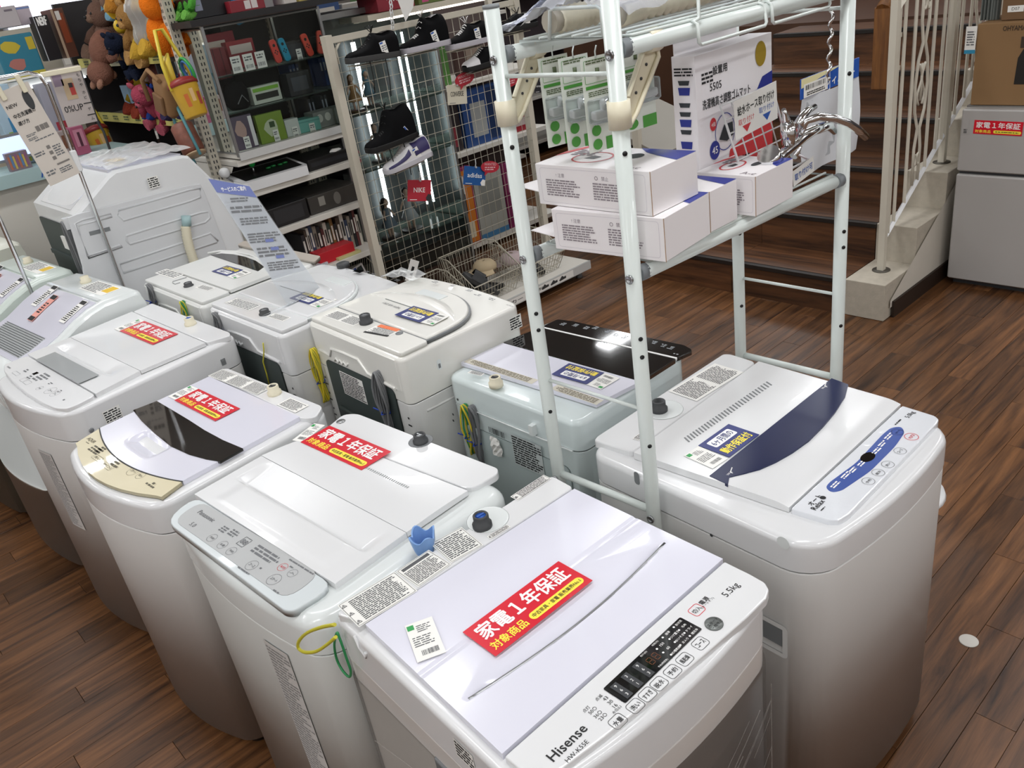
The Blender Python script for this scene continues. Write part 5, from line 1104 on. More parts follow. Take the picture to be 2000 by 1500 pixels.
# --- wire display with card, and chrome faucet
def wiredisplay():
    y = 1.055
    q = [UY(*p, y) for p in ((1407, 207), (1507, 166), (1546, 225), (1480, 317))]
    TL, TR = q[0], q[1]; up = Vector((.62, 0, -.78)); Lg = .205
    BL, BR = TL+up*Lg+Vector((-.055, 0, .0)), TR+up*Lg+Vector((-.055, 0, 0))
    e = E('wire_display', 'tilted white wire display with hose-fitting card, leaning behind the faucet', 'display stand', tuple(TL))
    o = TL; b = MB(); b.M = T(*(-o)); b.tube([TL, TR, BR, BL], .0032, 0, 8, True).build('frame', WHITE, e)
    for i in range(1, 5):
        t = i/5; b = MB(); b.M = T(*(-o)); b.tube([TL*(1-t)+TR*t, BL*(1-t)+BR*t], .0018, 0, 6).build('wire', WHITE, e)
    for i in range(1, 5):
        t = i/5; b = MB(); b.M = T(*(-o)); b.tube([TL*(1-t)+BL*t, TR*(1-t)+BR*t], .0018, 0, 6).build('wire', WHITE, e)
    b = MB(); b.M = T(*(-o)); f = Vector((0, -.05, -.02)); b.tube([BL, BL+f, BR+f, BR], .0028, 0, 6).build('foot_loop', WHITE, e)
    dn = (BL-TL).normalized(); c = [UY(*p, y-.008) for p in ((1419, 214), (1505, 170), (1529, 218), (1450, 260))]
    M, w, h = frame4(*c); e2 = E('fitting_card', 'laminated white card with red and blue arrows fixed on the wire display', 'sign', M=M)
    MB().box((0, 0, 0), (w, h, .001)).build('card', PAPER, e2)
    MB().text('給水ホース取り付け', T(0, h*.2, .0009), h*.24, w=w*.86, bold=.02).build('lettering', INK, e2)
    MB().text('取り付け', T(-w*.24, -h*.1, .0009), h*.16, w=w*.36).add([(-w*.34, -h*.22, .0009), (-w*.14, -h*.22, .0009), (-w*.24, -h*.42, .0009)], [(2, 1, 0)]).build('red_lettering', REDP, e2)
    MB().text('取り付け', T(w*.24, -h*.06, .0009), h*.16, w=w*.36).add([(w*.14, -h*.2, .0009), (w*.34, -h*.2, .0009), (w*.24, -h*.4, .0009)], [(2, 1, 0)]).build('blue_lettering', BLUEP, e2)
    c = [UY(*p, .99) for p in ((1546, 338), (1585, 308), (1593, 331), (1552, 362))]; M, w, h = frame4(*c)
    e3 = E('price_card', 'small white card with blue lettering under the faucet', 'sign', M=M); MB().box((0, 0, 0), (w, h, .001)).build('card', PAPER, e3); MB().text('取り付け可', T(0, 0, .0009), h*.45, w=w*.85, bold=.02).build('lettering', BLUEP, e3)
wiredisplay()
def faucet():
    e = E('faucet', 'chrome wall faucet with long curved spout, shown on the rack shelf', 'faucet', tuple(UY(1555, 262, .985)))
    o = e.location; 
    def t(pts, r, name, y=.985, n=12, m=CHROME, parent=None):
        P = []
        for p in pts: P.append(UY(p[0], p[1], y+(p[2] if len(p) > 2 else 0))-o)
        return MB().tube(P, r, 0, n).build(name, m, parent or e)
    body = t(((1507, 318), (1516, 312), (1530, 300), (1548, 285), (1566, 268), (1590, 254), (1620, 242)), [.009, .014, .012, .013, .014, .011, .008], 'body')
    t(((1500, 300), (1503, 306), (1512, 318)), [.024, .025, .022], 'wall_flange', n=18)
    t(((1540, 282), (1540, 262), (1537, 240)), [.014, .017, .014], 'valve_body')
    t(((1537, 240), (1535, 233), (1533, 222), (1530, 214)), [.01, .008, .0055, .005], 'spindle')
    t(((1560, 262), (1574, 236, -.01), (1600, 228, -.03), (1630, 231, -.045), (1655, 240, -.055), (1674, 252, -.06), (1691, 268, -.062)), [.011, .009, .0085, .0088, .009, .0092, .0085], 'spout', n=14)
    t(((1558, 248), (1566, 230), (1578, 216), (1592, 208)), [.013, .01, .008, .006], 'lever')
    t(((1590, 258), (1604, 250), (1618, 244), (1630, 258)), [.008, .011, .011, .007], 'side_valve')
    t(((1558, 284), (1556, 296), (1550, 306)), [.01, .008, .008], 'outlet')
faucet()
def filterpack():
    y = 1.17; h0, h1 = UY(1561, 172, y), UY(1678, 156, y)
    p = Vector(((h0.x+h1.x)/2, y, 1.56)); w = (h1.x-h0.x)*.96
    e = E('filter_pack', 'clear bag of filters with blue header hanging from a twisted strip', 'packet', tuple(p))
    F = Matrix(((1, 0, 0), (0, 0, -1), (0, 1, 0))).to_4x4()
    hd = MB().box((0, 0, -.02), (w, .003, .05)).build('header', BLUEP, e)
    MB().add([(-w*.5, .005, 0), (-w*.5, -.018, 0), (w*.2, .005, 0)], [(0, 1, 2)], 0, False, F @ T(0, 0, .002)).build('cream_print', mat('cream_print', '#e6dfae', .5), hd)
    MB().rect(F @ T(-w*.26, -.027, .0022), w*.4, .034).build('price_sticker', PAPER, hd); MB().bars(F @ T(-w*.26, -.02, .0025), w*.34, .012, 18).scrib(F @ T(-w*.26, -.036, .0025), w*.3, .01, 2).build('sticker_print', INK, hd)
    MB().text('フィルター', F @ T(w*.16, -.026, .0022), .022, w=w*.5, bold=.04).build('lettering', WPRINT, hd)
    MB().grid(lambda u, v: ((u-.5)*w, -.004+.006*math.sin(9*u+4*v), -.045-.20*v), 10, 8).build('clear_bag', glassmat('milky_bag', '#d5d8dc', .35, .15), e)
    MB().box((0, .006, -.14), (w*.8, .01, .17), bev=.003).build('filter_sheets', mat('grey_filter', '#a9adb1', .7), e)
    a = UY(1622, 20, y)-p; c = UY(1615, 158, y)-p
    P = [(a.x+(c.x-a.x)*i/30+.006*math.sin(i*.9), -.004+.004*math.cos(i*.9), a.z+(c.z-a.z)*i/30) for i in range(31)]
    MB().tube(P, .004, 0, 6).tube([(x-.004, yy, z) for x, yy, z in P], .003, 0, 6).build('twisted_strip', CHROME, e)
    MB().tube([(c.x-.012, 0, c.z+.02), (c.x-.014, 0, c.z-.025), (c.x+.014, 0, c.z-.025), (c.x+.012, 0, c.z+.02)], .0022, 0, 6, True).build('clip_loop', WHITE, e)
filterpack()
# --- hoses in a clear bag on the top shelf
def hoses():
    z = ZT+.05
    for k, (pts, lb) in enumerate(((((1.23, 1.21), (1.31, 1.20), (1.40, 1.16), (1.48, 1.15)), 'cream corrugated drain hose in the clear bag, nearer the shelf guard'), (((1.25, 1.075), (1.33, 1.10), (1.45, 1.09), (1.62, 1.10)), 'cream corrugated drain hose in the clear bag, behind the tall front post'))):
        P = []; N = 36
        for i in range(N):
            t = i/(N-1)*(len(pts)-1); j = min(int(t), len(pts)-2); f = t-j; P.append((pts[j][0]*(1-f)+pts[j+1][0]*f-1.23, pts[j][1]*(1-f)+pts[j+1][1]*f-1.1, 0))
        e = E('drain_hose', lb, 'hose', (1.23, 1.1, z-.002), 0, 'corrugated hoses on the top shelf')
        MB().tube(P, [.0245 if i % 2 else .0185 for i in range(N)], 0, 12).build('corrugated_tube', CREAM, e)
        MB().tube([P[0], (P[0][0]-.02, P[0][1], 0)], .021, 0, 12).build('hose_end', mat('hose_collar', '#b9b2a2', .5), e)
    def bg(u, v):
        x = 1.19+.6*u; y = 1.0+.27*v; h = .085*math.sin(math.pi*min(1, u*1.1+.12))**.5*math.sin(math.pi*(v*.9+.05))**.5
        return (x-1.45, y-1.12, .0+h+.006*math.sin(31*u+17*v)+.004*math.sin(53*v-20*u))
    e = E('clear_bag', 'clear plastic bag spread over the hoses on the top shelf', 'plastic bag', (1.45, 1.12, ZT+.03))
    MB().grid(bg, 36, 18).build('bag_film', glassmat('bag_film', '#e6e9f2', .22, .12), e)
    MB().grid(lambda u, v: (1.25-.075*u-1.45+.01*math.sin(7*v), 1.20+.085*u+.03*v-1.12, .12-.105*u**.6-.05*v*(1-u)+.006*math.sin(9*v+8*u)), 14, 10).build('bag_mouth', MATS['bag_film'], e)
hoses()
# ---------------------------------------------------------------- stairs, kerb, railing
STAIRW = woodmat('stair_wood', '#2c1a0f', '#6a4428', 'Y', .8, 12, .4, .25)
CONC = mat('terrazzo_concrete', '#b6ae9f', .75, var=.16, bump=.15, bscale=120, vscale=30)
NOSE = mat('dark_nosing', '#1f1a17', .4)
st = E('staircase', 'dark wood-clad stairs rising behind the rack', 'stairs', (3.95, 2.7, 0))
def SMB(): b = MB(); b.M = T(-3.95, -2.7, 0); return b
sx, sz, TR_, RS = 3.95, 0, .33, .2
for k in range(6):
    x = sx+TR_*k; z = RS*(k+1)
    for (ya, yb) in ((2.005, 2.7), (2.7, 3.42)):
        SMB().box((x+.01, (ya+yb)/2, z-RS/2-.012), (.02, yb-ya-.002, RS-.024)).build('riser', STAIRW, st)
        SMB().box((x+TR_/2+.012, (ya+yb)/2, z-.01), (TR_-.004, yb-ya-.002, .02)).build('tread', STAIRW, st)
    SMB().box((x+.004, 2.71, z-.012), (.036, 1.42, .024), bev=.002).build('nosing', NOSE, st)
    SMB().box((x+TR_/2+.02, 2.71, z/2-.02), (TR_, 1.40, max(.02, z-.06))).build('stair_body', GROUT, st)
struct(MB().box((7.55, 2.7, .6), (2.9, 6.5, 1.2)), 'wall_far', mat('landing_wood', '#4a2f1e', .5, var=.2))
for k in range(6):
    x = sx+TR_*k; z = RS*(k+1)
    o = SMB().box((x+TR_/2+.0, 1.895, z/2), (TR_, .215, z), bev=.004).build('concrete_block', CONC, st)
SMB().add([(4.0, 1.779, .06), (5.93, 1.779, .06), (5.93, 1.779, 1.1), (5.6, 1.779, 1.05), (4.0, 1.779, .10)], [(0, 1, 2, 3, 4)]).build('stringer_side', mat('cream_stringer', '#cfc9bd', .6), st)
struct(MB().box((4.97, 1.772, .045), (1.9, .012, .09)), 'baseboard_right', mat('dark_baseboard', '#2a1d15', .5))
RAILM = mat('cream_railing_paint', '#cbc5b6', .5, var=.08)
rl = E('stair_railing', 'cream metal railing with cast scroll panel along the stair edge', 'railing', (4.14, 1.9, .2))
def RLB(): b = MB(); b.M = T(-4.14, -1.9, -.2); return b
sl = RS/TR_
for k in (0, 2, 4):
    x = 4.14+TR_*k; z = RS*(k+1); n = RLB().box((x, 1.9, z+.66), (.034, .034, 1.32), bev=.002).build('newel_post', RAILM, rl)
    RLB().lathe([(.045, z), (.045, z+.004), (1e-6, z+.005)], 18, 0, T(x, 1.9, 0)).build('floor_ring', mat('dull_metal_ring', '#5e5a52', .5, metal=.6), n)
def zr(x): return .2+(x-4.14)*sl
RLB().tube([(4.15, 1.9, zr(4.15)+.16), (5.5, 1.9, zr(5.5)+.16)], .013, 0, 4).build('bottom_rail', WHITE, rl)
RLB().tube([(4.15, 1.9, zr(4.15)+1.26), (5.5, 1.9, zr(5.5)+1.26)], .016, 0, 4).build('top_rail', RAILM, rl)
i = 0
for k in (0, 2):
    x0 = 4.14+TR_*k
    for t in (.045, .11, .22, .44, .55, .615):
        x = x0+t; RLB().tube([(x, 1.9, zr(x)+.16), (x, 1.9, zr(x)+1.26)], .012 if t in (.045, .615) else .009, 0, 4).build('baluster', RAILM, rl)
    xc = x0+.33; o = RLB()
    for s in (-1, 1):
        o.tube([(xc+s*.03, 1.9, zr(xc)+.17), (xc+s*.035, 1.9, zr(xc)+.36), (xc+s*.012, 1.9, zr(xc)+.46), (xc+s*.055, 1.9, zr(xc)+.55), (xc+s*.07, 1.9, zr(xc)+.68), (xc+s*.05, 1.9, zr(xc)+.80), (xc+s*.012, 1.9, zr(xc)+.88), (xc+s*.04, 1.9, zr(xc)+.98), (xc+s*.035, 1.9, zr(xc)+1.22)], .008, 0, 6)
        o.tube([(xc+s*(.02+.02*math.sin(j*.7)), 1.9, zr(xc)+.58+.02*j) for j in range(11)], .006, 0, 5)
        for zc in (.30, 1.06): o.tube([(xc+s*(.02+.016*math.cos(j*.7)), 1.9, zr(xc)+zc+.03*math.sin(j*.7)) for j in range(9)], .006, 0, 5)
    o.tube([(xc, 1.9, zr(xc)+.6), (xc, 1.9, zr(xc)+.78)], .007, 0, 5); o.build('scroll_panel', RAILM, rl)
HRW = woodmat('handrail_wood', '#5a3516', '#8a5a2a', 'Z', 2, 20, .4, .1)
hr = E('handrail', 'brown wooden handrail with turned-down end fixed to the railing', 'handrail', (4.25, 2.0, 1.1))
b = MB(); b.M = T(-4.25, -2.0, -1.1); b.box((4.245, 2.0, 1.29), (.045, .085, .38), bev=.006).build('end_drop', HRW, hr)
b = MB(); b.M = T(-4.25, -2.0, -1.1); b.tube([(4.23, 2.0, 1.46), (5.6, 2.0, 1.46+1.37*sl)], .04, 0, 8).build('rail', HRW, hr)
b = MB(); b.M = T(-4.25, -2.0, -1.1); b.box((4.235, 1.94, 1.35), (.02, .06, .02)).box((4.235, 1.94, 1.2), (.02, .06, .02)).build('brackets', RAILM, hr)
# ---------------------------------------------------------------- fridge and cartons
fr = E('fridge', 'light grey two-door refrigerator beside the concrete stair kerb', 'refrigerator', (4.86, 1.44, 0))
FG = mat('shaded_fridge_enamel', '#aeaba8', .35, coat=.15, var=.02)  # enamel grey lowered: the shadow over the fridge front is put into its colour
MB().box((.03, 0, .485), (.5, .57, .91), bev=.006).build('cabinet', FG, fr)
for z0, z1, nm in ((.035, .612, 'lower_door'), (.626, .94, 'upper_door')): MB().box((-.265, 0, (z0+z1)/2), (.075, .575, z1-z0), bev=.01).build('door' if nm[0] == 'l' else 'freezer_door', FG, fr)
MB().box((-.25, 0, .619), (.06, .56, .014)).build('door_gap', DARKPL, fr)
MB().box((0, 0, .018), (.5, .54, .036)).build('base', DARKPL, fr)
MB().box((.0, 0, .943), (.5, .57, .008)).build('top_trim', mat('grey_top_trim', '#77736e', .5), fr)
A = frame4(*[UX(*p, 4.556) for p in ((1903, 233), (1998, 240), (1997, 265), (1901, 262))])
def wcard_at(A, label):
    M, w, h = A; e = E('warranty_card', label, 'sign', M=M, group='red one-year warranty cards'); w = abs(w)
    MB().box((0, 0, 0), (w, h, .001)).build('card', RED, e); B = T(0, 0, .001)
    MB().text('家電１年保証', B @ T(0, h*.17, 0), h*.44, w=w*.9, bold=.025).build('lettering', WPRINT, e)
    MB().text('対象商品', B @ T(-w*.3, -h*.29, 0), h*.22, w=w*.33, bold=.02).build('yellow_lettering', YEL, e)
    p = MB().rect(B, w*.56, h*.22, 0, w*.2, -h*.29, 0, h*.09).build('yellow_strip', YEL, e); MB().scrib(B @ T(w*.2, -h*.29, .0004), w*.48, h*.1, 1, 0, 1).build('small_lettering', INK, p)
wcard_at(A, 'red one-year warranty card on the fridge door')
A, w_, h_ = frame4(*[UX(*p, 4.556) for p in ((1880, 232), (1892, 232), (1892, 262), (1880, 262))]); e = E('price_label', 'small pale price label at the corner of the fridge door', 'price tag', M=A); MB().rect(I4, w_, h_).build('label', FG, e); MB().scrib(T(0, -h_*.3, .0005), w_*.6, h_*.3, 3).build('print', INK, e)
KRAFT = mat('kraft_carton', '#8a6a45', .7, var=.06); KRD = mat('dark_kraft_print', '#3d2f22', .7, var=0)
mw = E('microwave_carton', 'large brown carton with black microwave picture on top of the fridge', 'box', (4.86, 1.42, .949))
MB().box((0, 0, .19), (.5, .58, .38), bev=.003).build('carton', KRAFT, mw)
FX = Matrix(((0, 0, -1), (-1, 0, 0), (0, 1, 0))).to_4x4(); FX.translation = Vector((-.2515, 0, .19))
pic = MB().add([(-.10, -.09, 0), (.2, -.09, 0), (.2, .07, 0), (-.075, .07, 0), (-.095, .03, 0)], [(0, 1, 2, 3, 4)], 0, False, FX @ T(0, 0, .0004)).build('microwave_picture', mat('black_carton_print', '#17130f', .6), mw)
MB().text('OHYAMA', FX @ T(-.125, .165, .0005), .022, w=.1, bold=.02).rect(FX, .1, .05, 0, -.04, .1, .0003).build('lettering', KRD, mw)
tg = E('price_tag', 'white price tag with blue foot hanging on the brown microwave carton', 'price tag', tuple(UX(1896, 75, 4.60))); MB().box((0, 0, 0), (.0015, .05, .11)).build('card', PAPER, tg); MB().box((0, 0, -.062), (.0016, .05, .018)).build('blue_foot', mat('teal_print', '#2f8fb5', .5), tg); MB().scrib(Matrix(((0, 0, -1, -.001), (-1, 0, 0, 0), (0, 1, 0, 0), (0, 0, 0, 1))), .035, .07, 6).build('print', INKG, tg)
b2 = E('brown_carton', 'smaller brown carton stacked on the microwave carton', 'box', (4.88, 1.38, 1.331)); MB().box((0, 0, .16), (.42, .5, .32), bev=.003).build('carton', mat('kraft_carton_dark', '#74573a', .7), b2)
MB().rect(Matrix(((0, 0, -1, -.2108), (-1, 0, 0, .19), (0, 1, 0, .05), (0, 0, 0, 1))), .07, .028).build('label', PAPER, b2); MB().text('D07', Matrix(((0, 0, -1, -.2112), (-1, 0, 0, .19), (0, 1, 0, .05), (0, 0, 0, 1))), .014).build('label_print', INK, b2)
pb = E('folded_plastic', 'grey-green bundled plastic film standing beside the stacked brown carton', 'plastic film', (4.72, 1.70, 1.331))
MB().grid(lambda u, v: (.02*math.sin(40*u), -.045+.09*u, .3*v), 24, 2, 0).build('film_bundle', mat('grey_green_film', '#6f7470', .25, coat=.4), pb)
# white round stand and small white disc on the floor
e = E('round_stool', 'white round stand partly hidden behind the navy-windowed machine', 'stool', (2.025, .835, 0))
MB().lathe([(.02, .42), (.105, .425), (.115, .435), (.11, .447), (1e-6, .45)], 28).build('seat', WHITE, e); MB().lathe([(.08, 0), (.08, .012), (.025, .03), (.02, .42)], 20).build('pedestal', WHITE, e)
o = MB().lathe([(.026, 0), (.026, .002), (.024, .003), (1e-6, .003)], 24).build('floor_marker', mat('worn_white_disc', '#c9c5bd', .6), None, tuple(U(1892, 1252, 0))); tag(o, 'small white round marker lying on the wooden floor', 'marker')
# ---------------------------------------------------------------- shoe gondola with grid panel
GON = mat('ivory_gondola', '#cfc8b8', .45, var=.03); WIREM = mat('ivory_wire', '#b3ad9d', .4); GONW = mat('white_shelf_enamel', '#d9d5cc', .45, var=.02)
gd = E('shoe_gondola', 'ivory slotted gondola with wire grid panel and base shelf', 'display rack', (3.15, 3.9, 0))
def GB(): b = MB(); b.M = T(-3.15, -3.9, 0); return b
def post(x, y, z0, z1, mb):
    p = mb().box((x, y, (z0+z1)/2), (.042, .05, z1-z0)).build('post', GON, gd)
    b = mb(); z = z0+.04
    while z < z1-.03:
        for dx in (.0217,): b.box((x+dx, y-.008, z), (.001, .006, .016)).box((x+dx, y+.008, z), (.001, .006, .016))
        z += .026
    b.build('post_slots', DARKPL, p)
for x in (2.475, 3.83): post(x, 4.11, .06, 1.725, GB)
GB().box((3.15, 4.1, 1.70), (1.32, .012, .03)).build('top_rail', GON, gd)
for x in (2.55, 3.76):
    s = 1 if x < 3 else -1
    GB().tube([(x-s*.045, 4.1, 1.58), (x-s*.04, 4.1, 1.65), (x, 4.1, 1.69)], .008, 0, 6).build('corner_bracket', GON, gd)
b = GB()
for i in range(25): x = 2.51+.0533*i; b.tube([(x, 4.092, .12), (x, 4.092, 1.685)], .0017, 0, 5)
for i in range(22): z = .14+.0735*i; b.tube([(2.5, 4.09, z), (3.81, 4.09, z)], .0017, 0, 5)
b.build('wire_grid', WIREM, gd, kind='stuff')
GB().box((2.87, 3.91, .085), (1.88, .44, .03)).build('base_shelf', GONW, gd)
GB().box((2.87, 3.695, .075), (1.88, .012, .055)).build('price_rail', mat('clear_price_rail', '#c9cac8', .2, coat=.5), gd)
b = GB(); FY = Matrix(((1, 0, 0), (0, 0, -1), (0, 1, 0))).to_4x4()
def fyM(x, y, z): q = FY.copy(); q.translation = Vector((x, y, z)); return q
lb = GB().rect(fyM(2.98, 3.6885, .075), .5, .042).rect(fyM(3.45, 3.6885, .075), .38, .042).build('rail_label', PAPER, gd)
GB().text('スニーカー', fyM(3.05, 3.688, .075), .022, w=.26, bold=.02).text('販売中', fyM(3.33, 3.688, .075), .02, bold=.02).build('lettering', INK, lb)
b = GB()
for x, m in ((3.38, 0), (3.46, 0), (3.54, 0)): b.add([(x-.03, 3.6878, .062), (x+.03, 3.6878, .066), (x+.03, 3.6878, .082), (x+.01, 3.6878, .08), (x-.005, 3.6878, .092), (x-.02, 3.6878, .08), (x-.035, 3.6878, .07)], [(0, 1, 2, 3, 4, 5, 6)])
b.build('shoe_pictures', DARKPL, lb)
for x in (1.98, 3.74): GB().tube([(x, 3.74, .0), (x, 3.74, .06)], .022, 0, 10).build('caster', GREYP, gd)
# shoes
def shoe(label, x, y, z, L, rz, ry, up, sole, lace, high=.09, toe=None, swoosh=None, quarter=None, tagrot=0, width=.09, lace_loop=True, dangle=False):
    M = T(x, y, z) @ RY(ry) @ RZ(rz); e = E('sneaker', label, 'shoe', M=M, group='shoes hung on the grid panel')
    def wid(t): return width/2*(.55+.9*math.sin(math.pi*min(1, t*.52+.12))**1)*(1 if t > .08 else (.55+5.6*t))*(1-.22*max(0, (t-.35))*(1 if t < .75 else 1.0)+.1*max(0, t-.75))
    P = [(-L/2+L*i/16, -wid(i/16)) for i in range(17)]; P += [(x_, -y_) for x_, y_ in P[::-1]]
    P = [p for k, p in enumerate(P) if k == 0 or (Vector(p)-Vector(P[k-1])).length > 1e-5]
    MB().prism(P, 0, .03, 0, .004, .003).build('sole', sole, e)
    def ht(t):   # upper profile height
        pts = [(0, .035), (.08, .052), (.25, .062), (.42, .085), (.55, high), (.72, high*.93), (.9, high*1.02), (1, high*.96)]
        for (a, ha), (c, hc) in zip(pts, pts[1:]):
            if a <= t <= c: return ha+(hc-ha)*(t-a)/(c-a)
        return high
    nx, nr = 20, 12
    def fn(u, v):
        t = .01+.975*u; a = math.pi*v; w = wid(t)*(.96); h = ht(t)-.026; k = 1 if t < .5 else .62+.2*abs(math.cos(a))
        return (-L/2+L*t+.006*math.sin(a)*(1 if t > .9 else 0), -w*math.cos(a)*(1-(.35 if t > .5 else .15)*math.sin(a)**2), .026+h*math.sin(a)**(.55))
    u_ = MB().grid(fn, nx, nr, 0)
    a0 = [fn(0, j/nr) for j in range(nr+1)]; u_.add(a0, [tuple(range(nr+1))]); a1 = [fn(1, j/nr) for j in range(nr+1)]; u_.add(a1, [tuple(range(nr, -1, -1))])
    u_.build('upper', up, e)
    if toe: MB().grid(lambda u, v: tuple(Vector(fn(u*.3, v))+Vector((-.002, -.0015*math.cos(math.pi*v), .002))), 6, 10).build('toe_panel', toe, e)
    if quarter: MB().grid(lambda u, v: (lambda p: (p[0], p[1]-.0025, p[2]))(fn(.62+.36*u, .02+.3*v)), 6, 6).grid(lambda u, v: (lambda p: (p[0], p[1]-.0025, p[2]))(fn(.03+.5*u, .0+.13*v+.05*u)), 8, 3).build('overlay', quarter, e)
    lc = MB()
    for i in range(6):
        t = .30+.042*i; z1 = ht(t)+.002; lc.tube([(-L/2+L*t, -.02, z1-.006), (-L/2+L*(t+.015), 0, z1), (-L/2+L*(t+.03), .02, z1-.004)], .003, 0, 5); lc.tube([(-L/2+L*t, .02, z1-.006), (-L/2+L*(t+.015), 0, z1+.002), (-L/2+L*(t+.03), -.02, z1-.004)], .003, 0, 5)
    if lace_loop:
        for s in (-1, 1): lc.tube([(-L/2+L*.56, 0, high), (-L/2+L*.52, s*.03, high+.03), (-L/2+L*.58, s*.02, high+.035), (-L/2+L*.57, 0, high)], .0025, 0, 5)
    if dangle:
        for s, l in ((-.04, .16), (.06, .19)): lc.tube([(s, -.03, .03), (s+.004, -.035, -.03), (s+.01, -.03, -l*.6), (s+.002, -.03, -l)], .0028, 0, 5)
    lc.build('laces', lace, e)
    MB().grid(lambda u, v: (-L/2+L*(.62+.3*u), (v-.5)*.045, ht(.62+.3*u)-.002+.003*math.sin(math.pi*u)), 6, 4).build('collar_opening', BLACK, e)
    if swoosh: MB().add([(-L*.08, -width*.44, .055), (L*.0, -width*.45, .04), (L*.1, -width*.41, .05), (L*.28, -width*.40, .075), (L*.1, -width*.40, .06), (L*.0, -width*.42, .056), (-L*.04, -width*.43, .066)], [(0, 1, 2, 3, 4, 5, 6)]).build('side_stripe', swoosh, e)
    tg = MB().box((0, 0, 0), (.04, .0012, .085)); tg2 = tg.build('price_tag', PAPER, e); tg2.matrix_local = T(L*.16, -width*.5-.012, .045) @ RY(tagrot)
    MB().box((-.008, -.0008, .036), (.02, .0006, .008)).build('blue_corner', BLUEP, tg2)
    MB().bars(fyM(.002, -.0009, -.025), .028, .012, 12).scrib(fyM(.002, -.0009, .01), .03, .03, 3).build('tag_print', INKG, tg2)
    MB().box((0, .03, .015-.03), (L*.7, .10, .004)).tube([(-L*.3, .075, -.015), (L*.3, .075, -.015)], .003, 0, 5).build('shelf_bracket', WIREM, e)
    return e
SHB = mat('black_canvas', '#09090b', .8, spec=.12, var=.2); SHW = mat('white_leather', '#d9d7d8', .45); SOLEW = mat('white_rubber', '#b9b6bd', .55); SOLEB = mat('black_rubber', '#121212', .6); SOLEG = mat('grey_rubber', '#3a3a3a', .6); PUR = mat('purple_leather', '#2d2559', .45); LCW = mat('white_laces', '#dcdad8', .6); LCB = mat('black_laces', '#0a0a0a', .6)
def at_shoe(px, py, y=4.0): p = UY(px, py, y); return p.x, p.y, p.z
x, y, z = at_shoe(727, 118); shoe('all-black sneaker with long dangling laces at the corner of the grid', x, y, z, .31, 0, 3, SHB, SOLEG, LCB, .135, dangle=True, tagrot=-12)
x, y, z = at_shoe(828, 97); shoe('black high-top sneaker with white sole and white laces', x, y, z, .31, 0, 0, SHB, SOLEW, LCW, .165, swoosh=LCW, tagrot=-14)
x, y, z = at_shoe(912, 90); shoe('black low sneaker with white sole next to the high-top', x, y, z, .29, 0, 0, SHB, SOLEW, LCW, .12, tagrot=-6)
x, y, z = at_shoe(943, 131); shoe('white-toed sneaker with black sole half hidden by the rack post', x, y, z, .28, 0, -2, SHB, SOLEB, LCW, .11, toe=SHW, tagrot=-6)
x, y, z = at_shoe(763, 283); shoe('bulky all-black high-top hanging above the purple sneaker', x, y, z, .31, 0, -4, SHB, SOLEB, LCB, .19, dangle=True, tagrot=58, width=.11)
x, y, z = at_shoe(793, 322); shoe('purple and white sneaker with white laces', x, y-.01, z, .31, 0, -6, SHW, mat('sole_pale', '#c9c7cd', .5), LCW, .125, swoosh=PUR, quarter=PUR, tagrot=-14)
x, y, z = at_shoe(1000, 60, 4.03); shoe('small dark sneaker seen behind the rack at the far grid bracket', 3.72, 4.0, 1.55, .26, 0, 0, SHB, SOLEB, LCB, .09)
# hanging brand cards
def hangcard(label, pts, y, m, txt, ink, h=.3, sub=None, corner=None):
    M, w, hh = frame4(*[UY(*p, y) for p in pts]); e = E('brand_card', label, 'sign', M=M, group='brand cards clipped to the grid')
    MB().box((0, 0, 0), (w, hh, .0015), bev=.0005).build('card', m, e)
    MB().text(txt, T(0, hh*.03, .0012), hh*h, w=w*.66 if len(txt) > 4 else None, bold=.02).build('lettering', ink, e)
    MB().rect(T(0, 0, .0012), w*.3, hh*.03, 0, -w*.25, -hh*.42).build('small_print', WPRINT if ink is WPRINT else INKG, e)
    if corner: MB().add([(w*.5, -hh*.5, .0013), (w*.5, -hh*.2, .0013), (w*.38, -hh*.15, .0013), (w*.28, -hh*.35, .0013), (w*.34, -hh*.5, .0013)], [(0, 1, 2, 3, 4)]).build('corner_picture', corner, e)
    MB().tube([(0, hh*.5, .0), (.006, hh*.5+.02, -.004), (0, hh*.5+.045, -.006)], .003, 0, 6).lathe([(.006, 0), (.006, .012), (1e-6, .012)], 8, 0, T(0, hh*.5-.004, 0)).build('clear_clip', mat('clear_clip', '#dfe3e3', .15, alpha=.6), e)
CREAMC = mat('cream_card', '#d8d2be', .5); REDC = mat('dull_red_card', '#b8303f', .45); BLUC = mat('dull_blue_card', '#245a9c', .45)
hangcard('cream hanging card with dark lettering below a red bubble', [(873, 165), (911, 165), (912, 201), (874, 207)], 4.06, CREAMC, 'CONVERSE', INK, .24)
hangcard('red square hanging card with white lettering', [(796, 352), (841, 351), (842, 393), (796, 393)], 4.06, REDC, 'NIKE', WPRINT, .22, corner=DARKPL)
hangcard('blue hanging card with white lowercase lettering', [(907, 324), (951, 327), (945, 363), (904, 360)], 4.06, BLUC, 'adidas', WPRINT, .24, corner=PAPER)
hangcard('black hanging card seen past the rack brace', [(1043, 158), (1066, 156), (1067, 180), (1044, 182)], 4.06, mat('black_card', '#2a2a2e', .5), 'NEW BALANCE', WPRINT, .14)
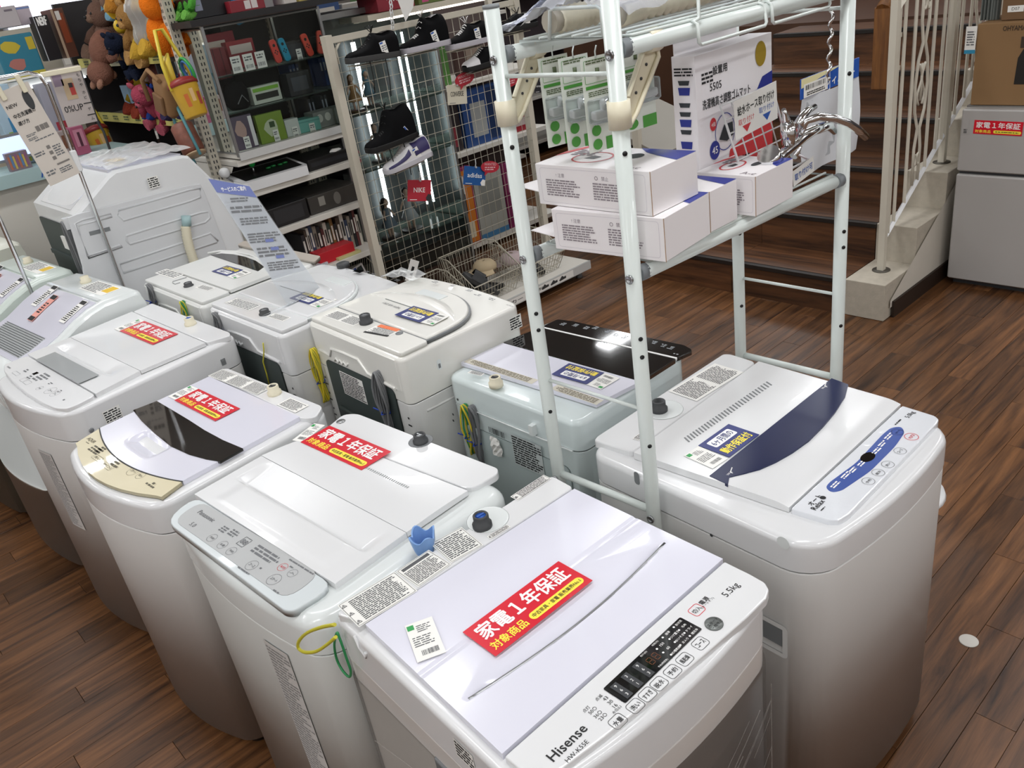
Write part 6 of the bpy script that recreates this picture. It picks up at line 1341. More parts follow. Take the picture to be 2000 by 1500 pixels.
def bubble(label, px, py, rot, rx=.075, ry=.036, y=4.05):
    p = UY(px, py, y); e = E('wanted_card', label, 'sign', tuple(p), group='red speech-bubble cards on the grid'); A = fyM(0, 0, 0) @ RZ(rot)
    P = [(rx*math.cos(i*.2618), ry*math.sin(i*.2618)) for i in range(24)]
    MB().prism(P, 0, .002, M=A).add([(-.04, -ry*.7, .001), (-.015, -ry*.95, .001), (-.045, -ry*1.5, .001)], [(0, 1, 2)], 0, False, A).build('card', REDC, e)
    MB().text('WANTED', A @ T(0, ry*.45, .003), .016, bold=.02).scrib(A @ T(0, -ry*.25, .003), rx*1.2, ry*.7, 2).build('lettering', mat('pale_pink_print', '#e7b9bd', .5), e)
bubble('red WANTED bubble above the cream card', 907, 154, 4); bubble('red WANTED bubble beside the blue card', 957, 326, -14); bubble('red WANTED bubble seen past the pale rack post', 995, 158, 0, .07)
# baskets on the base shelf
def basket(label, x0, x1, y0, y1, z, h, lip=.05):
    e = E('wire_basket', label, 'basket', ((x0+x1)/2, (y0+y1)/2, z), group='wire baskets on the base shelf'); cx, cy = (x0+x1)/2, (y0+y1)/2
    a, b_ = (x1-x0)/2, (y1-y0)/2; t = [(-a-lip, -b_-lip, h*.5), (a+lip, -b_-lip, h*.5), (a+lip, b_*.3, h), (a+lip, b_, h), (-a-lip, b_, h), (-a-lip, b_*.3, h)]
    MB().tube(t, .0042, 0, 6, True).build('rim', WIREM, e)
    w = MB()
    def col(p, q, n):
        for i in range(n+1):
            f = i/n; T_ = Vector(p[0])*(1-f)+Vector(p[1])*f; B_ = Vector(q[0])*(1-f)+Vector(q[1])*f; w.tube([T_, B_], .002, 0, 4)
    col((t[0], t[1]), ((-a, -b_, .004), (a, -b_, .004)), 14); col((t[4], t[3]), ((-a, b_, .004), (a, b_, .004)), 14)
    for s in (-1, 1):
        col((t[0] if s < 0 else t[1], t[5] if s < 0 else t[2]), ((s*a, -b_, .004), (s*a, b_*.3, .004)), 8); col((t[5] if s < 0 else t[2], t[4] if s < 0 else t[3]), ((s*a, b_*.3, .004), (s*a, b_, .004)), 4)
    for i in range(10): f = -a+2*a*i/9; w.tube([(f, -b_, .004), (f, b_, .004)], .002, 0, 4)
    for zz in (.35, .65):
        w.tube([(-a-lip*zz, -b_-lip*zz, h*.5*zz), (a+lip*zz, -b_-lip*zz, h*.5*zz), (a+lip*zz, b_, h*zz), (-a-lip*zz, b_, h*zz)], .0024, 0, 4, True)
    w.build('wire_sides', WIREM, e, kind='stuff'); return e
basket('wire basket of dark sandals and a beige cap, in the middle of the base shelf', 2.90, 3.21, 3.78, 4.05, .105, .28, .04)
basket('wire basket half hidden by the oval-lidded machine', 2.5, 2.80, 3.78, 4.05, .105, .22, .04)
basket('wire basket at the open end of the base shelf', 3.31, 3.60, 3.78, 4.05, .105, .24, .04)
def sandal(label, x, y, z, rz, ry, m):
    M = T(x, y, z) @ RZ(rz) @ RX(ry); e = E('sandal', label, 'shoe', M=M, group='dark sandals in the baskets'); P = [(.045*math.cos(i*.2618)*(1+.15*math.sin(i*.2618)), .13*math.sin(i*.2618)) for i in range(24)]
    MB().prism(P, 0, .03, 0, .008, .004).build('sole', m, e); MB().grid(lambda u, v: (-.05+.1*u, .0+.075*v, .03+.05*math.sin(math.pi*u)), 10, 4, 0).build('strap', BLACK, e)
sandal('black sandal tilted up at the front of the middle basket', 2.98, 3.84, .2, 50, 40, SOLEG); sandal('black sandal lying deeper in the middle basket', 3.05, 3.88, .15, 70, 15, SOLEB); sandal('black slipper in the end basket', 3.45, 3.9, .16, 10, 25, SOLEB); sandal('dark slipper under the beige knitted hat', 2.98, 3.97, .14, 110, 10, SOLEB)
def cap(label, x, y, z, m, rz=0, s=1):
    e = E('cap', label, 'hat', (x, y, z), rz); MB().lathe([(.09*s, 0), (.092*s, .015*s), (.088*s, .035*s), (.066*s, .06*s), (.03*s, .068*s), (1e-6, .062*s)], 20).build('crown', m, e)
    MB().grid(lambda u, v: (math.cos(-1.2+2.4*u)*(.088+.07*v)*s, math.sin(-1.2+2.4*u)*(.09+.03*v)*s, (.012-.02*v)*s), 12, 3, 0, thick=.004).build('brim', m, e)
    MB().tube([(-.05*s+.1*s*i/10, .0, (.045+.022*math.sin(math.pi*i/10))*s) for i in range(11)], .003, 0, 5).build('seam', mat('tan_seam', '#8d7f69', .8), e)
cap('beige knitted hat piled at the back of the middle basket', 3.13, 3.95, .24, mat('beige_cotton', '#b3a183', .9, var=.15), 200, .85)
cap('tan patterned cap in the hidden basket', 2.68, 3.9, .2, mat('tan_cotton', '#bfa98a', .9, var=.2), 150, 1)
cap('pale pink cap seen past the rack post', 3.38, 3.97, .2, mat('pink_grey_cotton', '#b7a5a6', .9), 100, .9)
e = E('grey_case', 'grey bag lying in the hidden basket', 'bag', (2.60, 3.88, .22), 20); MB().box((0, 0, .03), (.24, .14, .06), bev=.02).build('body', mat('grey_fabric', '#5d6064', .9), e); MB().tube([(-.08, 0, .06), (-.04, 0, .1), (.04, 0, .1), (.08, 0, .06)], .006, 0, 6).build('strap', SOLEG, e)
M, w_, h_ = frame4(*[UY(*p, 3.70) for p in ((787, 512), (800, 515), (826, 548), (806, 541))]); e = E('tilted_card', 'tilted white price card standing at the hidden basket', 'sign', M=M); MB().box((0, 0, 0), (w_, h_, .001)).build('card', PAPER, e); MB().rect(T(0, 0, .001), w_*.3, h_*.4).build('print', INK, e)
# ---------------------------------------------------------------- toy and game block behind
GLASS = glassmat('case_glass', '#eef4f2', .01, .02, True)
ALU = mat('aluminium_edge', '#9d9f9f', .3, metal=.8)
blk = E('game_gondola', 'white shelving block of games with slotted corner post', 'display rack', (2.3, 4.5, 0))
def BB(): b = MB(); b.M = T(-2.3, -4.5, 0); return b
def slot_post(x, y, mb, parent, z1=2.05):
    p = mb().box((x, y, z1/2), (.05, .05, z1)).build('post', GON, parent); b = mb(); z = .1
    while z < z1-.05: b.box((x-.0255, y-.008, z), (.001, .006, .016)).box((x-.0255, y+.008, z), (.001, .006, .016)).box((x-.008, y-.0255, z), (.006, .001, .016)).box((x+.008, y-.0255, z), (.006, .001, .016)); z += .03
    b.build('post_slots', DARKPL, p)
slot_post(1.855, 4.50, BB, blk); slot_post(2.575, 4.85, BB, blk)
BB().box((2.22, 4.86, 1.0), (.74, .02, 1.95)).build('back_panel', mat('dark_pegboard', '#2b2728', .6), blk)
for z, yf, th in ((1.20, 4.27, .03), (1.035, 4.25, .035), (.80, 4.25, .035), (.52, 4.22, .035)):
    BB().box((2.235, (yf+4.85)/2, z), (.71, 4.85-yf, th), bev=.004).build('shelf', GONW, blk)
    BB().add([(1.88, yf+.06, z-.015), (1.88, 4.8, z-.015), (1.88, 4.8, z-.11), (1.88, 4.62, z-.11), (1.88, yf+.1, z-.05)], [(0, 1, 2, 3, 4)]).build('shelf_bracket', GONW, blk)
BB().box((2.42, 4.55, 1.885), (1.16, .62, .03)).build('top_shelf', mat('black_top_shelf', '#1c1a1b', .4), blk)
BB().box((2.22, 4.8, .1), (.72, .1, .2)).build('kick_board', GONW, blk)
# glass game case
gc = E('game_case', 'glass display case of game consoles and boxes on the white shelving', 'display case', (2.2, 4.5, 1.22))
def CB(): b = MB(); b.M = T(-2.2, -4.5, -1.22); return b
cx0, cx1, cy0, cy1, cz0, cz1 = 1.90, 2.56, 4.27, 4.80, 1.222, 1.865
CB().box(((cx0+cx1)/2, (cy0+cy1)/2, 1.236), (cx1-cx0, cy1-cy0, .026)).build('case_floor', GONW, gc)
CB().box(((cx0+cx1)/2, (cy0+cy1)/2, cz1), (cx1-cx0, cy1-cy0, .012)).build('case_top', mat('smoky_case_top', '#6a5c58', .3, coat=.3), gc)
for (x, y) in ((cx0, cy0), (cx1, cy0), (cx0, cy1), (cx1, cy1)): CB().box((x, y, 1.55), (.014, .014, .63)).build('edge_post', ALU, gc)
for (xa, ya, xb, yb) in ((cx0, cy0, cx1, cy0), (cx0, cy0, cx0, cy1), (cx1, cy0, cx1, cy1)):
    CB().add([(xa, ya, 1.25), (xb, yb, 1.25), (xb, yb, 1.86), (xa, ya, 1.86)], [(0, 1, 2, 3)]).build('glass_pane', GLASS, gc)
    CB().tube([(xa, ya, 1.858), (xb, yb, 1.858)], .007, 0, 4).build('edge_rail', ALU, gc); CB().tube([(xa, ya, 1.25), (xb, yb, 1.25)], .006, 0, 4).build('edge_rail', ALU, gc)
for z in (1.44, 1.62): CB().box(((cx0+cx1)/2, (cy0+cy1)/2+.03, z), (cx1-cx0-.02, cy1-cy0-.08, .006)).build('glass_shelf', glassmat('green_glass_shelf', '#b4c2bc', .05, .05), gc)
CB().box(((cx0+cx1)/2, cy0-.012, 1.235), (cx1-cx0, .008, .04)).build('price_rail', MATS['clear_price_rail'], gc)
CB().box(((cx0+cx1)/2, 4.5, 1.852), (cx1-cx0-.1, .03, .012)).build('case_lamp', mat('case_lamp', '#fff6e4', .4, emit=5, var=0), gc)
CT = {}
def cm(hexc, rough=.42): 
    k = 'tint_'+hexc.strip('#')
    return mat(k, hexc, rough, var=.04)
def item(name, label, cat, x, y, z, w, d, h, c, deco=(), rz=0, tilt=0, group=None, tagc=False, art=None):
    """boxed article: carton, printed panels on its front and top"""
    e = E(name, label, cat, M=T(x, y, z) @ RZ(rz) @ RX(tilt), group=group)
    MB().box((0, 0, h/2), (w, d, h), bev=min(w, d, h)*.04).build('body', cm(c), e)
    F = fyM(0, -d/2-.0006, h/2)
    for k, (nm, col, px, pz, pw, ph) in enumerate(deco):
        m = MB()
        if nm == 'round_picture': m.disc(F, pw*w/2, ph*h/2, 0, px*w, pz*h, .0002*(k+1))
        elif nm == 'blob_picture': m.add([(px*w+pw*w/2*math.cos(i*.6283)*(.7+.3*R.random()), pz*h+ph*h/2*math.sin(i*.6283)*(.7+.3*R.random()), .0002*(k+1)) for i in range(10)], [tuple(range(10))], 0, False, F)
        else: m.rect(F, pw*w, ph*h, 0, px*w, pz*h, .0002*(k+1))
        m.build(nm, cm(col), e)
    if tagc:
        t = MB().box((w*.1, -d/2-.004, h*.2), (.032, .001, .06)).build('price_tag', PAPER, e); MB().bars(fyM(w*.1, -d/2-.0052, h*.2-.015), .024, .01, 10).scrib(fyM(w*.1, -d/2-.0052, h*.2+.012), .024, .02, 2).build('tag_print', INKG, t)
    return e
def on(px, py, y): p = UY(px, py, y); return p.x, p.z
S3, S2, S1 = 1.625, 1.445, 1.25
# bottom row of the case
item('game_box', 'purple and white game package at the front corner of the glass case', 'game', 1.99, 4.36, S1, .14, .03, .17, '#5b4f62', (('blob_picture', '#b99a93', 0, .1, .5, .6), ('side_strip', '#e6e4e6', .42, 0, .14, .9)), -12, tagc=True, group='game packages in the glass case')
item('game_box', 'green game package with pale round picture in the glass case', 'game', 2.16, 4.36, S1, .15, .035, .15, '#7f9a35', (('blob_picture', '#c4cdb0', 0, 0, .6, .7), ('eye_picture', '#3e5636', .05, .1, .2, .2)), -6, tagc=True, group='game packages in the glass case')
item('game_box', 'red and brown game package in the case by the corner post', 'game', 1.925, 4.56, S1, .02, .13, .16, '#6a2b2a', (), 0, group='game packages in the glass case')
item('gift_box', 'teal gift box tilted in the glass case', 'box', 2.40, 4.40, S1, .13, .11, .07, '#74b7ae', (('band', '#5f9f98', 0, .3, 1, .1),), -14, tagc=True)
item('gift_box', 'small white carton next to the teal gift box', 'box', 2.29, 4.38, S1, .08, .06, .09, '#cfd3d0', (), -8, tagc=True)
# middle row
e = E('handheld_case', 'black rounded handheld console case in the glass case', 'case', (2.05, 4.42, S2)); MB().lathe([(.045, 0), (.06, .02), (.062, .09), (.045, .13), (1e-6, .14)], 16).build('shell', SHB, e); MB().tube([(-.03, -.055, .03), (0, -.065, .07), (.03, -.055, .03)], .003, 0, 5).build('zip', GREYP, e)
item('figure_box', 'white and lime figure box in the middle of the glass case', 'box', 2.21, 4.42, S2, .17, .05, .09, '#c9cfc2', (('window', '#1f211c', 0, -.1, .8, .35), ('green_band', '#7db53a', 0, .3, .9, .2)), 0)
item('figure_box', 'dark boxed controller set in the middle of the glass case', 'box', 2.40, 4.40, S2, .14, .08, .12, '#24262b', (('picture', '#4a4f57', 0, 0, .7, .6),), 0)
for i, (c, lb) in enumerate((('#26407a', 'dark blue'), ('#2f5596', 'mid blue'), ('#23315f', 'navy'), ('#3b3d46', 'charcoal'), ('#2a2c33', 'near-black'))): item('game_case', lb+' spined game case standing in a row in the glass case', 'game', 2.44+.022*i, 4.56, S2 if i < 3 else S1, .018, .12, .15, c, (('spine_print', '#aeb4c2', 0, .2, .5, .3),), group='game cases in the glass case')
item('toy_robot_box', 'beige eyed toy unit at the end of the glass case', 'toy', 2.49, 4.40, S1, .13, .1, .09, '#8f938f', (('round_picture', '#d9dad3', -.2, .1, .3, .5), ('round_picture', '#d9dad3', .2, .1, .3, .5)), 0)
# top row
for i, t in enumerate((-.07, 0, .07)): 
    e = E('price_tag', ('first', 'second', 'third')[i]+' of three white price cards standing on the top glass shelf', 'price tag', (2.12+t, 4.32, S3)); MB().box((0, 0, .04), (.055, .002, .08)).build('card', PAPER, e); MB().bars(fyM(0, -.0015, .02), .04, .018, 12).scrib(fyM(0, -.0015, .058), .04, .025, 2).build('print', INKG, e)
def joycon(label, x, z, c, rz):
    e = E('game_controller', label, 'game controller', M=T(x, 4.40, z) @ RY(rz), group='slim game controllers'); MB().prism(rrect(-.02, .02, -.06, .06, .016, 4), 0, .014, 0, .003, M=fyM(0, 0, .06)).build('shell', cm(c, .35), e)
    for k, (dx, dz) in enumerate(((0, .03), (-.008, -.005), (.008, -.005), (0, -.014), (0, .004))): MB().disc(fyM(dx, -.0145, .06+dz), .008 if k == 0 else .004, .008 if k == 0 else .004).build('button', BLACK, e)
joycon('red slim game controller on the top glass shelf', 2.33, S3, '#d8463c', -8); joycon('blue slim game controller beside the red one', 2.385, S3, '#1f93b5', -10); joycon('orange-red slim game controller beside the black console', 2.53, S3, '#e4503e', -12)
item('game_console', 'black flat game console lying on the top glass shelf', 'console', 2.455, 4.46, S3, .11, .1, .09, '#1b1b1e', (('screen', '#2e3036', 0, 0, .8, .7),), 0, tagc=True)
item('game_box', 'stack of dark red game cases on the top glass shelf', 'game', 2.0, 4.46, S3-.02, .10, .12, .15, '#70262c', (('stripe', '#4c1a20', -.2, 0, .05, 1), ('stripe', '#4c1a20', .2, 0, .05, 1)), 0)
item('game_box', 'red and white boxed game behind the price cards', 'game', 2.22, 4.6, S3, .16, .06, .14, '#8e3038', (('label', '#c9c2c0', 0, .2, .8, .3),), 0)
item('game_box', 'maroon boxed set high at the back of the case', 'game', 2.1, 4.7, S3, .3, .05, .19, '#8c2436', (('label', '#d8d2cf', .1, .15, .4, .3),), 0)
item('game_box', 'teal and brown boxed set beside the back corner of the case', 'game', 1.96, 4.68, S3, .1, .05, .18, '#3c5f66', (('label', '#a66b4a', .1, .1, .5, .3),), 0)
# on top
item('game_box', 'red game box lettered GAME on the black top shelf', 'game', 2.22, 4.42, 1.90, .24, .2, .055, '#8f2531', (('white_square', '#e3d9d6', -.1, 0, .14, .7), ('white_square', '#e3d9d6', .06, 0, .14, .7), ('grey_end', '#8d8a8a', .4, 0, .2, 1)), 0)
item('figure_box', 'white carton corner standing on the black top shelf', 'box', 2.42, 4.38, 1.90, .07, .2, .09, '#d4cdc6', (), 0); item('figure_box', 'yellow patterned toy box on the black top shelf', 'box', 2.60, 4.42, 1.90, .22, .2, .06, '#c9b56a', (('picture', '#8e4a6b', -.1, 0, .4, .7),), 0)
item('toy_bag', 'shiny black wrapped toys piled on the black top shelf', 'toy', 2.02, 4.48, 1.90, .2, .22, .1, '#17171b', (('glint', '#8f96a8', -.3, .1, .2, .5),), 0)
# keyboard / arcade base and consoles on the lower shelves
e = E('arcade_controller', 'white arcade stick controller with green ball top', 'game controller', (2.07, 4.36, 1.055), -2)
MB().add([(-.2, -.13, 0), (.18, -.13, 0), (.2, -.09, 0), (.2, .13, 0), (-.2, .13, 0), (-.2, -.13, .05), (.18, -.13, .05), (.2, -.09, .05), (.2, .13, .075), (-.2, .13, .075)], [(4, 3, 2, 1, 0), (5, 6, 7, 8, 9), (0, 1, 6, 5), (1, 2, 7, 6), (2, 3, 8, 7), (3, 4, 9, 8), (4, 0, 5, 9)]).build('case', WHITE, e)
MB().add([(-.17, -.10, .0545), (.17, -.10, .0545), (.18, .11, .075), (-.17, .11, .075)], [(0, 1, 2, 3)]).build('black_plate', BLACK, e)
MB().tube([(-.07, .0, .06), (-.07, 0, .1)], .005, 0, 6).build('stick', STEELM, e); MB().ball((-.07, 0, .115), .018).build('ball_top', mat('bright_green', '#17b24a', .3), e)
for i in range(4): MB().lathe([(.014, 0), (.014, .006), (1e-6, .008)], 10, 0, T(.02+.036*i, .01+.012*(i % 2), .066)).build('button', cm('#2d8f4c'), e)
item('game_console', 'black console lying beside the white arcade controller', 'console', 2.42, 4.42, 1.055, .28, .26, .06, '#131314', (('front_panel', '#25262a', 0, 0, .9, .4),), 3)
e = E('tag_card', 'crumpled white tag lying on the black console', 'price tag', (2.50, 4.33, 1.117), 30); MB().grid(lambda u, v: (.07*u-.035, .04*v-.02, .012*math.sin(3*u)), 6, 2, 0, thick=.001).build('tag', PAPER, e)
item('radio_unit', 'grey electronic unit wrapped in clear film on the middle shelf', 'electronics', 2.40, 4.44, .82, .34, .3, .10, '#3b3834', (('dial', '#8b8880', -.25, .1, .12, .5), ('round_picture', '#6f6c66', .05, 0, .14, .7)), 0)
item('radio_unit', 'black grilled speaker unit under the arcade controller', 'electronics', 2.06, 4.42, .82, .3, .3, .11, '#1c1c1d', (('grille', '#2e2e30', .1, 0, .6, .7),), 0)
e = E('white_plug', 'white round adapter hanging at the corner post', 'adapter', (1.845, 4.38, 1.16)); MB().ball((0, 0, 0), (.03, .03, .028)).build('body', WHITE, e); MB().tube([(0, 0, -.02), (.03, -.02, -.06), (.06, -.01, -.07), (.03, .02, -.075)], .006, 0, 6).build('cord', CABLEG, e)
cols = ['#2c2c30', '#4a3d33', '#d0cdc4', '#33415c', '#8b8478', '#1d1d20', '#5b2e2e', '#c7c2b5', '#3e4a42', '#7a5a30']
x = 2.16; i = 0
nm = ['black', 'brown', 'ivory', 'navy', 'grey', 'jet-black', 'maroon', 'cream', 'dark green', 'ochre']
while x < 2.55:
    w_ = R.uniform(.014, .026); c = cols[i % 10]
    item('magazine', '%s spined book, %s of the books standing on the middle shelf' % (nm[i % 10], ['first', 'second', 'third', 'fourth'][i//10]+' of its colour'), 'book', x+w_/2, 4.44, .538, w_, .18, R.uniform(.17, .22), c, (('spine_label', '#d8d5cc' if c[1] < '8' else '#3b3b3b', 0, .1, .5, .4),), 0, group='books standing on the middle shelf'); x += w_+.002; i += 1
def lying(label, px, py, y, z, w, d, h, c, rz, deco=()): X = UY(px, py, y).x; return item('boxed_game', label, 'game', X, y, z, w, d, h, c, deco, rz)
lying('red box lying at the edge of the book shelf, lower one', 520, 425, 4.36, .538, .22, .16, .05, '#b3202e', 4); lying('white and red boxed game lying on the red box', 520, 405, 4.36, .589, .2, .16, .035, '#cdbfbd', 14, (('red_stripe', '#c22b33', .1, 0, .3, .8),))
lying('bright red flat box leaning before the books', 625, 395, 4.30, .538, .24, .10, .07, '#c0202d', 0); lying('thin white booklet lying at the shelf edge', 575, 415, 4.26, .538, .22, .06, .015, '#c9cad2', 4); lying('yellow and white thin booklet at the shelf edge', 655, 400, 4.25, .538, .16, .05, .015, '#cfc98f', 2); lying('blue thin booklet under the red boxes', 548, 428, 4.27, .538, .15, .06, .012, '#3a4c8f', 6)
# low baskets with boxes
bl = E('low_shelf', 'low white shelf with clear price rail under the books', 'shelf', (2.24, 4.3, 0)); MB().box((0, .2, .235), (.70, .62, .03)).build('shelf', GONW, bl); MB().box((0, -.115, .23), (.70, .01, .05)).build('price_rail', MATS['clear_price_rail'], bl); MB().box((0, .45, .11), (.70, .1, .22)).build('kick_board', GONW, bl)
basket('white wire basket of small boxes on the low shelf', 1.96, 2.22, 4.24, 4.5, .252, .2, .03); basket('white wire basket with the blue and red carton on the low shelf', 2.30, 2.54, 4.24, 4.5, .252, .2, .03)
item('boxed_game', 'blue, red and white carton tilted in the low basket', 'box', 2.42, 4.38, .29, .13, .22, .12, '#d2ccca', (('blue_side', '#26458f', -.3, .2, .4, .5), ('red_side', '#b8232f', 0, -.3, 1, .35), ('dark_picture', '#26302f', .15, .25, .4, .3)), 25, -18)
for i, (c, lb) in enumerate((('#2e2d31', 'black'), ('#cfc8c6', 'white'), ('#6c4a86', 'purple'), ('#8f2530', 'crimson'), ('#b9b4ab', 'stone grey'), ('#46505c', 'slate'))): item('small_box', lb+' small box packed in the low basket', 'box', 1.99+.042*i, 4.34+.02*(i % 2), .262, .04, .13, .12+.03*(i % 3), c, (('label', '#e2dfd8', 0, .2, .7, .3),), 6, 8, group='small boxes in the low basket')
# ---------------------------------------------------------------- tall glass showcase with figures
sc = E('glass_showcase', 'tall glass showcase with upright light tube and figurines behind the grid', 'display case', (3.0, 4.6, 0))
def GCB(): b = MB(); b.M = T(-3.0, -4.6, 0); return b
gx0, gx1, gy0, gy1 = 2.615, 3.42, 4.42, 4.84
for x in (gx0, gx1):
    for y in (gy0, gy1): GCB().box((x, y, .9), (.018, .018, 1.8)).build('edge_post', ALU, sc)
GCB().box(((gx0+gx1)/2, (gy0+gy1)/2, .1), (gx1-gx0, gy1-gy0, .2)).build('plinth', mat('dark_wood_plinth', '#3a281d', .5), sc)
GCB().box(((gx0+gx1)/2, gy1+.02, 1.0), (gx1-gx0, .012, 1.6)).build('back_mirror', mat('greyed_mirror', '#5a6062', .38, metal=.35, var=0), sc)
GCB().box(((gx0+gx1)/2, (gy0+gy1)/2, 1.80), (gx1-gx0+.02, gy1-gy0+.02, .03)).build('case_top', ALU, sc)
for (xa, ya, xb, yb) in ((gx0, gy0, gx1, gy0), (gx0, gy0, gx0, gy1), (gx1, gy0, gx1, gy1)): GCB().add([(xa, ya, .2), (xb, yb, .2), (xb, yb, 1.79), (xa, ya, 1.79)], [(0, 1, 2, 3)]).build('glass_pane', GLASS, sc)
for z in (.44, .92, 1.25): GCB().box(((gx0+gx1)/2, (gy0+gy1)/2, z), (gx1-gx0-.03, gy1-gy0-.03, .008)).build('glass_shelf', MATS['green_glass_shelf'], sc)
LED = mat('cool_light_tube', '#fbfdff', .4, emit=9, var=0)
for x in (3.07, 3.39): GCB().tube([(x, gy1-.04, .5), (x, gy1-.04, 1.62)], .015 if x < 3.2 else .008, 0, 8).build('light_tube', LED, sc)
def figure(label, x, y, z, h, skirt, hair, skin='#d9b9a5', pose=0, base='#2a2a2c'):
    e = E('figurine', label, 'figurine', (x, y, z), R.uniform(-40, 40), 'figurines in the glass showcase'); s = h/.2
    MB().lathe([(.05*s, 0), (.052*s, .006), (.045*s, .012), (1e-6, .012)], 20).build('base', cm(base), e)
    b = MB(); 
    for k in (-1, 1): b.tube([(k*.01*s, 0, .012), (k*.012*s, .004*s*pose, .04*s), (k*.01*s, 0, .085*s)], [.006*s, .0075*s, .011*s], 0, 8)
    b.tube([(0, 0, .08*s), (0, 0, .105*s), (0, 0, .135*s), (0, 0, .148*s), (0, 0, .156*s)], [.018*s, .014*s, .018*s, .008*s, .007*s], 0, 10)
    b.tube([(-.018*s, 0, .137*s), (-.034*s, -.008*s, .118*s), (-.045*s, -.02*s, .135*s if pose else .1*s)], [.006*s, .005*s, .004*s], 0, 6).tube([(.018*s, 0, .137*s), (.032*s, -.006*s, .117*s), (.03*s, -.022*s, .10*s)], [.006*s, .005*s, .004*s], 0, 6)
    b.ball((0, -.002*s, .173*s), (.014*s, .016*s, .018*s)); b.build('body', cm(skin), e)
    if skirt: MB().lathe([(.038*s, .055*s), (.04*s, .06*s), (.026*s, .09*s), (.0155*s, .108*s), (.02*s, .135*s), (.009*s, .147*s)], 14).build('dress', cm(skirt), e)
    MB().ball((0, .005*s, .178*s), (.0165*s, .0165*s, .0175*s)).tube([(0, .016*s, .175*s), (0, .024*s, .14*s), (.003*s, .022*s, .10*s)], [.012*s, .012*s, .004*s], 0, 8).build('hair', cm(hair), e)
x, z = on(676, 330, 4.50); figure('pink jointed figurine on the upper glass shelf', 2.70, 4.48, .926, .22, '#c9566f', '#b8405c', '#d2798a', 1)
figure('white-dressed figurine with black hair, beside the ivory grid post', 2.715, 4.52, .446, .26, '#cfd3d2', '#1b1a1c'); figure('dark figurine with yellow and blue dress on the low glass shelf', 2.89, 4.55, .446, .27, '#6e7f8f', '#26262a', base='#1c1c1e'); figure('pale blue-dressed tall figurine with dark bun on the low glass shelf', 3.06, 4.55, .446, .29, '#c4cad0', '#202024'); figure('bare-shouldered brown-haired figurine on the top glass shelf', 2.84, 4.55, 1.256, .22, '#b98f62', '#7a5a3a'); figure('teal-haired figurine on the top glass shelf', 2.98, 4.60, 1.256, .22, '#5b87a0', '#4f93b5'); figure('black and grey figurine on the middle glass shelf', 2.95, 4.58, .926, .24, '#4d5157', '#2b2b30'); figure('blue-skirted figurine on the middle glass shelf', 3.2, 4.6, .926, .22, '#3f5f94', '#8a6a4a')
# boards and boxed toys beyond the grid
def board(label, x, y, z, w, h, c, deco, d=.05): return item('toy_box', label, 'toy box', x, y, z, w, d, h, c, deco, 0, group='large toy boxes beyond the grid')
sh2 = E('ivory_shelf', 'long ivory shelf unit beyond the grid', 'shelf', (4.05, 4.95, 0))
for z in (.06, .74, 1.2): MB().box((0, .12, z), (1.25, .5, .03)).build('shelf', GONW, sh2)
for x in (-.62, .62): MB().box((x, .35, .85), (.04, .04, 1.7)).build('post', GON, sh2)
MB().box((0, .38, .85), (1.2, .01, 1.7)).build('back_panel', mat('brown_back_panel', '#4a3d3a', .7), sh2)
board('orange toy box with magenta border and cat picture, beyond the grid', 3.68, 4.84, .076, .30, .58, '#8f2c55', (('orange_panel', '#c9762c', .05, 0, .82, .92), ('white_figure', '#d9d4cd', .1, .25, .3, .3), ('dark_figure', '#2b2326', .12, .05, .22, .25), ('label', '#d4c6a8', .2, -.3, .35, .2)))
board('pale grey toy box with blue foot, beside the orange box', 3.99, 4.85, .076, .28, .5, '#a9aaa2', (('blue_foot', '#4a7fa8', 0, -.45, 1, .08), ('print', '#8a8c86', 0, .1, .7, .5)))
board('magenta toy box next to the pale grey one', 4.25, 4.86, .076, .2, .5, '#7d2b55', (('label', '#c9a9b8', 0, .2, .6, .3),))
board('blue toy box with white sheet, on the middle rear shelf', 4.08, 4.9, .756, .36, .40, '#27477f', (('white_sheet', '#a3a6a5', -.1, -.05, .4, .6), ('stripe', '#1b3056', .3, 0, .3, .9)))
board('black and red toy box on the middle rear shelf', 3.72, 4.9, .756, .26, .36, '#2a2326', (('red_patch', '#83303a', 0, -.2, .7, .4), ('pale_patch', '#a59a92', -.1, .2, .4, .3)))
board('small red toy box at the open end of the rear shelf', 4.44, 4.9, .756, .2, .14, '#8e1f2b', (('label', '#b7a9a4', 0, 0, .5, .4),))
board('green and pink toy box high on the rear shelf', 3.7, 4.9, 1.216, .3, .3, '#4d7a3a', (('pink_picture', '#c06a8c', -.2, .1, .3, .5),)); board('dark brown toy box high on the rear shelf', 4.1, 4.9, 1.216, .34, .26, '#4a3430', (('label', '#8f7f72', 0, .1, .5, .4),))
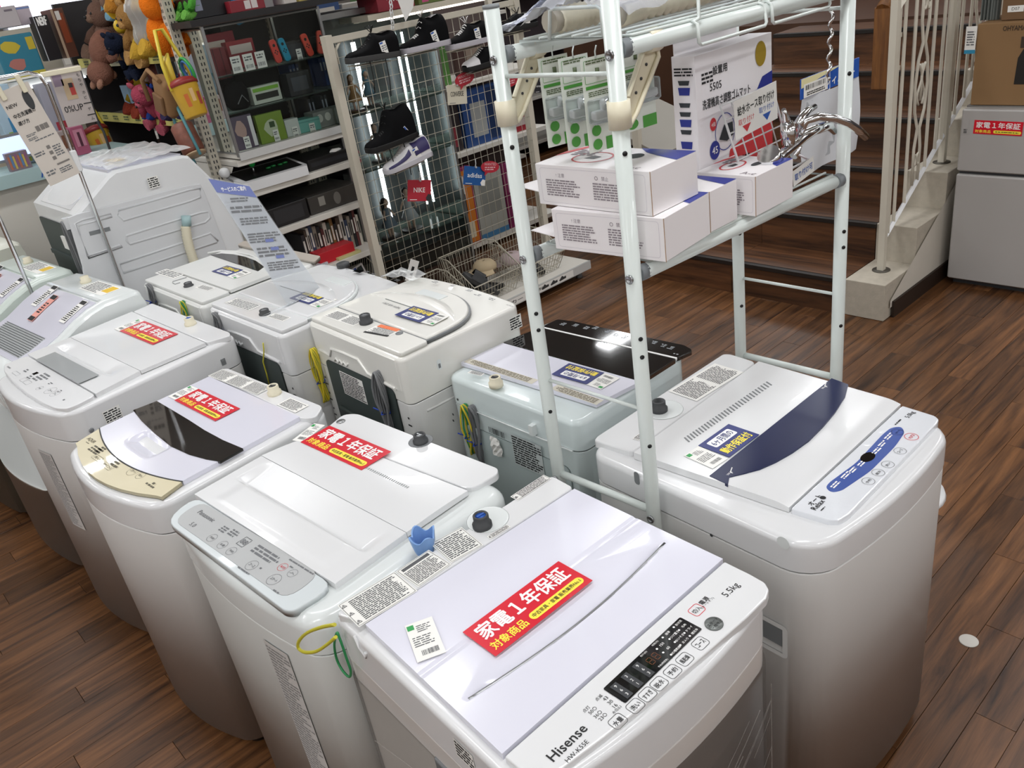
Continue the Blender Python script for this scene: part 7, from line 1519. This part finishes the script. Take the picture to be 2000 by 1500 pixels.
# over the grid: shelf board with red boxes, chain and tilted card
ov = E('upper_shelf', 'ivory upper shelf over the grid with boxes on it', 'shelf', (3.45, 4.4, 1.76)); MB().box((0, 0, 0), (1.2, .3, .03)).build('shelf', GON, ov); MB().box((-.1, -.1, -.022), (.8, .03, .012)).build('shelf_lamp', mat('warm_shelf_lamp', '#fff0dc', .4, emit=7, var=0), ov)
item('game_box', 'dark red box lettered with katakana on the upper shelf', 'game', 3.08, 4.38, 1.776, .26, .2, .13, '#8a2533', (), 0); MB().text('ペコッ', fyM(3.1, 4.277, 1.84), .05, bold=.02).build('box_lettering', WPRINT, bpy.data.objects[[o.name for o in bpy.data.objects if o.get('label', '').startswith('dark red box lettered')][0]]).matrix_parent_inverse = T(-3.08, -4.38, -1.776)
item('game_box', 'green box with pink letters on the upper shelf', 'game', 3.36, 4.38, 1.776, .24, .2, .07, '#5a6b35', (('pink_picture', '#b84a78', -.3, 0, .2, .7),), 0); item('game_box', 'crimson box at the end of the upper shelf', 'game', 3.58, 4.38, 1.776, .16, .2, .08, '#9d2a45', (('label', '#d8b5b8', 0, 0, .4, .3),), 0)
M, w_, h_ = frame4(*[UY(*p, 4.05) for p in ((752, -18), (812, -25), (795, 36), (776, 14))]); e = E('hanging_sign', 'white tilted sign hung on a white chain over the grid', 'sign', M=M); MB().add([(-.09, .12, 0), (.09, .12, 0), (.08, -.02, 0), (.03, -.1, 0)], [(3, 2, 1, 0)]).build('card', PAPER, e)
for i in range(7): p = M.inverted() @ UY(763+i*.6, 5+8*i, 4.04); MB().tube([(p.x+.008*math.cos(k), p.y+.014*math.sin(k), p.z+.004*(i % 2)) for k in (0, 1.05, 2.1, 3.14, 4.2, 5.25)], .0032, 0, 5, True).build('chain_link', WHITE, e)
# ---------------------------------------------------------------- plush side of the block
ps = E('plush_shelves', 'end shelves of plush toys with yellow price rails', 'display rack', (1.98, 5.4, 0))
def PB(): b = MB(); b.M = T(-1.98, -5.4, 0); return b
PRAIL = mat('yellow_price_rail', '#cfc775', .4)
for z in (1.735, 1.405, .75):
    PB().box((2.02, 5.4, z), (.32, 1.42, .03)).build('shelf', mat('grey_shelf', '#6c6663', .5), ps); r_ = PB().box((1.853, 5.4, z+.01), (.012, 1.42, .055)).build('price_rail', PRAIL, ps)
    b = PB()
    for k in range(7): b.scrib(Matrix(((0, 0, -1, 1.846), (-1, 0, 0, 4.82+.19*k), (0, 1, 0, z+.01), (0, 0, 0, 1))), .09, .03, 2)
    b.build('rail_print', mat('olive_print', '#5d6b4a', .5), r_)
PB().box((2.2, 5.4, 1.05), (.02, 1.42, 2.1)).build('back_panel', MATS['dark_pegboard'], ps)
PB().box((2.0, 6.14, 1.05), (.36, .03, 2.1)).build('side_panel', MATS['dark_pegboard'], ps)
FUR = {}
def fur(hexc):
    return mat('plush_'+hexc.strip('#'), hexc, .95, spec=.1, var=.22, bump=.9, bscale=140, vscale=25)
def plush(label, x, y, z, s, c, c2=None, ears='round', ry=0, rx=0, rz=0, snout=True, belly=None):
    e = E('plush_toy', label, 'plush toy', M=T(x, y, z) @ RZ(rz) @ RY(ry) @ RX(rx), group='plush toys on the end shelves'); f = fur(c); f2 = fur(c2 or c)
    MB().ball((0, 0, .11*s), (.085*s, .095*s, .115*s), n=14, m=10).build('body', f, e); MB().ball((-.01*s, 0, .27*s), (.08*s, .088*s, .08*s), n=14, m=10).build('head', f, e)
    for k in (-1, 1):
        if ears == 'round': MB().ball((0, k*.065*s, .345*s), (.02*s, .032*s, .034*s), n=10, m=6).build('ear', f2, e)
        elif ears == 'long': MB().tube([(0, k*.04*s, .33*s), (.01*s, k*.07*s, .40*s), (.02*s, k*.10*s, .48*s), (.02*s, k*.11*s, .53*s)], [.02*s, .034*s, .028*s, .006*s], 0, 10).build('ear', f2, e)
        MB().tube([(-.02*s, k*.07*s, .18*s), (-.06*s, k*.11*s, .13*s), (-.09*s, k*.12*s, .08*s)], [.03*s, .034*s, .03*s], 0, 10).build('arm', f, e)
        MB().tube([(-.03*s, k*.05*s, .05*s), (-.11*s, k*.075*s, .035*s), (-.15*s, k*.08*s, .055*s)], [.04*s, .042*s, .045*s], 0, 10).build('leg', f2, e)
        MB().ball((-.078*s, k*.03*s, .29*s), .009*s, n=8, m=6).build('eye', BLACK, e)
    if snout: MB().ball((-.08*s, 0, .255*s), (.03*s, .036*s, .028*s), n=10, m=8).build('snout', f2, e); MB().ball((-.108*s, 0, .265*s), .01*s, n=8, m=6).build('nose', BLACK, e)
    if belly: MB().ball((-.035*s, 0, .11*s), (.06*s, .065*s, .085*s)).build('belly', fur(belly), e)
    return e
ZP, ZQ = 1.752, 1.422
plush('brown teddy bear leaning out head-down over the price rail', 1.86, 5.45, ZP+.16, .9, '#8a6152', '#a37a66', 'round', -150)
plush('greyish brown teddy bear at the far end of the top plush shelf', 1.95, 5.75, ZP, .95, '#7b5f52', '#8d7262', 'round', 0, 14); plush('light brown teddy bear sitting behind the head-down bear', 1.98, 5.2, ZP, 1.0, '#96745a', '#7a5b3c', 'round', 0, -10); plush('golden brown curly bear near the bagged yellow toy', 1.93, 5.03, ZP, .85, '#9c7544', '#b28a56', 'round', -20, 10)
plush('pale blue plush toy high at the back of the shelf', 2.03, 5.6, ZP+.22, .7, '#6f9db8', '#83b0c6', 'round', 0, 20); plush('yellow plush toy with orange trim high on the pile', 1.98, 5.15, ZP+.26, 1.0, '#d9b35a', '#c98a3a', 'none', 0, -15, snout=False); plush('pink plush toy at the back beside the slotted post', 2.06, 4.74, ZP+.12, .75, '#c98fa0', '#d8a5b2', 'round'); plush('brown curled plush toy on top of the pile', 2.05, 4.9, ZP+.27, .8, '#a17f66', '#b08f76', 'round', 0, 30)
plush('yellow plush toy inside the clear bag', 1.93, 4.87, ZP, .98, '#d9b84a', '#c9a03c', 'round', 0, -5)
e = E('toy_bag', 'crinkled clear bag around the yellow plush toy', 'plastic bag', (1.93, 4.87, ZP+.18)); MB().grid(lambda u, v: ((.125+.014*math.sin(9*v+13*u*6.283)+.01*math.sin(23*v))*math.cos(2*math.pi*u)*math.sin(math.pi*(v*.96+.02))**.6, (.145+.014*math.sin(11*v+7*u*6.283))*math.sin(2*math.pi*u)*math.sin(math.pi*(v*.96+.02))**.6, -.19*math.cos(math.pi*v)), 36, 20).build('bag_film', glassmat('crinkled_bag', '#f0eee8', .28, .14), e)
plush('bright orange long-eared plush toy turned away at the shelf end', 1.87, 4.66, ZP, .95, '#e0741c', '#d96a17', 'long', 0, -18, 150, belly='#e4d3a5')
e = E('yellow_toy', 'yellow toy with cylinder arm lying on the pile', 'toy', (1.90, 5.33, ZP+.24)); MB().tube([(0, .06, .03), (-.02, -.05, .0)], .035, 0, 14).build('barrel', cm('#e3bf2f'), e); MB().ball((-.02, -.07, -.07), .04).build('knob', cm('#e3bf2f'), e)
plush('dark navy plush toy hanging over the shelf edge', 1.93, 5.22, ZP-.05, .7, '#1c2233', '#232a3d', 'round', -40)
plush('mustard yellow plush toy on the lower plush shelf', 1.96, 5.45, ZQ, .85, '#a98f2a', '#8a3a2a', 'none', 0, 10, snout=True); plush('white and brown striped plush toy on the lower plush shelf', 1.98, 5.22, ZQ, .85, '#8b5a52', '#c9b3a6', 'round'); plush('rose pink plush toy tipped over on the lower plush shelf', 1.92, 5.1, ZQ, .75, '#a8485c', '#b85c6c', 'round', -40, 20); plush('rust red plush toy at the back of the lower plush shelf', 2.06, 4.98, ZQ, .9, '#8b3f2e', '#9b4c38', 'round'); plush('dark purple plush toy beside the hanging bag', 1.93, 4.83, ZQ, .75, '#2c2540', '#3a3350', 'round', 0, 0, 20); plush('tiny black and blue plush figure sitting on the price rail', 1.88, 5.13, ZQ, .5, '#22222a', '#2b468f', 'round')
plush('small white plush toy on the lower plush shelf', 1.90, 5.02, ZQ, .42, '#cfcac4', '#2b2b2b', 'round')
item('photo_box', 'pale blue boxed doll set on the lower plush shelf', 'toy box', 1.89, 5.55, ZQ, .02, .12, .18, '#8fb0cb', (), 0); item('photo_box', 'white framed print leaning on the lower plush shelf', 'picture', 1.88, 4.96, ZQ, .015, .14, .2, '#aaa6ad', (), 0, 8)
def bucket(label, x, y, z, s, tilt, rz, lid='#8f2a28', strap=True):
    e = E('toy_bucket', label, 'bucket', M=T(x, y, z) @ RZ(rz) @ RX(tilt), group='yellow toy buckets'); MB().lathe([(.052*s, 0), (.056*s, .006), (.068*s, .15*s), (.07*s, .155*s), (1e-6, .155*s)], 24).build('pail', cm('#cda22f'), e)
    MB().lathe([(.074*s, .15*s), (.074*s, .165*s), (.066*s, .178*s), (.03*s, .19*s), (1e-6, .19*s)], 24).build('lid', cm(lid), e)
    for k in range(5): MB().grid(lambda u, v: ((.0605*s+.0005+.006*s*v)*math.cos(-2.4+.5*k+.3*u), (.0605*s+.0005+.006*s*v)*math.sin(-2.4+.5*k+.3*u), (.045+.02*(k % 2)+.06*v)*s), 4, 3).build('printed_patch', cm(('#c4641f', '#d9b27a', '#a9402a', '#e0d5bd', '#b5541f')[k]), e)
    if strap: MB().tube([(-.07*s, 0, .14*s), (-.06*s, 0, .26*s), (-.02*s, 0, .42*s), (.02*s, 0, .42*s), (.06*s, 0, .26*s), (.07*s, 0, .14*s)], .009, 0, 6).build('strap', cm('#d9c13a'), e)
    return e
p = UX(375, 195, 1.74); bucket('yellow bucket with maroon lid hanging tilted at the corner post', p.x, p.y, p.z-.08, 1.0, -14, 10)
p = UX(212, 275, 1.74); bucket('yellow bucket with maroon lid low beside the banner', p.x-.03, p.y, p.z-.10, 1.1, -20, 10)
p = UX(365, 268, 1.74); e = E('striped_canister', 'colourful cylindrical toy case with beige end, hung on teal straps', 'case', M=T(*p) @ RX(-25)); MB().lathe([(.05, -.09), (.058, -.08), (.058, .06), (.05, .07), (1e-6, .07)], 20).build('body', mat('mixed_print', '#7d4a3a', .5, var=.6, vscale=30), e); MB().lathe([(.058, -.092), (.058, -.1), (1e-6, -.1)], 20).build('end_cap', cm('#b79c7c'), e)
for k in (-1, 1): MB().tube([(0, k*.06, -.12), (.0, k*.06, .1), (.02, k*.02, .3)], .008, 0, 6).build('strap', cm('#5c99a3'), e)
p = UX(322, 170, 1.73); e = E('mini_backpack', 'tan mini backpack hanging open at the corner post', 'bag', M=T(*p) @ RX(18)); MB().box((0, 0, -.05), (.08, .15, .2), bev=.03).build('body', mat('tan_fabric', '#8d6a45', .8, var=.1), e); MB().tube([(-.04, -.04, .05), (-.03, .1, .06), (-.03, .2, -.02), (-.03, .16, -.12)], .012, 0, 6).build('strap', MATS['tan_fabric'], e); MB().box((-.045, 0, -.08), (.02, .1, .1), bev=.008).build('pocket', mat('dark_tan_fabric', '#765637', .8), e)
p = UX(335, 130, 1.72); e = E('plastic_banana', 'bunch of plastic bananas hanging above the yellow bucket', 'toy', tuple(p))
for k in range(4): MB().tube([(0, .0, .06), (-.02, -.02+.014*k, .02), (-.02, -.025+.018*k, -.06), (0, -.02+.016*k, -.12)], [.006, .016, .016, .005], 0, 8).build('banana', cm('#d1b53a'), e)
p = UX(366, 138, 1.78); e = E('tape_ring', 'green and blue ring toy behind the bucket strap', 'toy', M=T(*p) @ RY(80)); 
for r_, c in ((.06, '#2f9a4a'), (.045, '#3f77b8')): MB().tube([(r_*math.cos(k*.2618), r_*math.sin(k*.2618), 0) for k in range(24)], .008, 0, 6, True).build('ring', cm(c), e)
plush('green frog-like plush toy on top beside the slotted post', 1.96, 4.42, 1.90, .55, '#4f9a3a', '#6fb04e', 'round'); plush('lime yellow plush toy on top of the block', 2.0, 4.6, 1.90, .62, '#c2c94e', '#3f8f4a', 'round'); plush('sky blue plush toy on the top black shelf', 2.3, 4.62, 1.955, .9, '#2f8fc4', '#3f9fd0', 'none', 0, 80, snout=False)
e = E('clear_tray', 'clear plastic packs piled low under the plush shelves', 'packet', (1.75, 4.75, .775)); 
for k in range(3): MB().box((.12+.02*k, .16*k, .03+.02*k), (.2, .15, .03)).build('pack', glassmat('smoky_pack', '#8d8f92', .45, .12), e)
# ---------------------------------------------------------------- displays at the far end, sign stand
e = E('light_panel', 'bright white light panel above the far toy boxes', 'light panel', tuple(UY(88, 5, 6.6))); MB().box((0, 0, 0), (.55, .04, .34)).build('panel', mat('light_panel_face', '#eef2ff', .4, emit=3.2, var=0), e); MB().box((0, .03, 0), (.6, .03, .4)).build('housing', GREYP, e); MB().box((-.32, 0, .05), (.12, .03, .3)).build('pink_sheet', cm('#d05a7c'), e)
LZ = UY(100, 318, 5.4).z
dsp = E('display_counter', 'white display counter of boxed toys at the far end of the aisle', 'display rack', (1.2, 5.95, 0))
MB().box((0, .25, 1.70), (1.3, .6, .04)).build('upper_shelf', GONW, dsp); MB().box((0, .2, 1.02), (1.3, .6, .04)).build('lower_shelf', GONW, dsp); MB().box((0, .5, 1.0), (1.3, .03, 2.0)).build('back_panel', GON, dsp); MB().box((0, .2, .5), (1.28, .56, 1.0)).build('base_cabinet', mat('pale_teal_counter', '#a9c3c4', .5), dsp)
MB().box((.38, -.05, 1.675), (.42, .05, .012)).build('shelf_lamp', mat('cool_shelf_lamp', '#eef4ff', .4, emit=6, var=0), dsp)
def farbox(name, label, pts, y, d, c, deco=(), cat='toy box', base=None):
    M, w, h = frame4(*[UY(*p, y) for p in pts]); x, z = M.translation.x, M.translation.z; z0 = z-h/2
    if base: h += z0-base; z0 = base
    return item(name, label, cat, x, y+d/2, z0, w, d, h, c, deco)
farbox('blaster_box', 'black boxed toy blaster with white lettering', [(63, 33), (92, 28), (122, 113), (96, 121)], 5.85, .12, '#17161c', (('white_edge', '#c9cdd2', -.47, 0, .06, 1),))
o = [o for o in bpy.data.objects if o.get('label', '').startswith('black boxed toy blaster')][0]; M, w, h = frame4(*[UY(*p, 5.85) for p in ((63, 33), (92, 28), (122, 113), (96, 121))]); MB().text('NERF', fyM(0, -.0615, h*.88), .045, w=w*.62, bold=.06).build('lettering', WPRINT, o)
farbox('toy_carton', 'tan and brown boxed toy with clear film and white tag, beside the black box', [(101, 18), (124, 14), (152, 108), (128, 116)], 5.85, .2, '#5a3426', (('tan_side', '#b19a83', -.4, 0, .2, 1), ('rust_picture', '#8a3f22', .1, .1, .5, .6), ('white_tag', '#d8d5cf', -.05, .36, .35, .18)))
farbox('character_box', 'large teal box with yellow and salmon cartoon shapes', [(-14, 76), (62, 60), (88, 140), (12, 158)], 5.82, .22, '#2f7f97', (('blob_picture', '#c9b437', -.15, .22, .55, .35), ('blob_picture', '#b4746b', -.1, -.2, .5, .35), ('yellow_patch', '#c9b437', .38, .25, .18, .3), ('yellow_band', '#c9bd4a', 0, -.46, 1, .1)))
farbox('white_carton', 'white carton stacked on the teal cartoon box', [(-10, 15), (30, 10), (42, 50), (2, 56)], 5.80, .2, '#b9b3b6', (('print', '#77707a', .1, .3, .4, .1),), 'box'); farbox('white_carton', 'pale mauve carton behind the stacked white carton', [(30, 14), (58, 10), (66, 46), (38, 50)], 5.92, .2, '#cfc3cc', (('blue_line', '#7f95c9', 0, .4, 1, .1),), 'box')
farbox('game_display', 'pale blue lit game display with green swirls', [(-20, 165), (16, 168), (52, 255), (0, 262)], 5.6, .12, '#a9c4d6', (('green_swirl', '#93b83c', .1, -.2, .8, .25), ('blue_blob', '#3f86b5', .1, .0, .4, .2), ('yellow_swirl', '#c7c94a', -.1, -.4, .7, .14)), 'display', LZ); farbox('game_display', 'white and pastel boxed game with red and blue diagonal bands', [(78, 165), (112, 158), (132, 255), (98, 262)], 5.6, .08, '#a5a6b4', (('red_band', '#a83a48', .1, -.1, .6, .12), ('green_band', '#8fa85a', .15, -.25, .6, .14), ('blue_band', '#3f86a8', .2, -.4, .6, .14)), 'display', LZ)
e = E('lit_screen', 'small glowing white screen at the far display', 'screen', tuple(UY(32, 286, 5.5))); MB().box((0, .02, 0), (.26, .02, .14)).build('bezel', GREYP, e); MB().rect(fyM(0, .008, 0), .23, .11).build('screen', mat('screen_glow', '#c3d4ff', .3, emit=1.6), e)
farbox('card_rack', 'rack of many small coloured cards below the glowing screen', [(10, 300), (52, 293), (60, 318), (16, 326)], 5.42, .05, '#7f6f78', tuple(('card', ('#b06a4f', '#5a7fa8', '#c2a95a', '#8a5a7c')[k % 4], -.4+.11*k, .1*(k % 2)-.05, .09, .7) for k in range(8)), 'cards', LZ)
farbox('doll_box', 'pink boxed doll set below the banner sign', [(136, 250), (162, 244), (176, 290), (150, 296)], 5.40, .08, '#b25f7c', (('window', '#d08fa5', 0, .1, .7, .6), ('doll_picture', '#5a3040', 0, .05, .2, .5)), 'toy box', LZ); farbox('game_display', 'brown and white boxed game below the banner sign', [(112, 258), (134, 254), (146, 292), (122, 296)], 5.42, .08, '#a89a98', (('fan_picture', '#7a4f3a', .1, .1, .7, .5),), 'display', LZ)
e = E('counter_ledge', 'pale teal counter ledge under the boxed toys', 'counter', (1.12, 5.55, LZ-.035)); MB().box((0, 0, 0), (1.25, .4, .07)).build('ledge', mat('pale_teal_counter', '#a9c3c4', .5), e); MB().box((0, .02, -(LZ-.035)/2-.0), (1.2, .34, LZ-.11)).build('cabinet', GONW, e); MB().text('AGO', fyM(.16, -.2015, 0), .045, bold=.02).build('lettering', BLUEP, e)
# banner 0%UP
M, w_, h_ = frame4(*[UY(*p, 4.8) for p in ((94, 136), (153, 127), (190, 236), (131, 250))]); bn = E('banner_sign', 'hanging banner for toys, hobby and games reading 0%UP', 'sign', M=M)
MB().rect(I4, w_, h_).build('sheet', mat('grey_banner', '#b9b0ac', .5), bn)
for i, ch in enumerate('おもちゃ'): MB().text(ch, T(w_*.38, h_*(.42-.085*i), .001), w_*.1, bold=.01).build('lettering', INK, bn)
for i, ch in enumerate('ホビー'): MB().text(ch, T(w_*.38, h_*(.03-.085*i), .001), w_*.1, bold=.01).build('lettering', INK, bn)
for i, ch in enumerate('ゲーム'): MB().text(ch, T(w_*.38, h_*(-.26-.085*i), .001), w_*.1, bold=.01).build('lettering', INK, bn)
MB().text('0%UP', T(-w_*.1, -h_*.2, .001), w_*.2, w=w_*.62, bold=.01).build('lettering', INK, bn)
MB().rect(T(0, 0, .0008), w_*.36, h_*.36, 0, -w_*.02, h_*.13).build('cream_picture', cm('#bfa989'), bn); MB().rect(T(0, 0, .0012), w_*.16, h_*.2, 0, w_*.06, h_*.12).build('red_picture', cm('#b5403a'), bn); MB().rect(T(0, 0, .0016), w_*.13, h_*.08, 0, w_*.04, h_*.19).build('dark_picture', cm('#352a2c'), bn); MB().rect(T(0, 0, .0008), w_*.3, h_*.2, 0, -w_*.3, h_*.3).build('mauve_picture', cm('#8a7a8c'), bn)
MB().box((-.02, h_*.44, .02), (w_*1.3, .025, .012), bev=.004).build('holder_bar', CREAM, bn)
b = MB(); b.tube([(w_*.52, h_*.5, -.01), (w_*.52, -h_*.55, -.01), (w_*.60, -h_*.7, -.01), (w_*.62, -M.translation.z+.01, -.01)], .007, 0, 6).build('stand_pole', DARKPL, bn)
# chrome sign stand between the curved machines
y = 3.94; s0 = UY(232, 535, y); s1 = UY(92, 135, y)
sg = E('sign_stand', 'chrome floor stand with long paper guide hanging between the machine rows', 'sign stand', (s0.x, y, 0))
def SB(): b = MB(); b.M = T(-s0.x, -y, 0); return b
zt = s1.z; xl = s0.x-.36
SB().tube([(xl, y, .02), (xl, y, zt-.06), (xl+.012, y, zt-.02), (xl+.05, y, zt), (s0.x-.05, y, zt), (s0.x-.012, y, zt-.02), (s0.x, y, zt-.06), (s0.x, y, .02)], .0085, 0, 12).build('frame', CHROME, sg)
SB().tube([(xl, y-.0, .03), (s0.x, y, .03)], .0085, 0, 10).build('foot_rail', CHROME, sg)
SB().box((s0.x, y-.004, UY(157, 312, y).z), (.024, .03, .09), bev=.006).build('clamp', WHITE, sg)
M, w_, h_ = frame4(*[UY(*p, y-.02) for p in ((10, 176), (74, 155), (138, 342), (80, 372))]); pg = E('paper_guide', 'long laminated paper guide on choosing a washing machine, hung on the chrome stand', 'sign', M=M)
MB().rect(I4, w_, h_).build('sheet', mat('laminated_guide', '#d4ccc2', .3, coat=.5), pg)
MB().text('中古洗濯機の', T(-w_*.05, h_*.24, .001), w_*.13, w=w_*.66, bold=.03).build('lettering', INK, pg); MB().text('選び方', T(-w_*.2, h_*.165, .001), w_*.12, w=w_*.34, bold=.03).build('lettering', INK, pg); MB().text('NEW', T(-w_*.26, h_*.34, .001), w_*.1, bold=.03).build('lettering', INK, pg)
MB().disc(T(w_*.25, h_*.34, .001), w_*.12, h_*.1).build('machine_picture', DARKPL, pg)
b = MB()
for (x_, y_, ww, hh) in ((.2, .06, .13, .06), (.06, .06, .13, .06), (.33, .06, .13, .06), (.05, -.14, .12, .04), (.05, -.2, .12, .04), (.05, -.26, .12, .04), (.22, -.33, .45, .02)): b.rect(T(0, 0, .001), w_*ww*.9, h_*hh*.9, 0, w_*x_, h_*y_)
b.build('grey_blocks', mat('grey_block_print', '#7d7873', .5), pg)
b = MB()
for (x_, y_, ww, hh, rr) in ((-.2, .03, .3, .03, 2), (-.2, -.01, .3, .03, 2), (-.28, -.17, .3, .05, 2), (.28, -.2, .25, .12, 5), (-.25, -.38, .3, .06, 2), (.2, -.40, .4, .06, 3), (.1, -.04, .6, .02, 1)): b.scrib(T(w_*x_, h_*y_, .001), w_*ww, h_*hh, rr)
b.build('guide_print', INKG, pg)
for t in (-.34, .3): MB().box((w_*t, h_*.5, .004), (.02, .07, .012), bev=.004).build('clip', CREAM, pg)
# ---------------------------------------------------------------- distant fittings
ws = E('white_fixture', 'low grey-white sloped display fixture at the foot of the stairs', 'display rack', (4.75, 3.9, 0))
MB().box((.0, .05, .32), (.6, .7, .64)).build('body', mat('grey_fixture', '#5f5850', .6), ws); MB().add([(-.35, -.38, .62), (.35, -.38, .62), (.35, .42, .92), (-.35, .42, .92), (-.35, -.38, .66), (.35, -.38, .66), (.35, .42, .96), (-.35, .42, .96)], [(3, 2, 1, 0), (4, 5, 6, 7), (0, 1, 5, 4), (1, 2, 6, 5), (2, 3, 7, 6), (3, 0, 4, 7)]).build('sloped_top', mat('grey_sloped_top', '#8f8a80', .5), ws)
for k in range(3): MB().box((-.36, -.2+.25*k, .5), (.04, .05, .9)).build('leg', GON, ws)
NMS = {'#7d2f3a': 'maroon', '#35507f': 'blue', '#a8a29a': 'grey', '#4f6a45': 'green', '#b08a3c': 'ochre', '#2a272b': 'black', '#8a5f7a': 'mauve', '#b9b4ac': 'ivory', '#5c3b2c': 'brown'}
for (x, y, ww, dd, hh, c, lb) in ((4.6, 6.6, 2.4, .5, 1.5, '#4a3f42', 'mauve'), (1.9, 7.6, 3.0, .5, 1.6, '#5a4a45', 'brown'), (6.6, 6.9, 1.4, .5, 1.6, '#40383c', 'dark')):
    g = E('far_gondola', lb+' far gondola of boxed goods beyond the toy shelves', 'display rack', (x, y, 0)); MB().box((0, dd/2, hh/2), (ww, .04, hh)).build('back_panel', cm(c), g)
    for z in (.15, .6, 1.05, hh): MB().box((0, 0, z), (ww, dd, .03)).build('shelf', GONW, g)
    xx = -ww/2+.12; nk = 0
    while xx < ww/2-.15:
        w2 = R.uniform(.2, .34); h2 = R.uniform(.2, .38); px = PJ((x+xx, y, hh))[0]; c2 = list(NMS)[nk % 9]
        if -80 < px < 1700 and nk < 9: nk += 1; item('far_box', NMS[c2]+' boxed goods on top of the %s far gondola' % lb, 'box', x+xx+w2/2, y-.05, hh+.016, w2*.92, .25, h2, c2, (('label', '#c9c4bb', 0, .1, .6, .3),), 0, group='boxed goods on the %s far gondola' % lb)
        xx += w2
# shop lamps
FIX = mat('lamp_housing', '#e6e6e2', .5)
base = None
for (x, y) in LAMPS:
    e = E('ceiling_lamp', 'long white fluorescent ceiling lamp housing', 'ceiling light', (x, y, CEIL-.05), group='fluorescent ceiling lamps'); MB().box((0, 0, 0), (1.3, .22, .06), bev=.01).build('housing', FIX, e)
